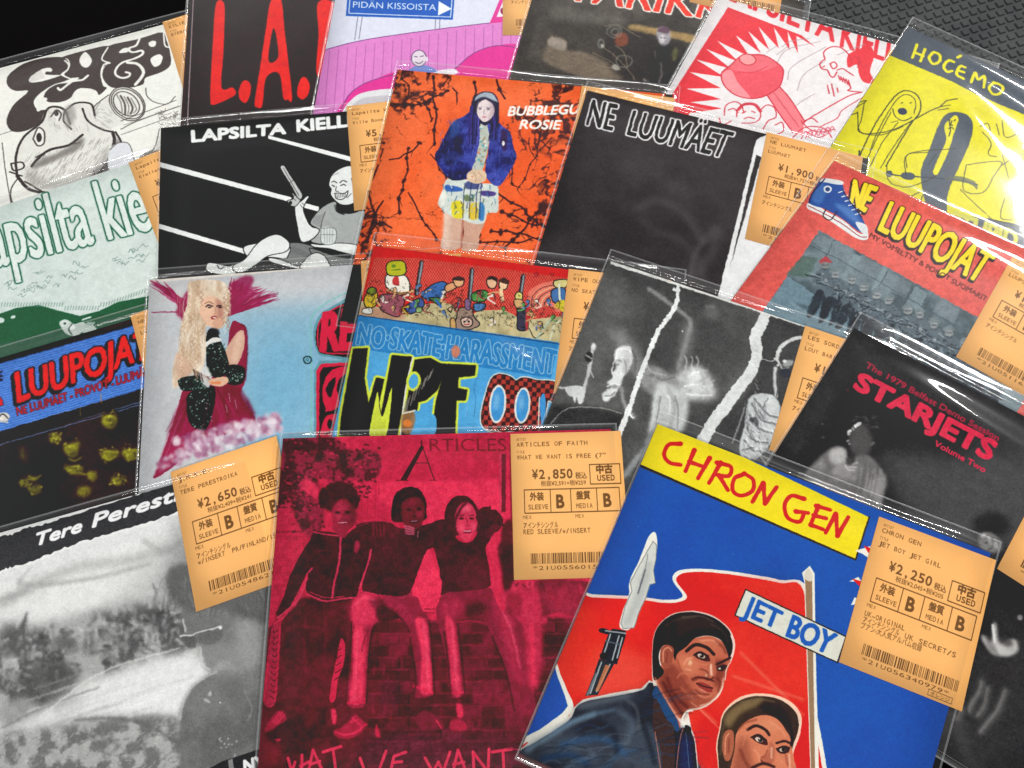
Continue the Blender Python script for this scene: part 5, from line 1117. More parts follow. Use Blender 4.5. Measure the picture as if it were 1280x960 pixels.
def art_torn(r):
    A = Art(860, uvmap(r), (86, 86, 84)).v('q')
    A.all((70, 70, 70), (98, 98, 96), (4, 15, 2.4), .9)
    A.poly([(420, 230), (760, 200), (900, 260), (880, 480), (700, 560), (430, 520)], (72, 72, 72), .7, blur=40); A.poly([(940, 260), (1110, 320), (1000, 700), (820, 800), (760, 720), (900, 520)], (66, 66, 66), .95, blur=12); A.poly([(0, 650), (150, 640), (330, 680), (300, 760), (0, 760)], (52, 52, 52), .9, blur=10)
    LT = (212, 214, 212)
    # halo and singer
    A.poly([(300, 330), (330, 320), (380, 370), (450, 470), (530, 520), (570, 470), (600, 300), (628, 290), (640, 350), (610, 470), (690, 480), (740, 600), (620, 620), (500, 590), (420, 540), (330, 440)], (140, 140, 138), .75, blur=16)
    A.line([(450, 140), (520, 190), (600, 250), (628, 290), (600, 400), (575, 480)], 18, (140, 142, 140), .85, blur=4)
    A.line([(290, 330), (340, 370), (390, 440), (440, 500)], 26, (132, 132, 130), .7, blur=12)
    A.poly([(600, 490), (640, 470), (690, 490), (735, 600), (640, 615), (560, 590), (570, 520)], (206, 208, 206), .85, blur=10); A.poly([(620, 500), (665, 490), (680, 560), (640, 600)], (226, 228, 226), .8, blur=8)
    for x in (600, 625, 650): A.line([(x, 500), (x + 12, 450), (x + 4, 430)], 5, (196, 198, 196), .8, blur=2)
    A.poly([(400, 500), (470, 470), (560, 520), (600, 560), (560, 580), (480, 600), (420, 560)], (150, 150, 148), .8, blur=8)
    A.poly([(480, 560), (540, 548), (600, 590), (620, 640), (600, 740), (560, 760), (540, 740), (450, 760), (460, 680)], (206, 210, 208), .9, blur=8); A.line([(530, 560), (560, 640), (540, 740)], 12, (140, 142, 142), .6, blur=5); A.line([(480, 600), (470, 680), (455, 760)], 8, (226, 228, 226), .7, blur=4)
    A.line([(460, 760), (440, 820), (400, 870), (345, 940)], 26, (150, 154, 154), .9, blur=5)
    A.poly([(300, 420), (330, 388), (372, 390), (380, 440), (362, 490), (340, 520), (325, 560), (300, 600), (262, 625), (250, 590), (290, 560), (270, 545), (296, 520), (290, 500), (310, 480)], (226, 228, 226), .95, blur=3); A.ell(322, 448, 14, 6, (110, 110, 108), 10, .7, 3); A.ell(305, 560, 14, 8, (90, 90, 88), 0, .6, 4); A.ell(352, 470, 14, 40, (150, 150, 150), 10, .6, 6); A.line([(330, 560), (340, 620), (360, 660), (388, 694)], 14, (166, 166, 164), .8, blur=4); A.ell(360, 420, 16, 24, (186, 186, 184), 0, .6, 5)
    # candlestick hand
    A.poly([(92, 575), (110, 556), (160, 560), (178, 575), (165, 630), (148, 632), (140, 605), (132, 630), (122, 605), (110, 600)], (222, 224, 222), .95, blur=1.5); A.line([(50, 562), (100, 566)], 9, (226, 228, 226), .9, blur=2); A.line([(172, 570), (186, 520), (198, 470), (212, 380)], 13, (206, 208, 206), .9, blur=2); A.ell(212, 388, 12, 16, (226, 228, 226), 0, .9, 3); A.line([(190, 470), (210, 520)], 6, (200, 200, 198), .8, blur=1); A.ell(192, 432, 18, 22, (46, 46, 46), 0, .9, 2); A.line([(180, 425), (205, 440)], 6, (190, 190, 188), .8, blur=1)
    A.line([(30, 720), (80, 665), (140, 648), (250, 652), (330, 672)], 4, (170, 170, 168), .8, blur=1); 
    # torn paper strips
    q = rnd(11)
    def tear(P, w0, w1, c=(228, 230, 228)):
        Q = spline(P, False, 9); n = len(Q); L = []; Rr = []
        for i in range(n):
            d = Q[min(i + 1, n - 1)] - Q[max(i - 1, 0)]; d = d / (np.hypot(*d) + 1e-6); nn = np.array([-d[1], d[0]]); w = w0 + (w1 - w0) * i / n
            L.append(Q[i] + nn * (w / 2 + q.uniform(-2.5, 2.5))); Rr.append(Q[i] - nn * (w / 2 + q.uniform(-2.5, 2.5)))
        A.poly(L + Rr[::-1], c, smooth=False); A.line(Rr, 2, (190, 192, 190), .8); 
    tear([(566, 100), (574, 150), (560, 220), (520, 280), (485, 330), (455, 400), (420, 490), (395, 560), (370, 640), (330, 740), (300, 820)], 16, 24)
    tear([(552, 140), (568, 148)], 12, 12); tear([(352, 668), (386, 694)], 10, 4)
    tear([(950, 240), (932, 290), (905, 350), (912, 420), (885, 500), (830, 570), (780, 640), (720, 720), (660, 830)], 46, 52, (214, 216, 214))
    for i in range(26): t = q.random(); A.line([(915 - 20 * t, 330 + 30 * i * .6), (925 - 20 * t, 340 + 30 * i * .6)], 3, (180, 182, 180), .6)
    # haloed saint
    A.line([(1130, 350), (1080, 352), (1030, 375), (1005, 410), (1000, 440)], 15, LT, .95, blur=1.5); A.line([(990, 440), (1006, 455), (1000, 470)], 10, LT, .9, blur=1); A.ell(1045, 460, 26, 14, (170, 172, 172), -20, .8, 3); A.ell(1032, 452, 10, 6, (226, 226, 224), 0, .9, 2); A.line([(1012, 462), (1020, 482), (1050, 480)], 6, (190, 190, 190), .8, blur=1); A.ell(1035, 500, 26, 20, (52, 54, 62), 0, .9, 3); A.line([(990, 480), (988, 540), (996, 600)], 13, (206, 208, 208), .9, blur=2); A.line([(1000, 486), (1004, 560), (990, 620)], 5, (80, 80, 84), .8, blur=1)
    A.poly([(885, 600), (930, 590), (985, 600), (1010, 640), (1005, 700), (985, 770), (960, 820), (900, 870), (845, 860), (840, 800), (860, 720), (870, 650)], (196, 200, 200), .95, blur=2)
    for P in ([(890, 630), (930, 700), (990, 720)], [(880, 680), (920, 740), (980, 760)], [(868, 730), (900, 790), (960, 800)], [(900, 610), (960, 680), (1000, 690)], [(858, 790), (890, 830), (930, 840)], [(960, 610), (940, 650)], [(850, 830), (900, 820)]): A.line(P, 7, (92, 94, 96), .85, blur=2); A.line([(p[0] + 8, p[1] - 8) for p in P], 4, (226, 228, 228), .7, blur=1)
    A.line([(925, 438), (970, 450), (990, 445)], 3, LT, .8); A.line([(860, 650), (830, 740), (808, 800)], 5, (170, 172, 172), .8, blur=2); A.line([(900, 870), (940, 830), (1000, 850), (980, 890)], 14, (150, 152, 152), .8, blur=3); A.ell(975, 640, 24, 24, (222, 224, 222), 0, .6, 6); A.poly([(880, 700), (910, 690), (920, 730), (895, 720)], (56, 58, 60), .8, blur=3)
    for P, w, c in (([(318, 400), (306, 440), (296, 470), (292, 498), (300, 520)], 5, 246), ([(270, 560), (300, 548), (322, 552)], 6, 246), ([(298, 470), (318, 462)], 5, 90), ([(262, 600), (290, 596), (306, 580)], 5, 100), ([(330, 400), (352, 398), (372, 412)], 6, 250), ([(340, 440), (352, 470), (350, 500)], 4, 120), ([(378, 400), (392, 440), (388, 490)], 8, 100), ([(500, 600), (490, 660), (478, 740)], 5, 120), ([(560, 600), (575, 660), (572, 740)], 6, 130), ([(600, 560), (640, 550), (690, 560)], 5, 250), ([(610, 590), (660, 596), (720, 596)], 6, 250), ([(620, 520), (640, 500), (664, 496)], 5, 252), ([(480, 520), (520, 530), (560, 520)], 8, 110), ([(440, 470), (470, 500), (520, 510)], 8, 176), ([(520, 590), (540, 620), (536, 680)], 5, 236)): A.line(P, w, (c, c, c), .75, blur=1.6)
    for i in range(46):
        x, y = q.uniform(850, 1000), q.uniform(600, 860); A.line([(x, y), (x + q.uniform(-10, 20), y + q.uniform(14, 44)), (x + q.uniform(0, 50), y + q.uniform(40, 70))], q.uniform(2, 5), q.choice([(88, 90, 92), (236, 238, 238), (130, 132, 134)]), .6, blur=1)
    for i in range(40):
        x, y = q.uniform(590, 720), q.uniform(480, 620); A.line([(x, y), (x + q.uniform(-20, 20), y + q.uniform(-18, 18))], q.uniform(3, 8), q.choice([(240, 240, 238), (150, 150, 148), (206, 206, 204)]), .4, blur=2.5)
    A.ell(720, 240, 30, 30, (110, 110, 108), 0, .6, 10); A.ell(710, 215, 26, 8, (130, 130, 128), 0, .6, 5); A.ell(592, 322, 3, 4, (190, 190, 190)); A.ell(462, 512, 14, 8, (90, 90, 88), 0, .6, 4)
    A.v('q').hard([(285, 22), (1140, 292), (1142, 312), (284, 34)], (222, 222, 218)); 
    return A.rough(1.8, 90, 16, .06, 30).grain(.022, 16, .9)
def art_star(r):
    A = Art(1000, uvmap(r), (46, 45, 46)).v('s')
    A.all((34, 33, 34), (56, 55, 56), (3, 5, 2.6), .8)
    A.poly([(480, 620), (900, 640), (1500, 640), (1400, 1100), (800, 1100), (560, 760)], (78, 77, 78), .9, blur=50)
    RD = (212, 52, 78)
    A.text('The 1979 Belfast Demo Session', (432, 165), (1140, 560), (446, 138), (170, 40, 66), 2.4)
    A.text('STARJETS', (372, 276), (1092, 662), (410, 196), RD, 9, tr=(1140, 572))
    A.text('Volume Two', (800, 582), (1068, 728), (812, 556), RD, 2.6)
    # singer in profile, pale shirt
    A.poly([(330, 470), (360, 430), (430, 425), (490, 440), (540, 520), (530, 600), (490, 640), (420, 640), (360, 620), (345, 560)], (44, 43, 43), .9, blur=14)
    A.poly([(350, 520), (400, 470), (440, 480), (470, 560), (440, 640), (380, 640), (350, 590)], (84, 82, 82), .9, blur=10); 
    q = rnd(4)
    for (x, y, a, b, c) in ((395, 472, 20, 9, 226), (380, 482, 8, 10, 236), (350, 508, 14, 8, 220), (345, 522, 8, 8, 190), (368, 495, 5, 12, 170), (340, 560, 9, 5, 150), (348, 575, 6, 5, 140), (470, 575, 18, 8, 96)): A.ell(x, y, a, b, (c, c, c), -30, .95, 2.5)
    for i in range(24): x = q.uniform(350, 500); y = q.uniform(425, 500); A.line([(x, y), (x + 10, y - 6), (x + 18, y + 4)], 2.5, (100, 98, 98), .6, blur=1)
    sh = [(115, 730), (160, 680), (230, 615), (280, 592), (325, 605), (340, 650), (400, 640), (450, 640), (500, 690), (545, 760), (530, 840), (500, 960), (420, 960), (330, 880), (230, 820), (120, 760)]
    A.poly(sh, (124, 122, 121), .95, blur=7); A.paint(A.mpoly(sh), ((96, 94, 94), (150, 148, 147)), .6, 6, (16, 5, 2.4)); A.poly([(240, 625), (285, 592), (330, 612), (315, 670), (260, 680)], (186, 184, 182), .85, blur=9)
    for i in range(16): x = 400 + i * 8; A.line([(x, 720 + q.uniform(-20, 20)), (x - 16, 800), (x - 34, 880 + q.uniform(-20, 20))], 5, q.choice([(150, 148, 146), (84, 82, 82)]), .5, blur=3)
    for P in ([(320, 655), (350, 680), (390, 676)], [(325, 690), (350, 700), (385, 700)], [(330, 700), (350, 715), (375, 715)], [(330, 640), (350, 665)]): A.line(P, 10, (176, 174, 172), .85, blur=2.5)
    A.poly([(330, 660), (350, 620), (380, 650), (370, 680), (340, 690)], (48, 47, 47), .8, blur=5)
    A.ell(205, 470, 5, 5, (120, 118, 118), 0, .6, 2); A.ell(208, 540, 9, 7, (90, 88, 88), 0, .6, 3); A.ell(340, 290, 8, 6, (120, 40, 50), 0, .5, 3)
    for i in range(60): A.ell(q.uniform(550, 1200), q.uniform(700, 900), 3, 2, (100, 99, 100), 0, .5, 1)
    # other faces and hands at the lower right
    A.v('x')
    A.ell(960, 560, 110, 80, (40, 39, 40), 0, .9, 20)
    A.poly([(880, 620), (930, 600), (980, 620), (1020, 670), (1000, 720), (940, 720), (890, 690)], (128, 126, 125), .9, blur=8)
    for (x, y, a, b, c) in ((910, 620, 18, 12, 176), (945, 650, 12, 30, 160), (985, 680, 14, 22, 180), (925, 665, 9, 7, 60), (962, 640, 8, 7, 60), (950, 700, 20, 6, 70)): A.ell(x, y, a, b, (c, c, c), -20, .85, 4)
    A.v((1100, 540, .4375))
    H = (196, 194, 190)
    A.poly([(318, 600), (324, 550), (332, 548), (336, 585), (345, 600), (380, 592), (392, 600), (394, 625), (370, 640), (330, 638), (310, 622), (290, 590), (296, 580)], H, .92, blur=4); A.line([(322, 552), (328, 600)], 7, (222, 220, 216), .9, blur=1.5)
    A.poly([(300, 580), (310, 620), (340, 640), (320, 600)], (96, 94, 93), .6, blur=4); A.ell(360, 600, 22, 12, (64, 62, 62), 20, .8, 5)
    for P, c in (([(292, 712), (286, 740), (262, 780), (258, 800)], 130), ([(310, 730), (300, 780), (280, 812)], 120), ([(360, 736), (340, 790), (310, 830), (288, 858)], 128), ([(235, 790), (222, 820)], 140)): A.line(P, 17, (c * .8, c * .8 - 1, c * .8 - 2), .7, blur=6); A.line([(p[0] - 3, p[1]) for p in P], 6, (c * 1.15, c * 1.14, c * 1.12), .5, blur=3)
    A.poly([(330, 450), (420, 430), (420, 560), (340, 520)], (44, 43, 44), .8, blur=16); A.ell(400, 530, 8, 8, (150, 148, 148), 0, .8, 2); A.ell(345, 690, 50, 30, (52, 50, 50), 0, .8, 14)
    A.v('z')
    A.line([(1190, 880), (1200, 920), (1215, 960)], 12, (80, 78, 78), .7, blur=5); A.ell(1182, 952, 3, 6, (206, 206, 204), 20, .8, 1)
    return A.rough(.5, 90, 17, .05, 40).grain(.018, 17, .9)

def art_tere(r):
    A = Art(860, uvmap(r), (196, 196, 194)).v('g'); N = A.N
    A.paint((0, 0, np.ones((N, N), np.float32)), ((196, 196, 194), (232, 232, 230)), .8, 0, (3, 3, 2.2))
    A.hard([(-400, 290), (640, -60), (640, 140), (-400, 480)], (222, 222, 221))
    # cloudy hill lines, rubble, road
    for P, w, c, b in (([(0, 420), (120, 350), (260, 290), (420, 270), (560, 230)], 26, (168, 168, 166), 12), ([(60, 330), (100, 350), (300, 330), (500, 280)], 10, (150, 150, 148), 6), ([(480, 200), (540, 240), (600, 210)], 12, (160, 160, 158), 7), ([(0, 400), (90, 370)], 16, (150, 150, 148), 8), ([(100, 290), (60, 360), (140, 350)], 8, (170, 170, 168), 5)): A.line(P, w, c, .8, blur=b)
    A.poly([(620, 60), (560, 260), (540, 380), (600, 460), (700, 420), (920, 440), (900, 200), (640, 160)], (134, 134, 133), .8, blur=30)
    rub = [(0, 500), (120, 500), (260, 460), (400, 430), (520, 410), (640, 430), (720, 470), (620, 570), (480, 600), (360, 640), (200, 680), (120, 760), (0, 800)]
    A.poly(rub, (118, 118, 117), .85, blur=22); A.paint(A.mpoly(rub), ((76, 76, 76), (176, 176, 174)), .75, 12, (22, 8, 3.2, .8))
    q = rnd(6)
    for i in range(160):
        t = q.random(); x = t * 640; y = 640 - t * 130 + q.uniform(-110, 80) * (1 - .4 * t); c = q.choice([70, 84, 100, 150, 180, 206]); A.line([(x, y), (x + q.uniform(-34, 34), y + q.uniform(-16, 14))], q.uniform(4, 12), (c, c, c), .6, blur=3)
    for i in range(30):
        x = q.uniform(0, 560); y = 600 - x * .24 + q.uniform(-60, 60); A.ell(x, y, q.uniform(7, 14), q.uniform(7, 12), (q.choice([200, 60, 170]),) * 3, 0, .6, 3); A.poly([(x - 14, y + 10), (x + 14, y + 8), (x + 20, y + 50), (x - 18, y + 54)], (86, 86, 86), .5, blur=6)
    A.poly([(30, 540), (70, 480), (86, 440), (92, 450), (84, 520), (110, 560), (60, 590)], (90, 90, 89), .9, blur=4)
    A.poly([(120, 640), (200, 600), (260, 640), (240, 700), (140, 760), (90, 720)], (84, 84, 83), .8, blur=12); A.ell(50, 770, 70, 40, (160, 160, 158), -20, .8, 10); A.poly([(180, 760), (250, 720), (280, 750), (200, 800)], (132, 132, 130), .8, blur=6)
    A.poly([(0, 850), (300, 700), (560, 590), (700, 620), (640, 720), (600, 800), (360, 790), (160, 820)], (226, 226, 225), .8, blur=18)
    for i in range(26): y = 640 + i * 8; x = q.uniform(200, 600); A.line([(x - 120, y + 60 + q.uniform(-10, 10)), (x, y + 18), (x + 90, y - 10)], q.uniform(2, 7), q.choice([(176, 176, 174), (236, 236, 235), (190, 190, 188)]), .6, blur=3)
    A.line([(0, 830), (120, 770), (330, 690)], 6, (120, 120, 119), .7, blur=3); A.line([(130, 790), (340, 640), (600, 560)], 4, (226, 226, 224), .8, blur=2)
    low = [(0, 850), (160, 830), (380, 795), (600, 800), (630, 960), (600, 1100), (-100, 1100), (-100, 880)]
    A.poly(low, (138, 138, 136), .9, blur=14); A.paint(A.mpoly(low), ((104, 104, 103), (176, 176, 174)), .75, 8, (30, 6, 2.6))
    for i in range(110): x = q.uniform(-10, 610); y = q.uniform(830, 970); A.line([(x, y), (x + q.uniform(4, 18), y + q.uniform(-14, 4))], q.uniform(2, 4), (q.choice([196, 206, 96, 110]),) * 3, .5, blur=1)
    A.line([(250, 800), (370, 794), (480, 812), (600, 880)], 9, (100, 100, 99), .8, blur=4)
    # the man with glasses, back to camera
    A.poly([(600, 450), (640, 420), (720, 430), (860, 430), (900, 470), (900, 600), (860, 640), (820, 640), (740, 600), (700, 640), (668, 560), (620, 520)], (116, 116, 115), .97, blur=7)
    A.poly([(600, 800), (612, 740), (650, 680), (720, 640), (800, 632), (900, 650), (900, 1000), (625, 1000)], (108, 108, 107), .95, blur=6); A.paint(A.mpoly([(615, 760), (720, 650), (880, 650), (880, 960), (630, 960)]), ((96, 96, 96), (126, 126, 125)), .6, 8, (8, 6, 2.4))
    A.poly([(660, 560), (730, 540), (820, 560), (840, 640), (760, 650), (700, 640), (672, 600)], (142, 142, 140), .8, blur=12); A.poly([(780, 480), (860, 470), (870, 600), (820, 620)], (160, 160, 158), .7, blur=14)
    A.poly([(660, 520), (690, 495), (735, 490), (742, 520), (710, 545), (670, 545)], (104, 104, 103), .9, blur=3); A.poly([(600, 525), (650, 520), (655, 545), (640, 562), (608, 545)], (92, 92, 92), .9, blur=3); A.line([(600, 520), (640, 516), (660, 508), (735, 488)], 5, (214, 214, 212), .9, blur=1); A.ell(733, 492, 6, 6, (236, 236, 236), 0, .9, 2)
    for i in range(26): x = q.uniform(480, 760); A.line([(x, 320 + q.uniform(-10, 40)), (x + 10, 370), (x + 4, 430 + q.uniform(-20, 20))], 4, q.choice([(168, 168, 166), (120, 120, 119)]), .6, blur=2)
    A.line([(610, 465), (620, 505)], 6, (226, 226, 224), .8, blur=2); A.ell(700, 712, 6, 8, (196, 196, 194), 0, .8, 2); A.ell(690, 735, 14, 4, (206, 206, 204), 30, .7, 2); A.ell(735, 742, 3, 3, (226, 226, 226)); 
    for i in range(12): A.ell(q.uniform(730, 790), q.uniform(820, 920), 3, 3, (190, 190, 190), 0, .8, 1)
    A.line([(812, 700), (840, 760), (826, 800)], 4, (160, 160, 158), .6, blur=2)
    A.poly([(560, 300), (620, 280), (760, 300), (900, 330), (900, 470), (800, 450), (700, 430), (640, 440), (590, 420), (560, 380)], (96, 96, 95), .92, blur=8)
    for i in range(70):
        x = q.uniform(540, 880); y = q.uniform(290, 440); A.line([(x, y), (x + q.uniform(-20, 30), y + q.uniform(10, 50))], q.uniform(3, 7), q.choice([(84, 84, 84), (140, 140, 139), (100, 100, 100)]), .45, blur=2)
    A.line([(600, 800), (612, 742), (650, 680), (722, 640)], 5, (206, 206, 204), .6, blur=2); A.line([(668, 560), (676, 610), (700, 632)], 5, (226, 226, 224), .6, blur=2)
    for i in range(60):
        x = q.uniform(0, 600); y = 590 - x * .2 + q.uniform(-90, 120) * (1 - x / 900); k = q.choice([70, 80, 190, 210]); A.ell(x, y, q.uniform(4, 8), q.uniform(5, 9), (k, k, k), 0, .4, 3); A.line([(x, y + 8), (x + q.uniform(-12, 12), y + q.uniform(26, 46))], q.uniform(6, 12), (k * .8 + 26,) * 3, .3, blur=4)
    A.rough(2.0, 90, 18, .03, 70); A.v('g')
    # torn black title strip
    top = [(-300, 290), (-60, 208), (0, 188), (40, 182), (90, 158), (140, 150), (200, 130), (300, 98), (420, 62), (500, 36), (620, -4), (700, -30)]
    bot = [(700, 60), (620, 96), (560, 118), (470, 148), (400, 166), (330, 190), (250, 212), (180, 240), (110, 268), (40, 290), (0, 302), (-60, 320), (-300, 400)]
    def jag(P, s): 
        out = []
        for i in range(len(P) - 1):
            for k in range(6): t = k / 6; out.append((P[i][0] + (P[i + 1][0] - P[i][0]) * t, P[i][1] + (P[i + 1][1] - P[i][1]) * t + q.uniform(-s, s)))
        return out + [P[-1]]
    A.hard([(p[0], p[1] - 5) for p in jag(top, 4)] + [(p[0], p[1] + 7) for p in jag(bot, 5)], (232, 232, 230)); A.hard(jag(top, 3) + jag(bot, 4), (58, 58, 60))
    A.text('Tere', (112, 222), (268, 172), (124, 178), (240, 240, 240), 3.2); A.text('Perestroika', (308, 158), (790, 4), (320, 112), (240, 240, 240), 3.2)
    A.text('N', (812, 985), (850, 975), (812, 935), (236, 236, 236), 4)
    A.hard([(690, 965), (740, 938), (870, 895), (870, 1010), (690, 1010)], (46, 46, 48)); A.hard([(760, 935), (775, 928), (785, 1000), (768, 1000)], (130, 130, 130)); A.text('NY', (815, 975), (880, 955), (813, 936), (232, 232, 232), 4)
    return A.grain(.022, 18, .8)

def art_articles(r):
    A = Art(1100, uvmap(r), (206, 48, 76)).v('k'); N = A.N; q = rnd(13)
    RD = (218, 48, 78); MR = (170, 40, 66); DK = (58, 26, 36); MD = (122, 36, 56); LT = (232, 58, 88)
    A.paint((0, 0, np.ones((N, N), np.float32)), ((186, 42, 68), (224, 54, 84)), .7, 0, (4, 6, 2.2))
    # wall of the house, siding lines
    for i in range(26): A.line([(560, 40 + i * 9), (1240, 30 + i * 9)], 1.6, (176, 40, 66), .5, smooth=False)
    A.poly([(560, 60), (860, 60), (860, 240), (560, 260)], (190, 44, 70), .5, blur=12)
    A.poly([(560, 250), (1190, 235), (1190, 470), (800, 480), (560, 330)], LT, .8, blur=8, smooth=False)
    A.hard([(1188, 110), (1210, 110), (1208, 400), (1188, 400)], (96, 30, 48)); A.hard([(1175, 100), (1188, 100), (1186, 410), (1175, 410)], (196, 60, 86), .7); A.hard([(1226, 60), (1245, 60), (1250, 500), (1232, 500)], (120, 30, 50), .7)
    for x in (490, 520, 560, 575): A.line([(x, 250), (x - 4, 450)], 5, (170, 38, 64), .7)
    A.hard([(40, 470), (300, 480), (240, 960), (20, 960)], (204, 46, 74)); A.line([(55, 500), (230, 498)], 8, (128, 32, 52), .8, blur=2)
    for i in range(14):
        y = 520 + i * 30; A.line([(40, y), (230, y + 4)], 3, (170, 40, 64), .7, smooth=False)
        for k in range(6): A.hard([(50 + k * 32 + (i % 2) * 14, y + 3), (74 + k * 32 + (i % 2) * 14, y + 4), (72 + k * 32 + (i % 2) * 14, y + 26), (48 + k * 32 + (i % 2) * 14, y + 25)], q.choice([(186, 46, 70), (206, 50, 78), (160, 42, 62)]), .5)
    # leaves
    lf = [(90, 30), (340, 30), (420, 90), (560, 100), (580, 180), (540, 240), (440, 230), (400, 260), (330, 240), (260, 220), (280, 300), (300, 420), (260, 520), (200, 500), (150, 400), (130, 330), (70, 370), (75, 250)]
    A.poly(lf, (96, 36, 50), .9, blur=8); A.paint(A.mpoly(lf), ((52, 28, 36), (150, 44, 66)), .8, 4, (34, 9, 3.4))
    for i in range(420):
        t = q.random(); x, y = q.choice([(q.uniform(85, 380), q.uniform(30, 260)), (q.uniform(350, 580), q.uniform(60, 250)), (q.uniform(130, 300), q.uniform(220, 510)), (q.uniform(70, 240), q.uniform(240, 380)), (q.uniform(380, 530), q.uniform(240, 330))]); A.poly([(x - 8, y), (x, y - 7), (x + 10, y + 1), (x + 1, y + 6)], q.choice([(50, 26, 34), (64, 30, 40), (84, 34, 46), (196, 48, 76), (150, 40, 62)]), .75, blur=1)
    A.poly([(190, 240), (250, 250), (280, 300), (280, 350), (235, 320), (195, 290)], LT, .8, blur=6)
    # dark low wall and ground
    A.v('l')
    gd = [(20, 200), (300, 60), (560, 130), (800, 150), (1280, 120), (1700, 140), (1900, 200), (1900, 1100), (-40, 1100)]
    A.poly(gd, (74, 28, 40), .97, blur=6, smooth=False); A.paint(A.mpoly(gd, False), ((50, 24, 33), (104, 34, 48)), .7, 8, (12, 8, 2.6))
    for j in range(13):
        y = 150 + j * 60; off = (j % 2) * 55
        for i in range(20):
            x = 560 + i * 105 + off
            c = q.choice([(100, 34, 50), (86, 30, 42), (122, 38, 56), (70, 28, 38), (66, 26, 36)]); A.hard([(x, y), (x + 96, y - 2), (x + 96, y + 48), (x, y + 50)], c, .8, blur=2); A.line([(x, y), (x + 96, y - 2)], 4, (160, 48, 70), q.uniform(.2, .7), blur=1)
        A.line([(540, y - 5), (1280, y - 10)], 3.5, (150, 44, 66), .45, blur=2)
        A.line([(1280, y - 10), (1900, y + 5)], 3, (140, 42, 62), .35, blur=2)
    for i in range(16): x, y = q.uniform(560, 1200), q.uniform(300, 760); A.line([(x, y), (x + q.uniform(-6, 6), y + 50)], 9, (176, 48, 74), .4, blur=4)
    A.hard([(620, 440), (740, 445), (740, 560), (620, 570)], (66, 40, 48), .5, blur=10); A.poly([(560, 720), (900, 690), (1280, 740), (1280, 880), (560, 880)], (84, 52, 58), .5, blur=30)
    A.line([(1000, 692), (1280, 690)], 5, (150, 44, 64), .6, blur=2); A.line([(760, 715), (930, 712)], 4, (150, 44, 64), .5, blur=2)
    # trousers and legs, boy 1 (left)
    P1 = [(130, 60), (240, 30), (520, 40), (470, 150), (450, 300), (380, 420), (360, 570), (90, 560), (30, 550), (60, 300), (100, 150)]
    A.poly(P1, (74, 30, 40), .96, blur=6); A.paint(A.mpoly(P1), ((56, 26, 34), (104, 34, 48)), .6, 8, (10, 6, 2.4))
    for P in ([(240, 170), (330, 190), (300, 210)], [(120, 320), (150, 420)], [(250, 100), (240, 240), (250, 400)], [(340, 60), (350, 220), (330, 400)]): A.line(P, 9, (120, 40, 56), .5, blur=5)
    A.poly([(210, 0), (235, 10), (190, 80), (130, 150), (120, 300), (98, 550), (36, 548), (56, 330), (85, 170), (150, 110)], (176, 46, 70), .95)
    for i in range(12): y = 190 + i * 30; A.line([(66 + 3 * (12 - i) * .6, y), (92, y + 14), (112, y - 2)], 5, (70, 28, 38), .8)
    A.line([(60, 360), (40, 545)], 7, RD); A.line([(120, 170), (96, 545)], 5, RD); A.line([(205, 20), (150, 110), (90, 160)], 8, RD, .9)
    A.poly([(425, 235), (445, 262), (440, 350), (410, 440), (395, 540), (368, 540), (380, 440), (405, 320)], RD, .9)
    for i in range(5): A.line([(392 + 6 * i * .6, 440 - i * 36), (425, 420 - i * 34)], 5, (70, 28, 38), .9)
    # boy 2 (middle) bright jeans
    A.poly([(480, 60), (500, 20), (560, -10), (620, 20), (630, 90), (600, 150), (575, 200), (560, 330), (548, 556), (452, 560), (462, 380), (478, 200)], (150, 42, 64), .97)
    A.poly([(480, 60), (510, 15), (570, 0), (618, 40), (625, 100), (590, 150), (520, 180), (472, 140)], (224, 60, 90), .92, blur=12); A.poly([(490, 190), (535, 190), (540, 380), (532, 545), (470, 548), (484, 380)], (232, 62, 92), .95, blur=4); A.line([(550, 200), (542, 400), (540, 540)], 9, (206, 52, 78), .9, blur=3); A.line([(480, 200), (470, 400)], 7, (80, 30, 42), .8, blur=2); A.line([(560, 190), (535, 260), (530, 300)], 5, (80, 30, 42), .7, blur=2); A.line([(450, 556), (546, 552)], 9, RD, .9)
    A.poly([(640, 20), (780, 0), (850, 100), (872, 200), (880, 380), (888, 510), (790, 520), (800, 420), (770, 240), (720, 130), (640, 140)], (130, 38, 58), .97); A.poly([(640, 10), (780, 0), (820, 80), (760, 140), (660, 100)], (150, 44, 66), .8, blur=14); A.poly([(795, 140), (850, 150), (868, 300), (880, 490), (822, 500), (826, 300)], (232, 62, 92), .95, blur=5); A.line([(790, 470), (885, 505)], 12, RD, .9, blur=2)
    A.poly([(620, 60), (720, 120), (640, 150), (600, 120)], (48, 24, 32), .9, blur=6); A.poly([(560, 40), (640, 40), (620, 100)], (60, 28, 38), .6, blur=8)
    # boy 3 (right) jeans
    A.poly([(900, 100), (920, 30), (1000, -20), (1230, -10), (1290, 60), (1330, 200), (1370, 400), (1400, 620), (1300, 640), (1250, 400), (1180, 220), (1120, 130), (1000, 150), (1020, 300), (1040, 500), (970, 515), (950, 330), (920, 200)], (128, 38, 58), .97)
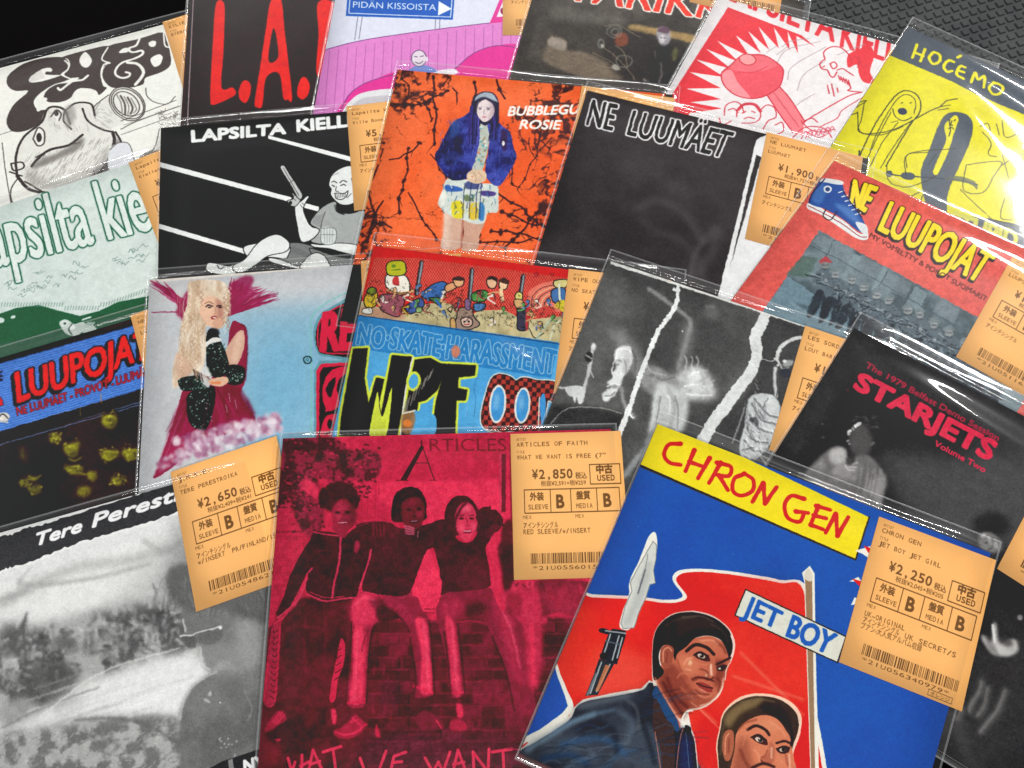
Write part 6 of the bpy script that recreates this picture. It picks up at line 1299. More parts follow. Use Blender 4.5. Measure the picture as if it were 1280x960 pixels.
    A.poly([(925, 60), (1000, 20), (1040, 80), (1000, 130), (930, 130)], (176, 50, 74), .85, blur=12); A.poly([(945, 130), (990, 150), (1010, 300), (1025, 500), (985, 505), (965, 320)], (216, 58, 86), .9, blur=5); A.poly([(1050, 60), (1160, 60), (1120, 120), (1060, 130)], (66, 28, 38), .85, blur=10); A.poly([(1180, 20), (1250, 60), (1310, 240), (1340, 430), (1300, 440), (1240, 240)], (176, 50, 74), .8, blur=12); A.line([(1000, 150), (1090, 145), (1150, 160)], 8, (176, 46, 70), .7, blur=3); A.line([(970, 505), (1040, 500)], 8, RD, .8, blur=2)
    for P in ([(478, 150), (470, 300), (456, 470), (450, 560)], [(590, 170), (566, 300), (552, 556)], [(770, 230), (800, 420), (790, 520)], [(866, 140), (882, 330), (892, 515)], [(940, 200), (958, 330), (972, 515)], [(1010, 160), (1026, 300), (1044, 505)], [(1180, 220), (1250, 400), (1300, 640)], [(640, 140), (720, 128), (768, 200)]): A.line(P, 9, (46, 22, 30), .75, blur=2.5)
    for P in ([(500, 60), (540, 30), (590, 40)], [(508, 200), (500, 380), (492, 530)], [(838, 150), (852, 300), (862, 470)], [(978, 150), (992, 320), (1006, 490)], [(1216, 60), (1280, 200), (1320, 380)]): A.line(P, 10, (244, 86, 116), .6, blur=4)
    # shoes
    for P, c in (([(70, 640), (110, 595), (140, 600), (150, 640), (110, 665), (75, 690), (40, 700), (50, 670)], MR), ([(390, 690), (420, 680), (470, 640), (500, 615), (545, 655), (560, 660), (500, 720), (440, 735), (395, 720)], MR), ([(375, 590), (398, 590), (402, 650), (385, 660)], LT), ([(840, 590), (900, 620), (940, 660), (930, 690), (880, 680), (830, 690), (800, 640)], (112, 36, 52)), ([(1000, 560), (1032, 570), (1036, 620), (1010, 625)], LT), ([(970, 650), (1010, 635), (1050, 660), (1045, 690), (975, 690)], MR), ([(1250, 610), (1300, 600), (1380, 650), (1400, 700), (1260, 690)], (110, 36, 52))): A.poly(P, c, .9, blur=3)
    for P in ([(85, 650), (120, 600)], [(95, 655), (130, 605)], [(105, 660), (140, 615)], [(480, 630), (530, 670)], [(400, 700), (440, 715), (500, 700), (550, 660)], [(900, 640), (925, 680)], [(470, 650), (510, 640)]): A.line(P, 8, LT, .85, blur=2)
    A.poly([(600, 660), (615, 690), (625, 725), (598, 720)], RD, .8, blur=3); A.poly([(95, 735), (125, 735), (110, 750)], RD, .8, blur=2); A.poly([(40, 760), (120, 760), (110, 850), (40, 860)], (128, 34, 52), .7, blur=8)
    # upper bodies
    A.v('k')
    J = [(250, 500), (330, 500), (400, 512), (450, 470), (540, 455), (560, 560), (530, 640), (500, 700), (480, 760), (450, 830), (330, 850), (215, 800), (220, 700), (170, 800), (110, 900), (60, 910), (100, 820), (130, 720), (190, 600), (230, 540)]
    A.poly(J, DK, .97); A.paint(A.mpoly(J), ((46, 24, 32), (78, 30, 42)), .6, 0, (9, 7, 2.2))
    for P, w in (([(384, 520), (380, 600), (370, 680), (350, 760), (342, 830)], 10), ([(250, 500), (310, 512), (380, 520)], 6), ([(405, 515), (450, 480), (520, 455)], 6), ([(215, 810), (300, 845), (380, 835), (450, 828)], 8), ([(230, 800), (310, 828), (400, 822)], 4), ([(535, 590), (520, 660), (500, 720), (478, 780)], 11), ([(215, 730), (190, 800), (150, 860), (70, 930)], 12), ([(240, 680), (225, 700)], 8)): A.line(P, w, (206, 60, 86), .9)
    A.poly([(455, 550), (475, 545), (478, 570), (465, 605), (450, 595)], (176, 52, 76), .8, blur=3); A.line([(270, 595), (325, 590)], 4, (110, 44, 56), .7)
    T2 = [(530, 460), (620, 450), (680, 480), (760, 470), (820, 460), (900, 440), (960, 460), (900, 560), (820, 590), (770, 700), (735, 790), (700, 820), (600, 815), (530, 800), (490, 780), (530, 640), (560, 560)]
    T3 = [(830, 470), (920, 440), (970, 540), (1040, 545), (1080, 470), (1100, 400), (1160, 390), (1190, 440), (1190, 470), (1150, 520), (1110, 580), (1130, 700), (1130, 770), (1060, 790), (930, 800), (880, 810), (880, 700), (860, 620)]
    for T in (T2, T3): A.poly(T, (64, 26, 40), .97); A.paint(A.mpoly(T), ((50, 22, 34), (88, 32, 48)), .6, 0, (7, 8, 2.2))
    A.poly([(455, 470), (560, 450), (620, 455), (620, 560), (540, 560), (470, 500)], (70, 30, 40), .8, blur=5)
    for x in (545, 562, 580, 598): A.line([(x, 460), (x + 4, 520)], 5, (150, 44, 64), .7, blur=2)
    A.line([(450, 450), (560, 440), (640, 452)], 5, (206, 52, 78), .8, blur=2)
    A.poly([(740, 800), (800, 620), (830, 590), (860, 680), (890, 760), (860, 880), (800, 900), (770, 830)], LT, .97); A.line([(800, 886), (850, 884)], 5, (120, 34, 50), .8); A.line([(795, 900), (850, 905)], 4, (120, 34, 50), .8)
    A.poly([(1125, 560), (1160, 500), (1190, 520), (1190, 640), (1210, 760), (1200, 900), (1150, 820), (1130, 720)], (214, 52, 80), .95)
    A.poly([(1190, 480), (1240, 450), (1250, 700), (1260, 740), (1215, 740), (1190, 620)], (66, 28, 38), .9, blur=5)
    # heads
    def face(cx, cy, a, b, base, hi, rot=0):
        a *= .84; b *= .88
        A.ell(cx, cy, a, b, base, rot, 1, 4); A.ell(cx - a * .15, cy - b * .3, a * .6, b * .4, hi, rot, .6, a * .3); A.ell(cx - a * .1, cy + b * .2, a * .4, b * .3, hi, rot, .35, a * .25)
        A.ell(cx + a * .75, cy, a * .35, b * .8, DK, rot, .45, a * .25)
        for s in (-1, 1): A.ell(cx + s * a * .4, cy - b * .1, a * .26, b * .09, DK, s * 8, .75, 4)
        A.line([(cx + 2, cy - b * .05), (cx + 4, cy + b * .2)], 5, DK, .35, blur=3); A.ell(cx, cy + b * .28, a * .22, b * .06, DK, 0, .5, 3); A.ell(cx, cy + b * .52, a * .36, b * .09, DK, 0, .7, 3.5); A.ell(cx, cy + b * .50, a * .24, b * .035, (214, 110, 130), 0, .65, 2)
    A.ell(378, 332, 92, 74, (52, 24, 34), -8, 1, 4); 
    for i in range(90): t = q.uniform(2.6, 6.9); A.ell(375 + 92 * math.cos(t), 335 + 76 * math.sin(t), q.uniform(6, 15), q.uniform(6, 12), (54, 26, 34), 0, .8, 3)
    A.poly([(340, 470), (420, 470), (410, 520), (380, 525)], (140, 40, 60)); face(393, 412, 66, 88, (142, 42, 60), (190, 58, 82), 5); A.line([(372, 455), (412, 452)], 4.5, (236, 150, 168), .9, blur=.8); A.ell(368, 402, 14, 6, (40, 20, 28), 0, .85, 2); A.ell(420, 400, 13, 6, (40, 20, 28), 0, .85, 2); A.poly([(440, 360), (462, 400), (450, 470), (425, 480), (440, 420)], (84, 32, 44), .8, blur=6)
    A.line([(420, 500), (455, 470)], 10, RD, .9)
    A.poly([(640, 372), (652, 318), (690, 282), (740, 274), (785, 295), (810, 345), (812, 400), (800, 440), (660, 450), (636, 420)], (46, 22, 32))
    A.poly([(690, 360), (720, 330), (770, 325), (800, 360), (802, 420), (785, 465), (750, 492), (712, 480), (690, 430)], (104, 34, 48), .96, blur=3); A.ell(742, 352, 26, 14, (146, 46, 66), 0, .8, 7); A.ell(778, 412, 14, 18, (160, 50, 70), 0, .8, 6); A.ell(712, 410, 10, 16, (130, 42, 58), 0, .7, 6)
    A.ell(726, 388, 15, 7, (34, 18, 26), 0, .9, 2.5); A.ell(775, 386, 13, 7, (34, 18, 26), 0, .9, 2.5); A.line([(750, 390), (752, 415), (742, 422), (762, 422)], 5, (50, 22, 32), .8, blur=2); A.ell(752, 448, 22, 9, (36, 18, 26), 0, .9, 2); A.line([(736, 446), (766, 445)], 4, (230, 150, 166), .9, blur=1)
    for i in range(4): A.line([(702 + i * 2, 470 + i * 12), (728, 474 + i * 12), (750, 484 + i * 9)], 8, (200, 96, 114), .9, blur=2)
    A.line([(770, 498), (768, 525)], 4, (206, 120, 130), .8); A.line([(660, 300), (700, 286)], 4, (90, 34, 48), .7, blur=2)
    A.poly([(908, 470), (905, 400), (925, 350), (965, 320), (1015, 322), (1050, 352), (1072, 410), (1074, 470), (1060, 500), (950, 520), (925, 540)], (56, 24, 34))
    A.poly([(955, 420), (975, 370), (1010, 350), (1045, 372), (1066, 420), (1066, 470), (1048, 520), (1015, 548), (982, 530), (962, 480)], (208, 60, 86), .97, blur=2.5); A.ell(1010, 385, 26, 16, (240, 96, 122), 0, .8, 7); A.ell(985, 480, 14, 16, (236, 90, 116), 0, .7, 6); A.ell(1046, 475, 12, 16, (232, 84, 110), 0, .7, 6)
    A.line([(1012, 352), (985, 380), (962, 430), (950, 480)], 12, (58, 26, 36), .9, blur=3)
    for x in (988, 1038): A.ell(x, 432, 13, 6, (60, 24, 34), 0, .9, 2); A.line([(x - 13, 418), (x + 12, 416)], 5, (90, 32, 46), .8, blur=1.5)
    A.line([(1014, 430), (1016, 462), (1006, 468), (1026, 468)], 5, (140, 40, 60), .8, blur=1.5); A.ell(1016, 498, 22, 9, (96, 28, 44), 0, .9, 2); A.line([(998, 495), (1034, 494)], 4.5, (250, 176, 190), .95, blur=.8); A.line([(975, 500), (982, 515)], 3, (150, 44, 64), .6, blur=1)
    A.poly([(1045, 352), (1080, 400), (1082, 470), (1066, 500), (1070, 440), (1055, 390)], (62, 28, 38), .85, blur=3)
    A.poly([(1060, 420), (1085, 380), (1125, 375), (1132, 410), (1175, 405), (1195, 440), (1190, 468), (1150, 460), (1120, 480), (1080, 470)], (60, 26, 36)); 
    for P in ([(1130, 420), (1128, 375)], [(1140, 430), (1160, 405)], [(1165, 450), (1195, 465)]): A.line(P, 12, (56, 24, 34), .95)
    # fourth sitter right of the tag
    A.v('m')
    A.poly([(600, 830), (680, 770), (780, 760), (810, 830), (800, 900), (840, 1000), (700, 1000), (640, 900)], (206, 56, 82), .95, blur=6); A.poly([(770, 770), (900, 750), (1080, 770), (1090, 830), (1040, 960), (900, 940), (800, 960)], (112, 36, 52), .95, blur=5)
    for i in range(60): x, y = q.uniform(620, 1070), q.uniform(765, 940); A.line([(x, y), (x + q.uniform(-30, 30), y + q.uniform(8, 44))], q.uniform(5, 14), q.choice([(60, 26, 36), (150, 44, 64), (206, 56, 82), (70, 28, 40)]), .6, blur=3)
    A.poly([(560, 560), (640, 540), (650, 750), (600, 830), (580, 700)], (58, 26, 36), .9, blur=6)
    A.v('h'); A.poly([(680, 480), (780, 460), (800, 560), (790, 725), (760, 725), (740, 560)], (196, 52, 78), .9, blur=5); A.line([(770, 560), (775, 720)], 14, LT, .8, blur=3); A.poly([(700, 470), (740, 480), (735, 540), (705, 520)], (150, 42, 62), .8, blur=4)
    A.poly([(800, 470), (920, 450), (900, 560), (860, 540)], (170, 48, 70), .7, blur=8)
    A.rough(1.3, 110, 19, .05, 80)
    # lettering
    A.v('k')
    A.text('RTICLES', (828, 95), (1212, 95), (826, 33), (120, 30, 50), .3); 
    for x0 in (826, 905, 955, 1128): A.line([(x0 - 6, 95), (x0 + 22, 95)], 2.5, (120, 30, 50))
    A.hard([(788, 62), (800, 76), (712, 242), (680, 242)], (46, 22, 32)); A.line([(784, 50), (852, 240)], 5, (60, 24, 36), smooth=False); A.line([(752, 155), (826, 155)], 4, (60, 24, 36)); A.line([(664, 242), (720, 242)], 3.5, (60, 24, 36)); A.line([(828, 241), (862, 241)], 3.5, (60, 24, 36)); A.line([(788, 40), (790, 62)], 5, (60, 24, 36))
    A.v('l'); LR = (226, 60, 88)
    for P in ([(160, 830), (180, 900)], [(180, 900), (195, 850)], [(230, 815), (228, 900)], [(222, 870), (262, 850)], [(262, 900), (285, 790)], [(285, 790), (335, 900)], [(270, 862), (320, 846)], [(335, 800), (425, 772)], [(385, 785), (400, 900)],
              [(520, 830), (545, 900)], [(612, 900), (650, 795)], [(690, 820), (672, 900)], [(690, 822), (750, 800)], [(690, 852), (730, 848)], [(845, 830), (885, 900)], [(885, 900), (912, 850)], [(912, 850), (935, 900)], [(935, 900), (970, 800)], [(985, 900), (1010, 790)], [(1010, 790), (1050, 900)], [(985, 862), (1040, 850)], [(1085, 800), (1090, 900)], [(1085, 800), (1160, 900)], [(1160, 900), (1165, 785)], [(1180, 800), (1280, 785)], [(1235, 795), (1240, 900)]): A.line(P, 15, LR, .95)
    # coarse copy-machine mottle over the whole photograph
    A.paint((0, 0, np.ones((N, N), np.float32)), ((60, 20, 34), (250, 84, 112)), .07, 0, (70, 3, 3.0)); A.paint((0, 0, np.ones((N, N), np.float32)), ((60, 20, 34), (240, 70, 100)), .04, 0, (18, 13, 3.0))
    A.v('h'); A.line([(760, 905), (800, 925)], 4, RD); A.line([(800, 940), (830, 952)], 5, RD); A.line([(700, 905), (760, 912)], 4, (150, 50, 70))
    return A.grain(.026, 19, .8)

def art_chron(r):
    A = Art(1150, uvmap(r), (0, 84, 168)).v('i'); q = rnd(2)
    A.all((0, 78, 164), (2, 88, 172), (3, 8, 2), .6)
    WT = (232, 228, 216); RD = (216, 44, 38)
    # title band
    A.line([(295, 100), (850, 342)], 5, (34, 30, 28), smooth=False)
    A.hard([(330, -30), (885, 236), (852, 342), (296, 98)], (236, 216, 22)); A.line([(887, 236), (852, 345), (300, 105)], 4, (60, 50, 20), smooth=False)
    CR = (204, 44, 28)
    L = [[(408, 50), (378, 52), (366, 78), (380, 98), (408, 104)], [(443, 66), (420, 120)], [(482, 86), (452, 138)], [(430, 96), (470, 110)], [(510, 98), (480, 150)], [(500, 98), (535, 108), (530, 132), (495, 128)], [(505, 130), (528, 168)], [(570, 126), (545, 138), (540, 168), (560, 182), (590, 170), (592, 142), (570, 126)], [(618, 150), (590, 198)], [(618, 150), (622, 202)], [(622, 202), (652, 160)],
         [(722, 190), (690, 182), (672, 205), (680, 238), (710, 248), (722, 226)], [(700, 222), (732, 226)], [(758, 208), (738, 256)], [(752, 208), (788, 218)], [(746, 232), (778, 240)], [(738, 256), (770, 268)], [(802, 228), (776, 276)], [(802, 228), (806, 280)], [(806, 284), (834, 236)]]
    for P in L: A.line(P, 10, CR, taper=False)
    for P in L: A.line(P[:2], 13, CR, taper=.5)
    # red flag with white rim
    flag = [(60, 430), (180, 430), (300, 436), (360, 444), (405, 442), (408, 425), (385, 395), (400, 372), (450, 368), (560, 378), (640, 388), (722, 416), (728, 600), (740, 880), (60, 880), (110, 760), (130, 720), (110, 680), (92, 640), (60, 600)]
    fl = [(150, 425), (182, 432), (300, 438), (360, 446), (402, 444), (412, 432), (388, 398), (396, 376), (430, 368), (500, 370), (600, 384), (660, 396), (730, 420), (742, 640), (745, 1200), (20, 1200), (-20, 830), (60, 780), (112, 740), (126, 716), (112, 680), (92, 636), (60, 560)]
    A.poly(fl, WT, smooth=True); fr = [(146, 434), (182, 440), (300, 446), (362, 454), (404, 452), (424, 438), (398, 400), (404, 384), (434, 376), (500, 378), (600, 392), (660, 404), (720, 424), (730, 640), (735, 1200), (20, 1200), (0, 840), (70, 784), (120, 744), (136, 716), (120, 676), (100, 630), (66, 560)]
    A.poly(fr, RD); A.paint(A.mpoly(fr), ((206, 38, 36), (228, 66, 54)), .6, 0, (4, 9, 2.4)); A.poly([(180, 460), (350, 470), (330, 520), (250, 600), (130, 620)], (226, 50, 40), .7, blur=20)
    A.poly([(560, 420), (700, 430), (720, 560), (600, 560)], (204, 48, 46), .6, blur=30); A.poly([(200, 560), (340, 600), (330, 660), (180, 680)], (228, 92, 76), .5, blur=20)
    for P in ([(560, 580), (640, 660), (720, 740)], [(540, 640), (720, 700)], [(430, 700), (500, 760)]): A.line(P, 5, (240, 150, 120), .5, blur=3)
    A.hard([(60, 560), (92, 600), (104, 640), (124, 690), (130, 716), (118, 742), (60, 786), (20, 806), (-60, 860), (-160, 860), (-60, 560)], WT); A.hard([(60, 560), (84, 600), (96, 644), (114, 690), (121, 716), (108, 734), (50, 776), (10, 796), (-60, 836), (-160, 836), (-60, 560)], (0, 82, 168))
    A.hard([(20, 806), (118, 742), (300, 742), (300, 900), (0, 900)], WT)
    # flag pole
    A.hard([(722, 400), (716, 378), (736, 360), (748, 380), (752, 620), (760, 900), (738, 900)], WT); A.hard([(724, 392), (732, 372), (742, 392), (745, 620), (750, 900), (740, 900)], (150, 120, 92)); A.poly([(722, 390), (732, 366), (743, 388), (738, 400)], (214, 206, 190))
    # star rays behind the tag
    for P in ([(850, 322), (890, 310), (900, 350), (870, 330)], [(835, 400), (860, 388), (880, 420), (880, 400)], [(840, 460), (850, 440), (880, 450)]): A.poly(P, WT, smooth=False)
    for P in ([(872, 308), (905, 320), (900, 350)], [(842, 392), (870, 400), (880, 430)]): A.poly(P, RD, smooth=False)
    # sticker JET BOY
    A.hard([(573, 420), (828, 540), (806, 606), (546, 486)], (214, 214, 200)); A.line([(573, 420), (828, 540), (806, 606), (546, 486)], 3.2, (40, 34, 30), smooth=False, closed=True)
    A.text('JET', (563, 482), (652, 520), (582, 436), (30, 92, 176), 2.6, tr=(668, 478)); A.text('BOY', (676, 538), (782, 584), (694, 486), (30, 92, 176), 3.0, tr=(806, 536))
    # bayonet
    A.v('j')
    A.poly([(570, -66), (598, -90), (610, -50), (606, 10), (588, 66), (596, 126), (572, 134), (556, 190), (526, 240), (492, 340), (444, 335), (454, 270), (484, 190), (484, 146), (498, 100), (524, 50), (548, -10)], WT)
    A.v('i'); A.hard([(324, 322), (338, 298), (347, 308), (346, 340), (339, 372), (344, 404), (330, 408), (320, 440), (302, 478), (290, 518), (262, 520), (256, 506), (268, 460), (284, 424), (280, 402), (296, 372)], (206, 208, 200)); A.line([(324, 322), (338, 298), (347, 308), (346, 340), (339, 372), (344, 404), (330, 408), (320, 440), (302, 478), (290, 518), (262, 520), (256, 506), (268, 460), (284, 424), (280, 402), (296, 372)], 2.2, (110, 112, 116), .8, smooth=False, closed=True); A.poly([(318, 360), (335, 350), (322, 420), (280, 510), (262, 510), (290, 440)], (176, 178, 174), .8, blur=5); A.line([(318, 370), (300, 430)], 4, (70, 74, 84), .8, blur=1); A.line([(325, 330), (318, 370)], 2, (110, 112, 118), .8)
    A.v('j')
    A.poly([(350, 345), (368, 338), (400, 350), (395, 366), (358, 358)], (40, 46, 52)); A.hard([(412, 340), (470, 350), (470, 372), (440, 470), (430, 500), (355, 475), (378, 400), (400, 350)], (40, 46, 52)); A.hard([(350, 475), (420, 495), (345, 635), (290, 640), (330, 540)], (48, 52, 58))
    for P in ([(402, 365), (368, 470)], [(440, 372), (410, 480)], [(362, 490), (312, 630)], [(400, 500), (340, 620)], [(455, 380), (432, 470)]): A.line(P, 6, (176, 184, 186), .9)
    A.line([(340, 540), (300, 635)], 10, (120, 130, 136), .8); A.ell(372, 462, 18, 16, (30, 36, 44)); A.line([(380, 350), (470, 362)], 6, (150, 158, 160)); A.line([(380, 395), (440, 410)], 5, (90, 100, 110)); A.hard([(380, 500), (400, 506), (350, 620), (335, 615)], (200, 120, 80), .8)
    # jacket of the first man
    A.hard([(-10, 885), (60, 830), (150, 780), (215, 735), (240, 690), (280, 655), (350, 640), (450, 620), (540, 605), (575, 570), (640, 600), (720, 720), (745, 705), (764, 790), (776, 860), (792, 1040), (-20, 1040)], WT)
    J = [(-10, 900), (60, 850), (150, 795), (225, 740), (250, 690), (290, 665), (360, 650), (450, 635), (545, 612), (578, 580), (620, 610), (680, 700), (715, 780), (735, 790), (750, 860), (760, 1060), (-40, 1060)]
    A.poly(J, (52, 54, 62)); A.paint(A.mpoly(J), ((36, 38, 46), (74, 84, 98)), .6, 10, (7, 6, 2.4))
    for P, w, c, b in (([(30, 880), (130, 820), (230, 760), (330, 720)], 20, (120, 146, 166), 8), ([(150, 800), (260, 740), (420, 700)], 9, (96, 124, 150), 6), ([(260, 690), (360, 665), (480, 640)], 18, (104, 112, 122), 9), ([(180, 860), (300, 830), (400, 840), (470, 900)], 22, (50, 84, 126), 10), ([(430, 700), (500, 760), (470, 860)], 16, (92, 104, 120), 9), ([(100, 920), (220, 900), (300, 940)], 22, (32, 62, 104), 10), ([(350, 760), (420, 800), (430, 900)], 20, (30, 34, 42), 10), ([(520, 700), (560, 800), (600, 940)], 20, (32, 34, 40), 8), ([(480, 660), (520, 700), (530, 800)], 10, (96, 100, 104), 6), ([(380, 960), (440, 900), (520, 880)], 14, (60, 88, 122), 8), ([(200, 960), (330, 900)], 10, (96, 120, 146), 7)): A.line(P, w, c, .75, blur=b)
    A.poly([(590, 620), (620, 600), (690, 700), (705, 780), (690, 800), (650, 740), (600, 660)], (38, 74, 116)); A.poly([(600, 650), (650, 740), (690, 800), (680, 1000), (640, 1000), (620, 860), (590, 780)], (66, 50, 48)); A.line([(600, 800), (630, 1000)], 4, (196, 120, 100), .8); A.line([(690, 800), (700, 880), (700, 1000)], 14, (38, 36, 42)); A.line([(720, 800), (730, 880), (740, 1000)], 12, (34, 66, 126)); A.line([(740, 790), (722, 880), (745, 960)], 4, (150, 168, 190), .9)
    A.line([(640, 640), (700, 740), (712, 780)], 7, (200, 112, 96), .9); A.line([(716, 790), (700, 830), (704, 900)], 5, WT)
    # first man's head and neck
    SK = (190, 102, 78); SD = (118, 54, 46); SL = (232, 156, 122)
    A.poly([(598, 560), (600, 480), (620, 420), (680, 400), (860, 380), (925, 480), (912, 560), (890, 630), (840, 680), (790, 700), (752, 710), (735, 770), (700, 740), (640, 640)], WT)
    A.poly([(592, 590), (588, 420), (606, 340), (650, 292), (700, 268), (780, 262), (860, 285), (920, 330), (950, 380), (955, 430), (938, 480), (900, 470), (700, 420), (700, 520), (640, 560)], WT, .85)
    A.poly([(645, 480), (700, 440), (760, 390), (850, 375), (920, 420), (932, 480), (915, 555), (885, 625), (835, 675), (790, 692), (745, 700), (725, 735), (700, 730), (650, 650), (610, 590), (620, 520)], SK)
    A.poly([(640, 520), (680, 500), (720, 560), (740, 640), (790, 690), (745, 700), (720, 740), (650, 650), (612, 590)], SD, .85, blur=10); A.poly([(650, 540), (700, 520), (760, 600), (740, 680)], (146, 70, 56), .8, blur=14)
    A.poly([(850, 490), (905, 480), (912, 540), (890, 590), (868, 600), (860, 560)], SD, .75, blur=8); A.poly([(700, 470), (750, 460), (790, 500), (780, 540), (720, 530)], (206, 120, 90), .8, blur=8); A.poly([(770, 405), (850, 385), (880, 420), (820, 440)], (196, 112, 84), .8, blur=6); A.poly([(740, 590), (800, 640), (860, 650), (820, 680), (770, 680)], (150, 74, 58), .8, blur=8)
    A.poly([(592, 560), (590, 420), (606, 345), (645, 300), (700, 272), (780, 268), (860, 292), (915, 332), (940, 375), (945, 430), (930, 470), (915, 430), (890, 390), (840, 372), (780, 382), (740, 420), (700, 450), (690, 480), (670, 430), (640, 415), (618, 450), (622, 500), (640, 530), (620, 560)], (36, 28, 28))
    A.poly([(700, 285), (780, 280), (850, 300), (900, 340), (850, 345), (760, 350), (700, 390)], (70, 58, 52), .6, blur=12); A.line([(640, 330), (700, 300), (780, 290)], 6, (96, 86, 78), .5, blur=3)
    A.poly([(622, 470), (628, 428), (655, 412), (682, 428), (680, 470), (662, 515), (640, 512), (626, 495)], (156, 80, 64)); A.line([(636, 490), (638, 440), (660, 425), (675, 440)], 5, SL, .8, blur=1); A.line([(655, 445), (650, 490)], 6, SD, .8, blur=2)
    A.line([(740, 440), (780, 412), (830, 425), (862, 455)], 15, (44, 28, 26), .95, blur=1); A.line([(872, 500), (905, 485), (935, 470)], 11, (44, 28, 26), .9, blur=1)
    A.poly([(775, 462), (800, 445), (835, 462), (845, 485), (810, 482)], (70, 40, 34)); A.ell(806, 462, 17, 9, (206, 186, 170), 20); A.ell(808, 461, 9, 9, (28, 20, 22)); A.ell(804, 457, 3, 3, (236, 230, 224)); A.line([(772, 458), (800, 444), (838, 462)], 6, (34, 22, 22))
    A.poly([(872, 512), (900, 500), (922, 506), (905, 528), (880, 528)], (64, 38, 34)); A.ell(898, 514, 9, 6, (30, 22, 24)); A.ell(888, 518, 6, 4, (214, 200, 186)); A.line([(780, 490), (815, 502), (840, 496)], 4, (206, 120, 92), .8, blur=1)
    A.poly([(850, 470), (866, 480), (872, 540), (850, 556), (826, 552), (815, 535), (840, 520)], (190, 104, 80), .9, blur=4); A.line([(848, 500), (852, 545)], 8, (236, 190, 160), .8, blur=3); A.ell(832, 548, 9, 6, (226, 170, 140), 0, .9, 2); A.line([(822, 560), (845, 566), (862, 556)], 5, (70, 32, 30), .9, blur=1); A.ell(756, 492, 8, 12, (240, 200, 160), 10, .8, 4)
    A.line([(770, 572), (800, 560), (835, 568)], 8, SD, .8, blur=2); A.poly([(785, 580), (820, 582), (850, 600), (852, 622), (820, 618), (795, 600)], (150, 60, 54)); A.line([(785, 585), (820, 598), (856, 605)], 6, (60, 24, 24)); A.line([(800, 608), (825, 622)], 5, (226, 150, 130), .8, blur=2); A.line([(905, 560), (890, 620), (845, 668), (800, 684)], 5, (236, 196, 170), .8, blur=2); A.line([(720, 560), (750, 610), (800, 650)], 7, (120, 56, 46), .6, blur=4)
    A.line([(600, 560), (640, 640), (690, 720), (712, 740)], 7, (206, 120, 92), .8, blur=2); A.line([(636, 580), (680, 660), (720, 720)], 12, (70, 36, 34), .7, blur=4)
    A.line([(938, 372), (950, 420), (940, 478), (918, 520), (912, 570)], 4, (236, 210, 196), .9); A.line([(760, 668), (800, 700), (900, 800)], 4, (240, 160, 130), .6, blur=2)
    A.poly([(700, 800), (722, 780), (756, 786), (776, 840), (786, 920), (796, 1080), (680, 1080), (690, 880)], (34, 36, 48), .98, smooth=False); A.poly([(716, 850), (750, 830), (762, 900), (768, 1080), (716, 1080)], (34, 52, 92), .8, blur=10); A.line([(724, 786), (712, 830), (704, 880), (696, 960)], 4, (190, 120, 104), .8); A.line([(736, 800), (744, 870), (752, 960)], 3, (120, 136, 156), .6); A.line([(760, 786), (778, 842), (790, 960)], 4, (232, 228, 216), .9); A.line([(768, 705), (740, 710), (720, 745), (735, 765)], 6, WT); A.poly([(735, 770), (760, 780), (758, 810), (735, 800)], (36, 34, 40))
    for P, w, c, al in (([(655, 560), (672, 610), (706, 656), (744, 690)], 16, (96, 44, 38), .7), ([(700, 480), (712, 520), (740, 560)], 12, (150, 72, 56), .6), ([(728, 500), (742, 478), (764, 470)], 8, (236, 160, 124), .7), ([(800, 520), (830, 530), (838, 556)], 5, (90, 40, 36), .8), ([(764, 566), (790, 556), (830, 562), (860, 574)], 8, (60, 28, 28), .8), ([(790, 634), (820, 646), (850, 640)], 7, (214, 132, 106), .7), ([(780, 612), (800, 628), (840, 634)], 6, (84, 36, 34), .7), ([(870, 400), (900, 420), (915, 450)], 12, (120, 60, 50), .7), ([(800, 395), (850, 392), (880, 410)], 6, (240, 168, 132), .6), ([(872, 560), (890, 580), (880, 620)], 8, (90, 42, 38), .6), ([(700, 560), (716, 540), (748, 545)], 7, (214, 124, 96), .6), ([(716, 600), (740, 630), (770, 650)], 6, (206, 118, 92), .5), ([(640, 300), (660, 340), (650, 400)], 7, (70, 58, 54), .6), ([(720, 290), (800, 285), (860, 310)], 5, (120, 108, 98), .5), ([(850, 320), (900, 352), (925, 400)], 6, (84, 74, 70), .6), ([(850, 500), (848, 520), (852, 548)], 4, (255, 226, 206), .8), ([(735, 520), (760, 526)], 4, (250, 206, 170), .6)): A.line(P, w, c, al, blur=2.5)
    for i in range(90):
        t = q.random(); x = q.uniform(60, 700); y = q.uniform(640, 960)
        if y > 900 - (x - 0) * .45: A.line([(x, y), (x + q.uniform(30, 80), y - q.uniform(4, 34)), (x + q.uniform(90, 150), y - q.uniform(0, 40))], q.uniform(2, 7), q.choice([(30, 34, 44), (70, 88, 108), (44, 62, 92), (100, 116, 132), (26, 28, 34), (38, 70, 116)]), .35, blur=2)
    # second man
    A.poly([(880, 960), (872, 860), (885, 790), (900, 720), (940, 670), (990, 640), (1060, 628), (1150, 640), (1220, 680), (1252, 740), (1240, 820), (1215, 900), (1210, 1040), (880, 1040)], (240, 206, 180), .95)
    A.poly([(884, 960), (878, 860), (890, 790), (905, 725), (945, 680), (1000, 650), (1060, 640), (1140, 650), (1205, 690), (1240, 745), (1232, 810), (1210, 880), (1205, 1040), (884, 1040)], (62, 50, 42))
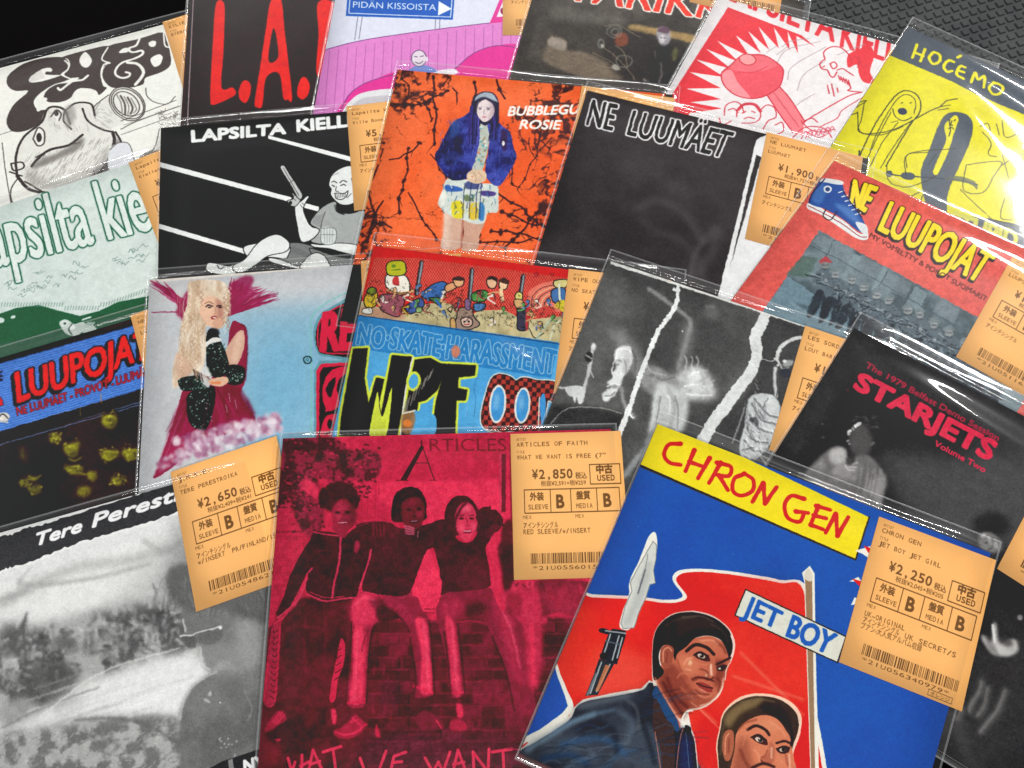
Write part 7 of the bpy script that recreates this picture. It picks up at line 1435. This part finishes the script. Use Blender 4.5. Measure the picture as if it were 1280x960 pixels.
    A.poly([(905, 740), (950, 690), (1010, 660), (1080, 650), (1060, 680), (980, 720), (930, 780)], (150, 124, 84), .7, blur=8); A.poly([(1060, 680), (1150, 680), (1200, 740), (1180, 790), (1120, 740)], (44, 34, 32), .8, blur=8)
    F2 = [(955, 870), (965, 800), (1010, 750), (1080, 725), (1140, 740), (1180, 790), (1205, 850), (1205, 1040), (950, 1040)]
    A.poly(F2, (210, 124, 92)); A.poly([(960, 860), (1010, 830), (1040, 960), (1060, 1040), (950, 1040)], (150, 80, 62), .8, blur=12); A.poly([(1040, 760), (1120, 745), (1150, 790), (1080, 800)], (214, 136, 100), .8, blur=8)
    A.poly([(898, 870), (905, 810), (925, 790), (948, 800), (950, 860), (935, 920), (912, 925)], (170, 96, 72)); A.line([(912, 900), (914, 830), (930, 805)], 5, SL, .8, blur=1); A.line([(930, 830), (926, 890)], 6, SD, .7, blur=2)
    A.line([(1010, 790), (1050, 772), (1090, 790), (1108, 812)], 13, (48, 30, 28), .95, blur=1); A.line([(1140, 850), (1175, 840), (1200, 850)], 10, (48, 30, 28), .95, blur=1)
    A.poly([(1030, 825), (1060, 812), (1092, 830), (1100, 858), (1062, 850)], (70, 40, 34)); A.ell(1062, 834, 18, 10, (214, 196, 180), 20); A.ell(1068, 834, 10, 10, (28, 20, 22)); A.ell(1064, 830, 3, 3, (240, 234, 228)); A.line([(1026, 824), (1060, 812), (1096, 836)], 6, (34, 22, 22))
    A.poly([(1140, 880), (1170, 866), (1198, 872), (1190, 892), (1160, 896)], (64, 38, 34)); A.ell(1166, 880, 13, 8, (206, 186, 170)); A.ell(1170, 879, 8, 8, (30, 22, 24)); A.line([(1138, 876), (1170, 863), (1200, 870)], 5, (34, 22, 22))
    A.poly([(1110, 850), (1128, 860), (1130, 920), (1110, 945), (1078, 935), (1072, 915), (1100, 900)], (176, 96, 74), .9, blur=4); A.line([(1118, 870), (1118, 915)], 8, (240, 190, 160), .8, blur=3); A.line([(1070, 925), (1085, 940)], 6, (96, 44, 38), .9, blur=1); A.line([(1030, 960), (1080, 940), (1130, 955)], 12, (44, 26, 26), .9, blur=2); A.line([(1196, 900), (1200, 960)], 6, (236, 196, 170), .8, blur=2); A.line([(1195, 760), (1210, 820), (1205, 860)], 12, (40, 28, 28), .9, blur=2)
    for P, w, c, al in (([(970, 790), (1000, 760), (1050, 745)], 10, (130, 66, 52), .6), ([(980, 880), (1000, 930), (1020, 960)], 16, (120, 58, 48), .6), ([(1040, 880), (1060, 900), (1064, 930)], 8, (226, 150, 116), .6), ([(1100, 880), (1090, 905), (1072, 915)], 5, (110, 50, 42), .7), ([(1120, 760), (1160, 790), (1180, 820)], 7, (230, 150, 116), .6), ([(1150, 910), (1170, 940)], 8, (220, 140, 108), .6), ([(1180, 900), (1190, 950)], 7, (120, 56, 46), .6), ([(920, 720), (900, 800), (892, 900)], 8, (100, 84, 64), .6), ([(980, 670), (1060, 655), (1130, 665)], 6, (130, 110, 84), .5), ([(1010, 780), (1000, 820), (990, 860)], 7, (216, 132, 100), .5)): A.line(P, w, c, al, blur=2.5)
    A.line([(1235, 730), (1245, 800), (1220, 870)], 4, (240, 216, 200), .8)
    A.v('i')
    for (x, y) in ((640, 261), (930, 810), (540, 330), (300, 260)): A.ell(x, y, 1.5, 1, (120, 170, 210), 0, .7)
    return A.rough(.6, 90, 20, .02, 60).grain(.014, 20, .8)
# ------------------------------------------------------------------ the table: black shelf and grey rubber mat
def build_table():
    m, nt, b = mat('black_shelf'); b.inputs['Base Color'].default_value = (.0022, .0018, .002, 1); b.inputs['Roughness'].default_value = .8; b.inputs['Specular IOR Level'].default_value = .02
    add_bump(nt, b, 400, .2, .0004)
    t = mesh_obj('table_top', [(-1.2, -.6, 0), (1.2, -.6, 0), (1.2, .9, 0), (-1.2, .9, 0), (-1.2, -.6, -.03), (1.2, -.6, -.03), (1.2, .9, -.03), (-1.2, .9, -.03)],
                 [(0, 1, 2, 3), (7, 6, 5, 4), (0, 4, 5, 1), (1, 5, 6, 2), (2, 6, 7, 3), (3, 7, 4, 0)], [m])
    t['kind'] = 'structure'
    # grey rubber mat with raised pads, under the right end of the back rows
    a = at((880, -60), 0.002)[:2]; b2 = at((945, 60), 0.002)[:2]
    d = (b2 - a); d /= np.hypot(*d); n = np.array([-d[1], d[0]])
    root = empty('rubber_mat', (a[0], a[1], 0), 'dark grey rubber mat with raised block pattern under the yellow record at top right', 'mat')
    m, nt, b = mat('grey_rubber'); b.inputs['Base Color'].default_value = (.028, .031, .033, 1); b.inputs['Roughness'].default_value = .62; b.inputs['Specular IOR Level'].default_value = .2
    add_bump(nt, b, 300, .35, .0005)
    tc = nt.nodes.new('ShaderNodeTexCoord'); du = nt.nodes.new('ShaderNodeTexNoise'); cr = nt.nodes.new('ShaderNodeValToRGB'); du.inputs['Scale'].default_value = 26; du.inputs['Detail'].default_value = 8
    cr.color_ramp.elements[0].position = .35; cr.color_ramp.elements[0].color = (.020, .022, .024, 1); cr.color_ramp.elements[1].position = .75; cr.color_ramp.elements[1].color = (.050, .052, .052, 1)
    nt.links.new(tc.outputs['Object'], du.inputs['Vector']); nt.links.new(du.outputs['Fac'], cr.inputs[0]); nt.links.new(cr.outputs[0], b.inputs['Base Color'])
    def q(u, v, z): p = a - d * .25 + d * u + n * v; return (p[0], p[1], z)
    W, H, T = .75, .55, .0016
    V = [q(0, 0, T), q(W, 0, T), q(W, H, T), q(0, H, T), q(0, 0, .0003), q(W, 0, .0003), q(W, H, .0003), q(0, H, .0003)]
    mesh_obj('mat_sheet', V, [(0, 1, 2, 3), (7, 6, 5, 4), (0, 4, 5, 1), (1, 5, 6, 2), (2, 6, 7, 3), (3, 7, 4, 0)], [m], root, origin=(a[0], a[1], 0))
    V = []; F = []; r = random.Random(5); P = .0066
    for i in range(int(W / P) - 1):
        for j in range(int(H / P) - 1):
            u0 = (i + .5) * P; v0 = (j + .5) * P + (P / 2 if i % 2 else 0); s = P * .36; s2 = P * .27; k = len(V); z = T + .0009 + r.uniform(-.0001, .0001)
            for (ss, zz) in ((s, T - .0001), (s2, z)):
                V += [q(u0 - ss, v0 - ss, zz), q(u0 + ss, v0 - ss, zz), q(u0 + ss, v0 + ss, zz), q(u0 - ss, v0 + ss, zz)]
            F += [(k + 4, k + 5, k + 6, k + 7)] + [(k + e, k + (e + 1) % 4, k + 4 + (e + 1) % 4, k + 4 + e) for e in range(4)]
    o = mesh_obj('raised_pads', V, F, [m], root, origin=(a[0], a[1], 0)); o['kind'] = 'stuff'
build_table()

def tg(*a, **k): return tag_art(*a, **k)
SPEC = dict(
 eyeb=(art_eyeb, 'white cover with bulging black title over a fish faced bulb, top left corner', ((203, 27.5), None, (220, 82), lambda: tg('KYLIE', 'EYEBALLS', '1,450', ['7インチシングル'], seed=1)), {}),
 la=(art_la, 'black cover with huge red brush letters and thin white border, back row', None, {}),
 pink=(art_pink, 'pale lilac cover with a pink fence, small bald man and blue arrow road sign', ((629, -68), None, (628, 72), lambda: tg('ALUSTA', 'PIDAN', '1,250', ['7インチシングル'], seed=2)), {}),
 moto=(art_moto, 'murky brown photo cover with a motorcycle and red title edged in white', ((884, -105), None, None, lambda: tg('ARIKKI', 'NA NA', '1,250', ['7インチシングル'], seed=3)), {}),
 lapsred=(art_lapsred, 'white cover with a red cartoon mallet hitting small heads under red capitals', ((1112, 62), None, None, lambda: tg('LAPSILTA', 'KIELLETTY', '1,850', ['7インチシングル'], seed=4)), dict(wave=.5)),
 hoc=(art_hoc, 'yellow cover with scratchy doodled figures under a slate title band, top right', None, dict(wave=.3, bow=.0006, ridge=.0012, rw=.0060, tc=-.002, mar=(.001, .009, .004, .003), rough=.07, creases=((.030, .008, .17, .030, .0070, .0011), (.05, .034, .10, .060, .009, .0012)))),
 green=(art_green, 'pale green cover with outlined lower case title above a dark green hill, left edge', ((160.5, 203.5), None, (196, 299), lambda: tg('Lapsilta', 'Kielletty', '1,450', ['7インチシングル'], seed=5)), {}),
 luupblue=(art_luupblue, 'black cover of yellow lit faces under a blue band with red title', ((163, 394.5), None, (178.7, 456), lambda: tg('NE LUUMAET', 'LUUPOJAT', '1,650', ['7インチシングル'], seed=6)), {}),
 lapsblack=(art_lapsblack, 'black cover with white ropes and a grinning bald man holding a pistol', ((433, 133), None, (443, 266), lambda: tg('Lapsilta kiel', 'Wille Bommi', '5,450', ['7インチシングル'], seed=7)), dict(mar=(.0005, .006, .004, .003))),
 bubble=(art_bubble, 'orange and black marbled cover with a woman in a blue fur jacket', ((727.5, 107), (832, 121), None, lambda: tg('BUBBLEGUM', 'ROSIE', '1,250', ['7インチシングル'], seed=8)), dict(ridge=.0016, rw=.0046)),
 neluu=(art_neluu, 'charcoal cover with white outlined capitals and a white strip along its right side', ((958.6, 165), (1063, 192), (931, 299), lambda: tg('NE LUUMAET', 'LUUMAET', '1,900', ['7インチシングル'], seed=9)), {}),
 luupR=(art_luupR, 'coral red cover with a blue sneaker, yellow title and a photo of riot police', ((1267, 318), None, (1197.5, 441.6), lambda: tg('NE LUUPOJAT', 'LUUPOJAT', '1,850', ['7インチシングル'], seed=10, pen=None)), dict(ridge=.0016, rw=.0052, tc=.001, creases=((.04, .008, .17, .018, .008, .0009),), mar=(.001, .007, .004, .003))),
 lady=(art_lady, 'pale blue cover with a blonde woman in a crimson feathered cape', ((451, 326), None, None, lambda: tg('REDD', 'KROSS', '1,450', ['7インチシングル'], seed=11)), {}),
 wipe=(art_wipe, 'blue and red cartoon cover of brawling children with big black and yellow lettering', ((711, 336), None, (697, 450), lambda: tg('WIPE OUT', 'NO SKATE', '1,450', ['7インチシングル'], seed=12)), dict(ridge=.0022, rw=.0060, tc=-.003, mar=(.001, .009, .006, .003), rough=.06, creases=((.080, .054, .130, .072, .0080, .0036), (.03, -.001, .16, .003, .005, .0014)))),
 torn=(art_torn, 'grey photo collage cover split by two torn white paper strips', ((1006.7, 407), None, (962, 560), lambda: tg('LES SORDA', 'LOUY BARSA', '1,850', ['7インチシングル'], seed=13)), dict(ridge=.0014, rw=.0044, mar=(.001, .007, .004, .003))),
 star=(art_star, 'near black photo cover with bold red slanted title, lower right', ((1325, 560), None, (1249, 705.6), lambda: tg('STARJETS', 'VOLUME TWO', '1,650', ['7インチシングル'], seed=14)), dict(ridge=.0017, rw=.0062, tc=-.004, creases=((.030, .010, .19, .022, .0075, .0019),), mar=(.001, .011, .004, .003))),
 tere=(art_tere, 'grey photo cover of rubble with a torn black title strip, bottom left corner', ((213, 590), (342, 546), (245.6, 767.6), lambda: tg('J.M.K.E.', 'TERE PERESTROIKA', '2,650', ['7インチシングル', 'w/INSERT  PR/FINLAND/1ST'], seed=15)), dict(mar=(.001, .003, .003, .003))),
 articles=(art_articles, 'crimson tinted photo cover of children sitting arm in arm on a wall, bottom centre', ((638, 542.5), (777, 538.5), (642.5, 725), lambda: tg('ARTICLES OF FAITH', 'WHAT WE WANT IS FREE (7"', '2,850', ['7インチシングル', 'RED SLEEVE/w/INSERT'], seed=16)), dict(mar=(.001, .003, .003, .003))),
 chron=(art_chron, 'blue cover with yellow title band, red flag and two painted young men', ((1099, 645.7), (1244.6, 700), (1048.7, 827.8), lambda: tg('CHRON GEN', 'JET BOY JET GIRL', '2,250', ['UK-ORIGINAL', '7インチシングル UK SECRET/S', 'ブアン-大人気アルバム収録'], seed=17)), dict(mar=(.0008, .0075, .0035, .003))),
)
ONLY = None
for i, (k, (fn, label, ts, kw)) in enumerate(SPEC.items()):
    if ONLY and k not in ONLY: continue
    r = R[k]
    spec = (ts[0], ts[1], ts[2], ts[3]()) if ts else None
    build_record(r, fn(r), label, seed=i + 1, tagspec=spec, **kw)
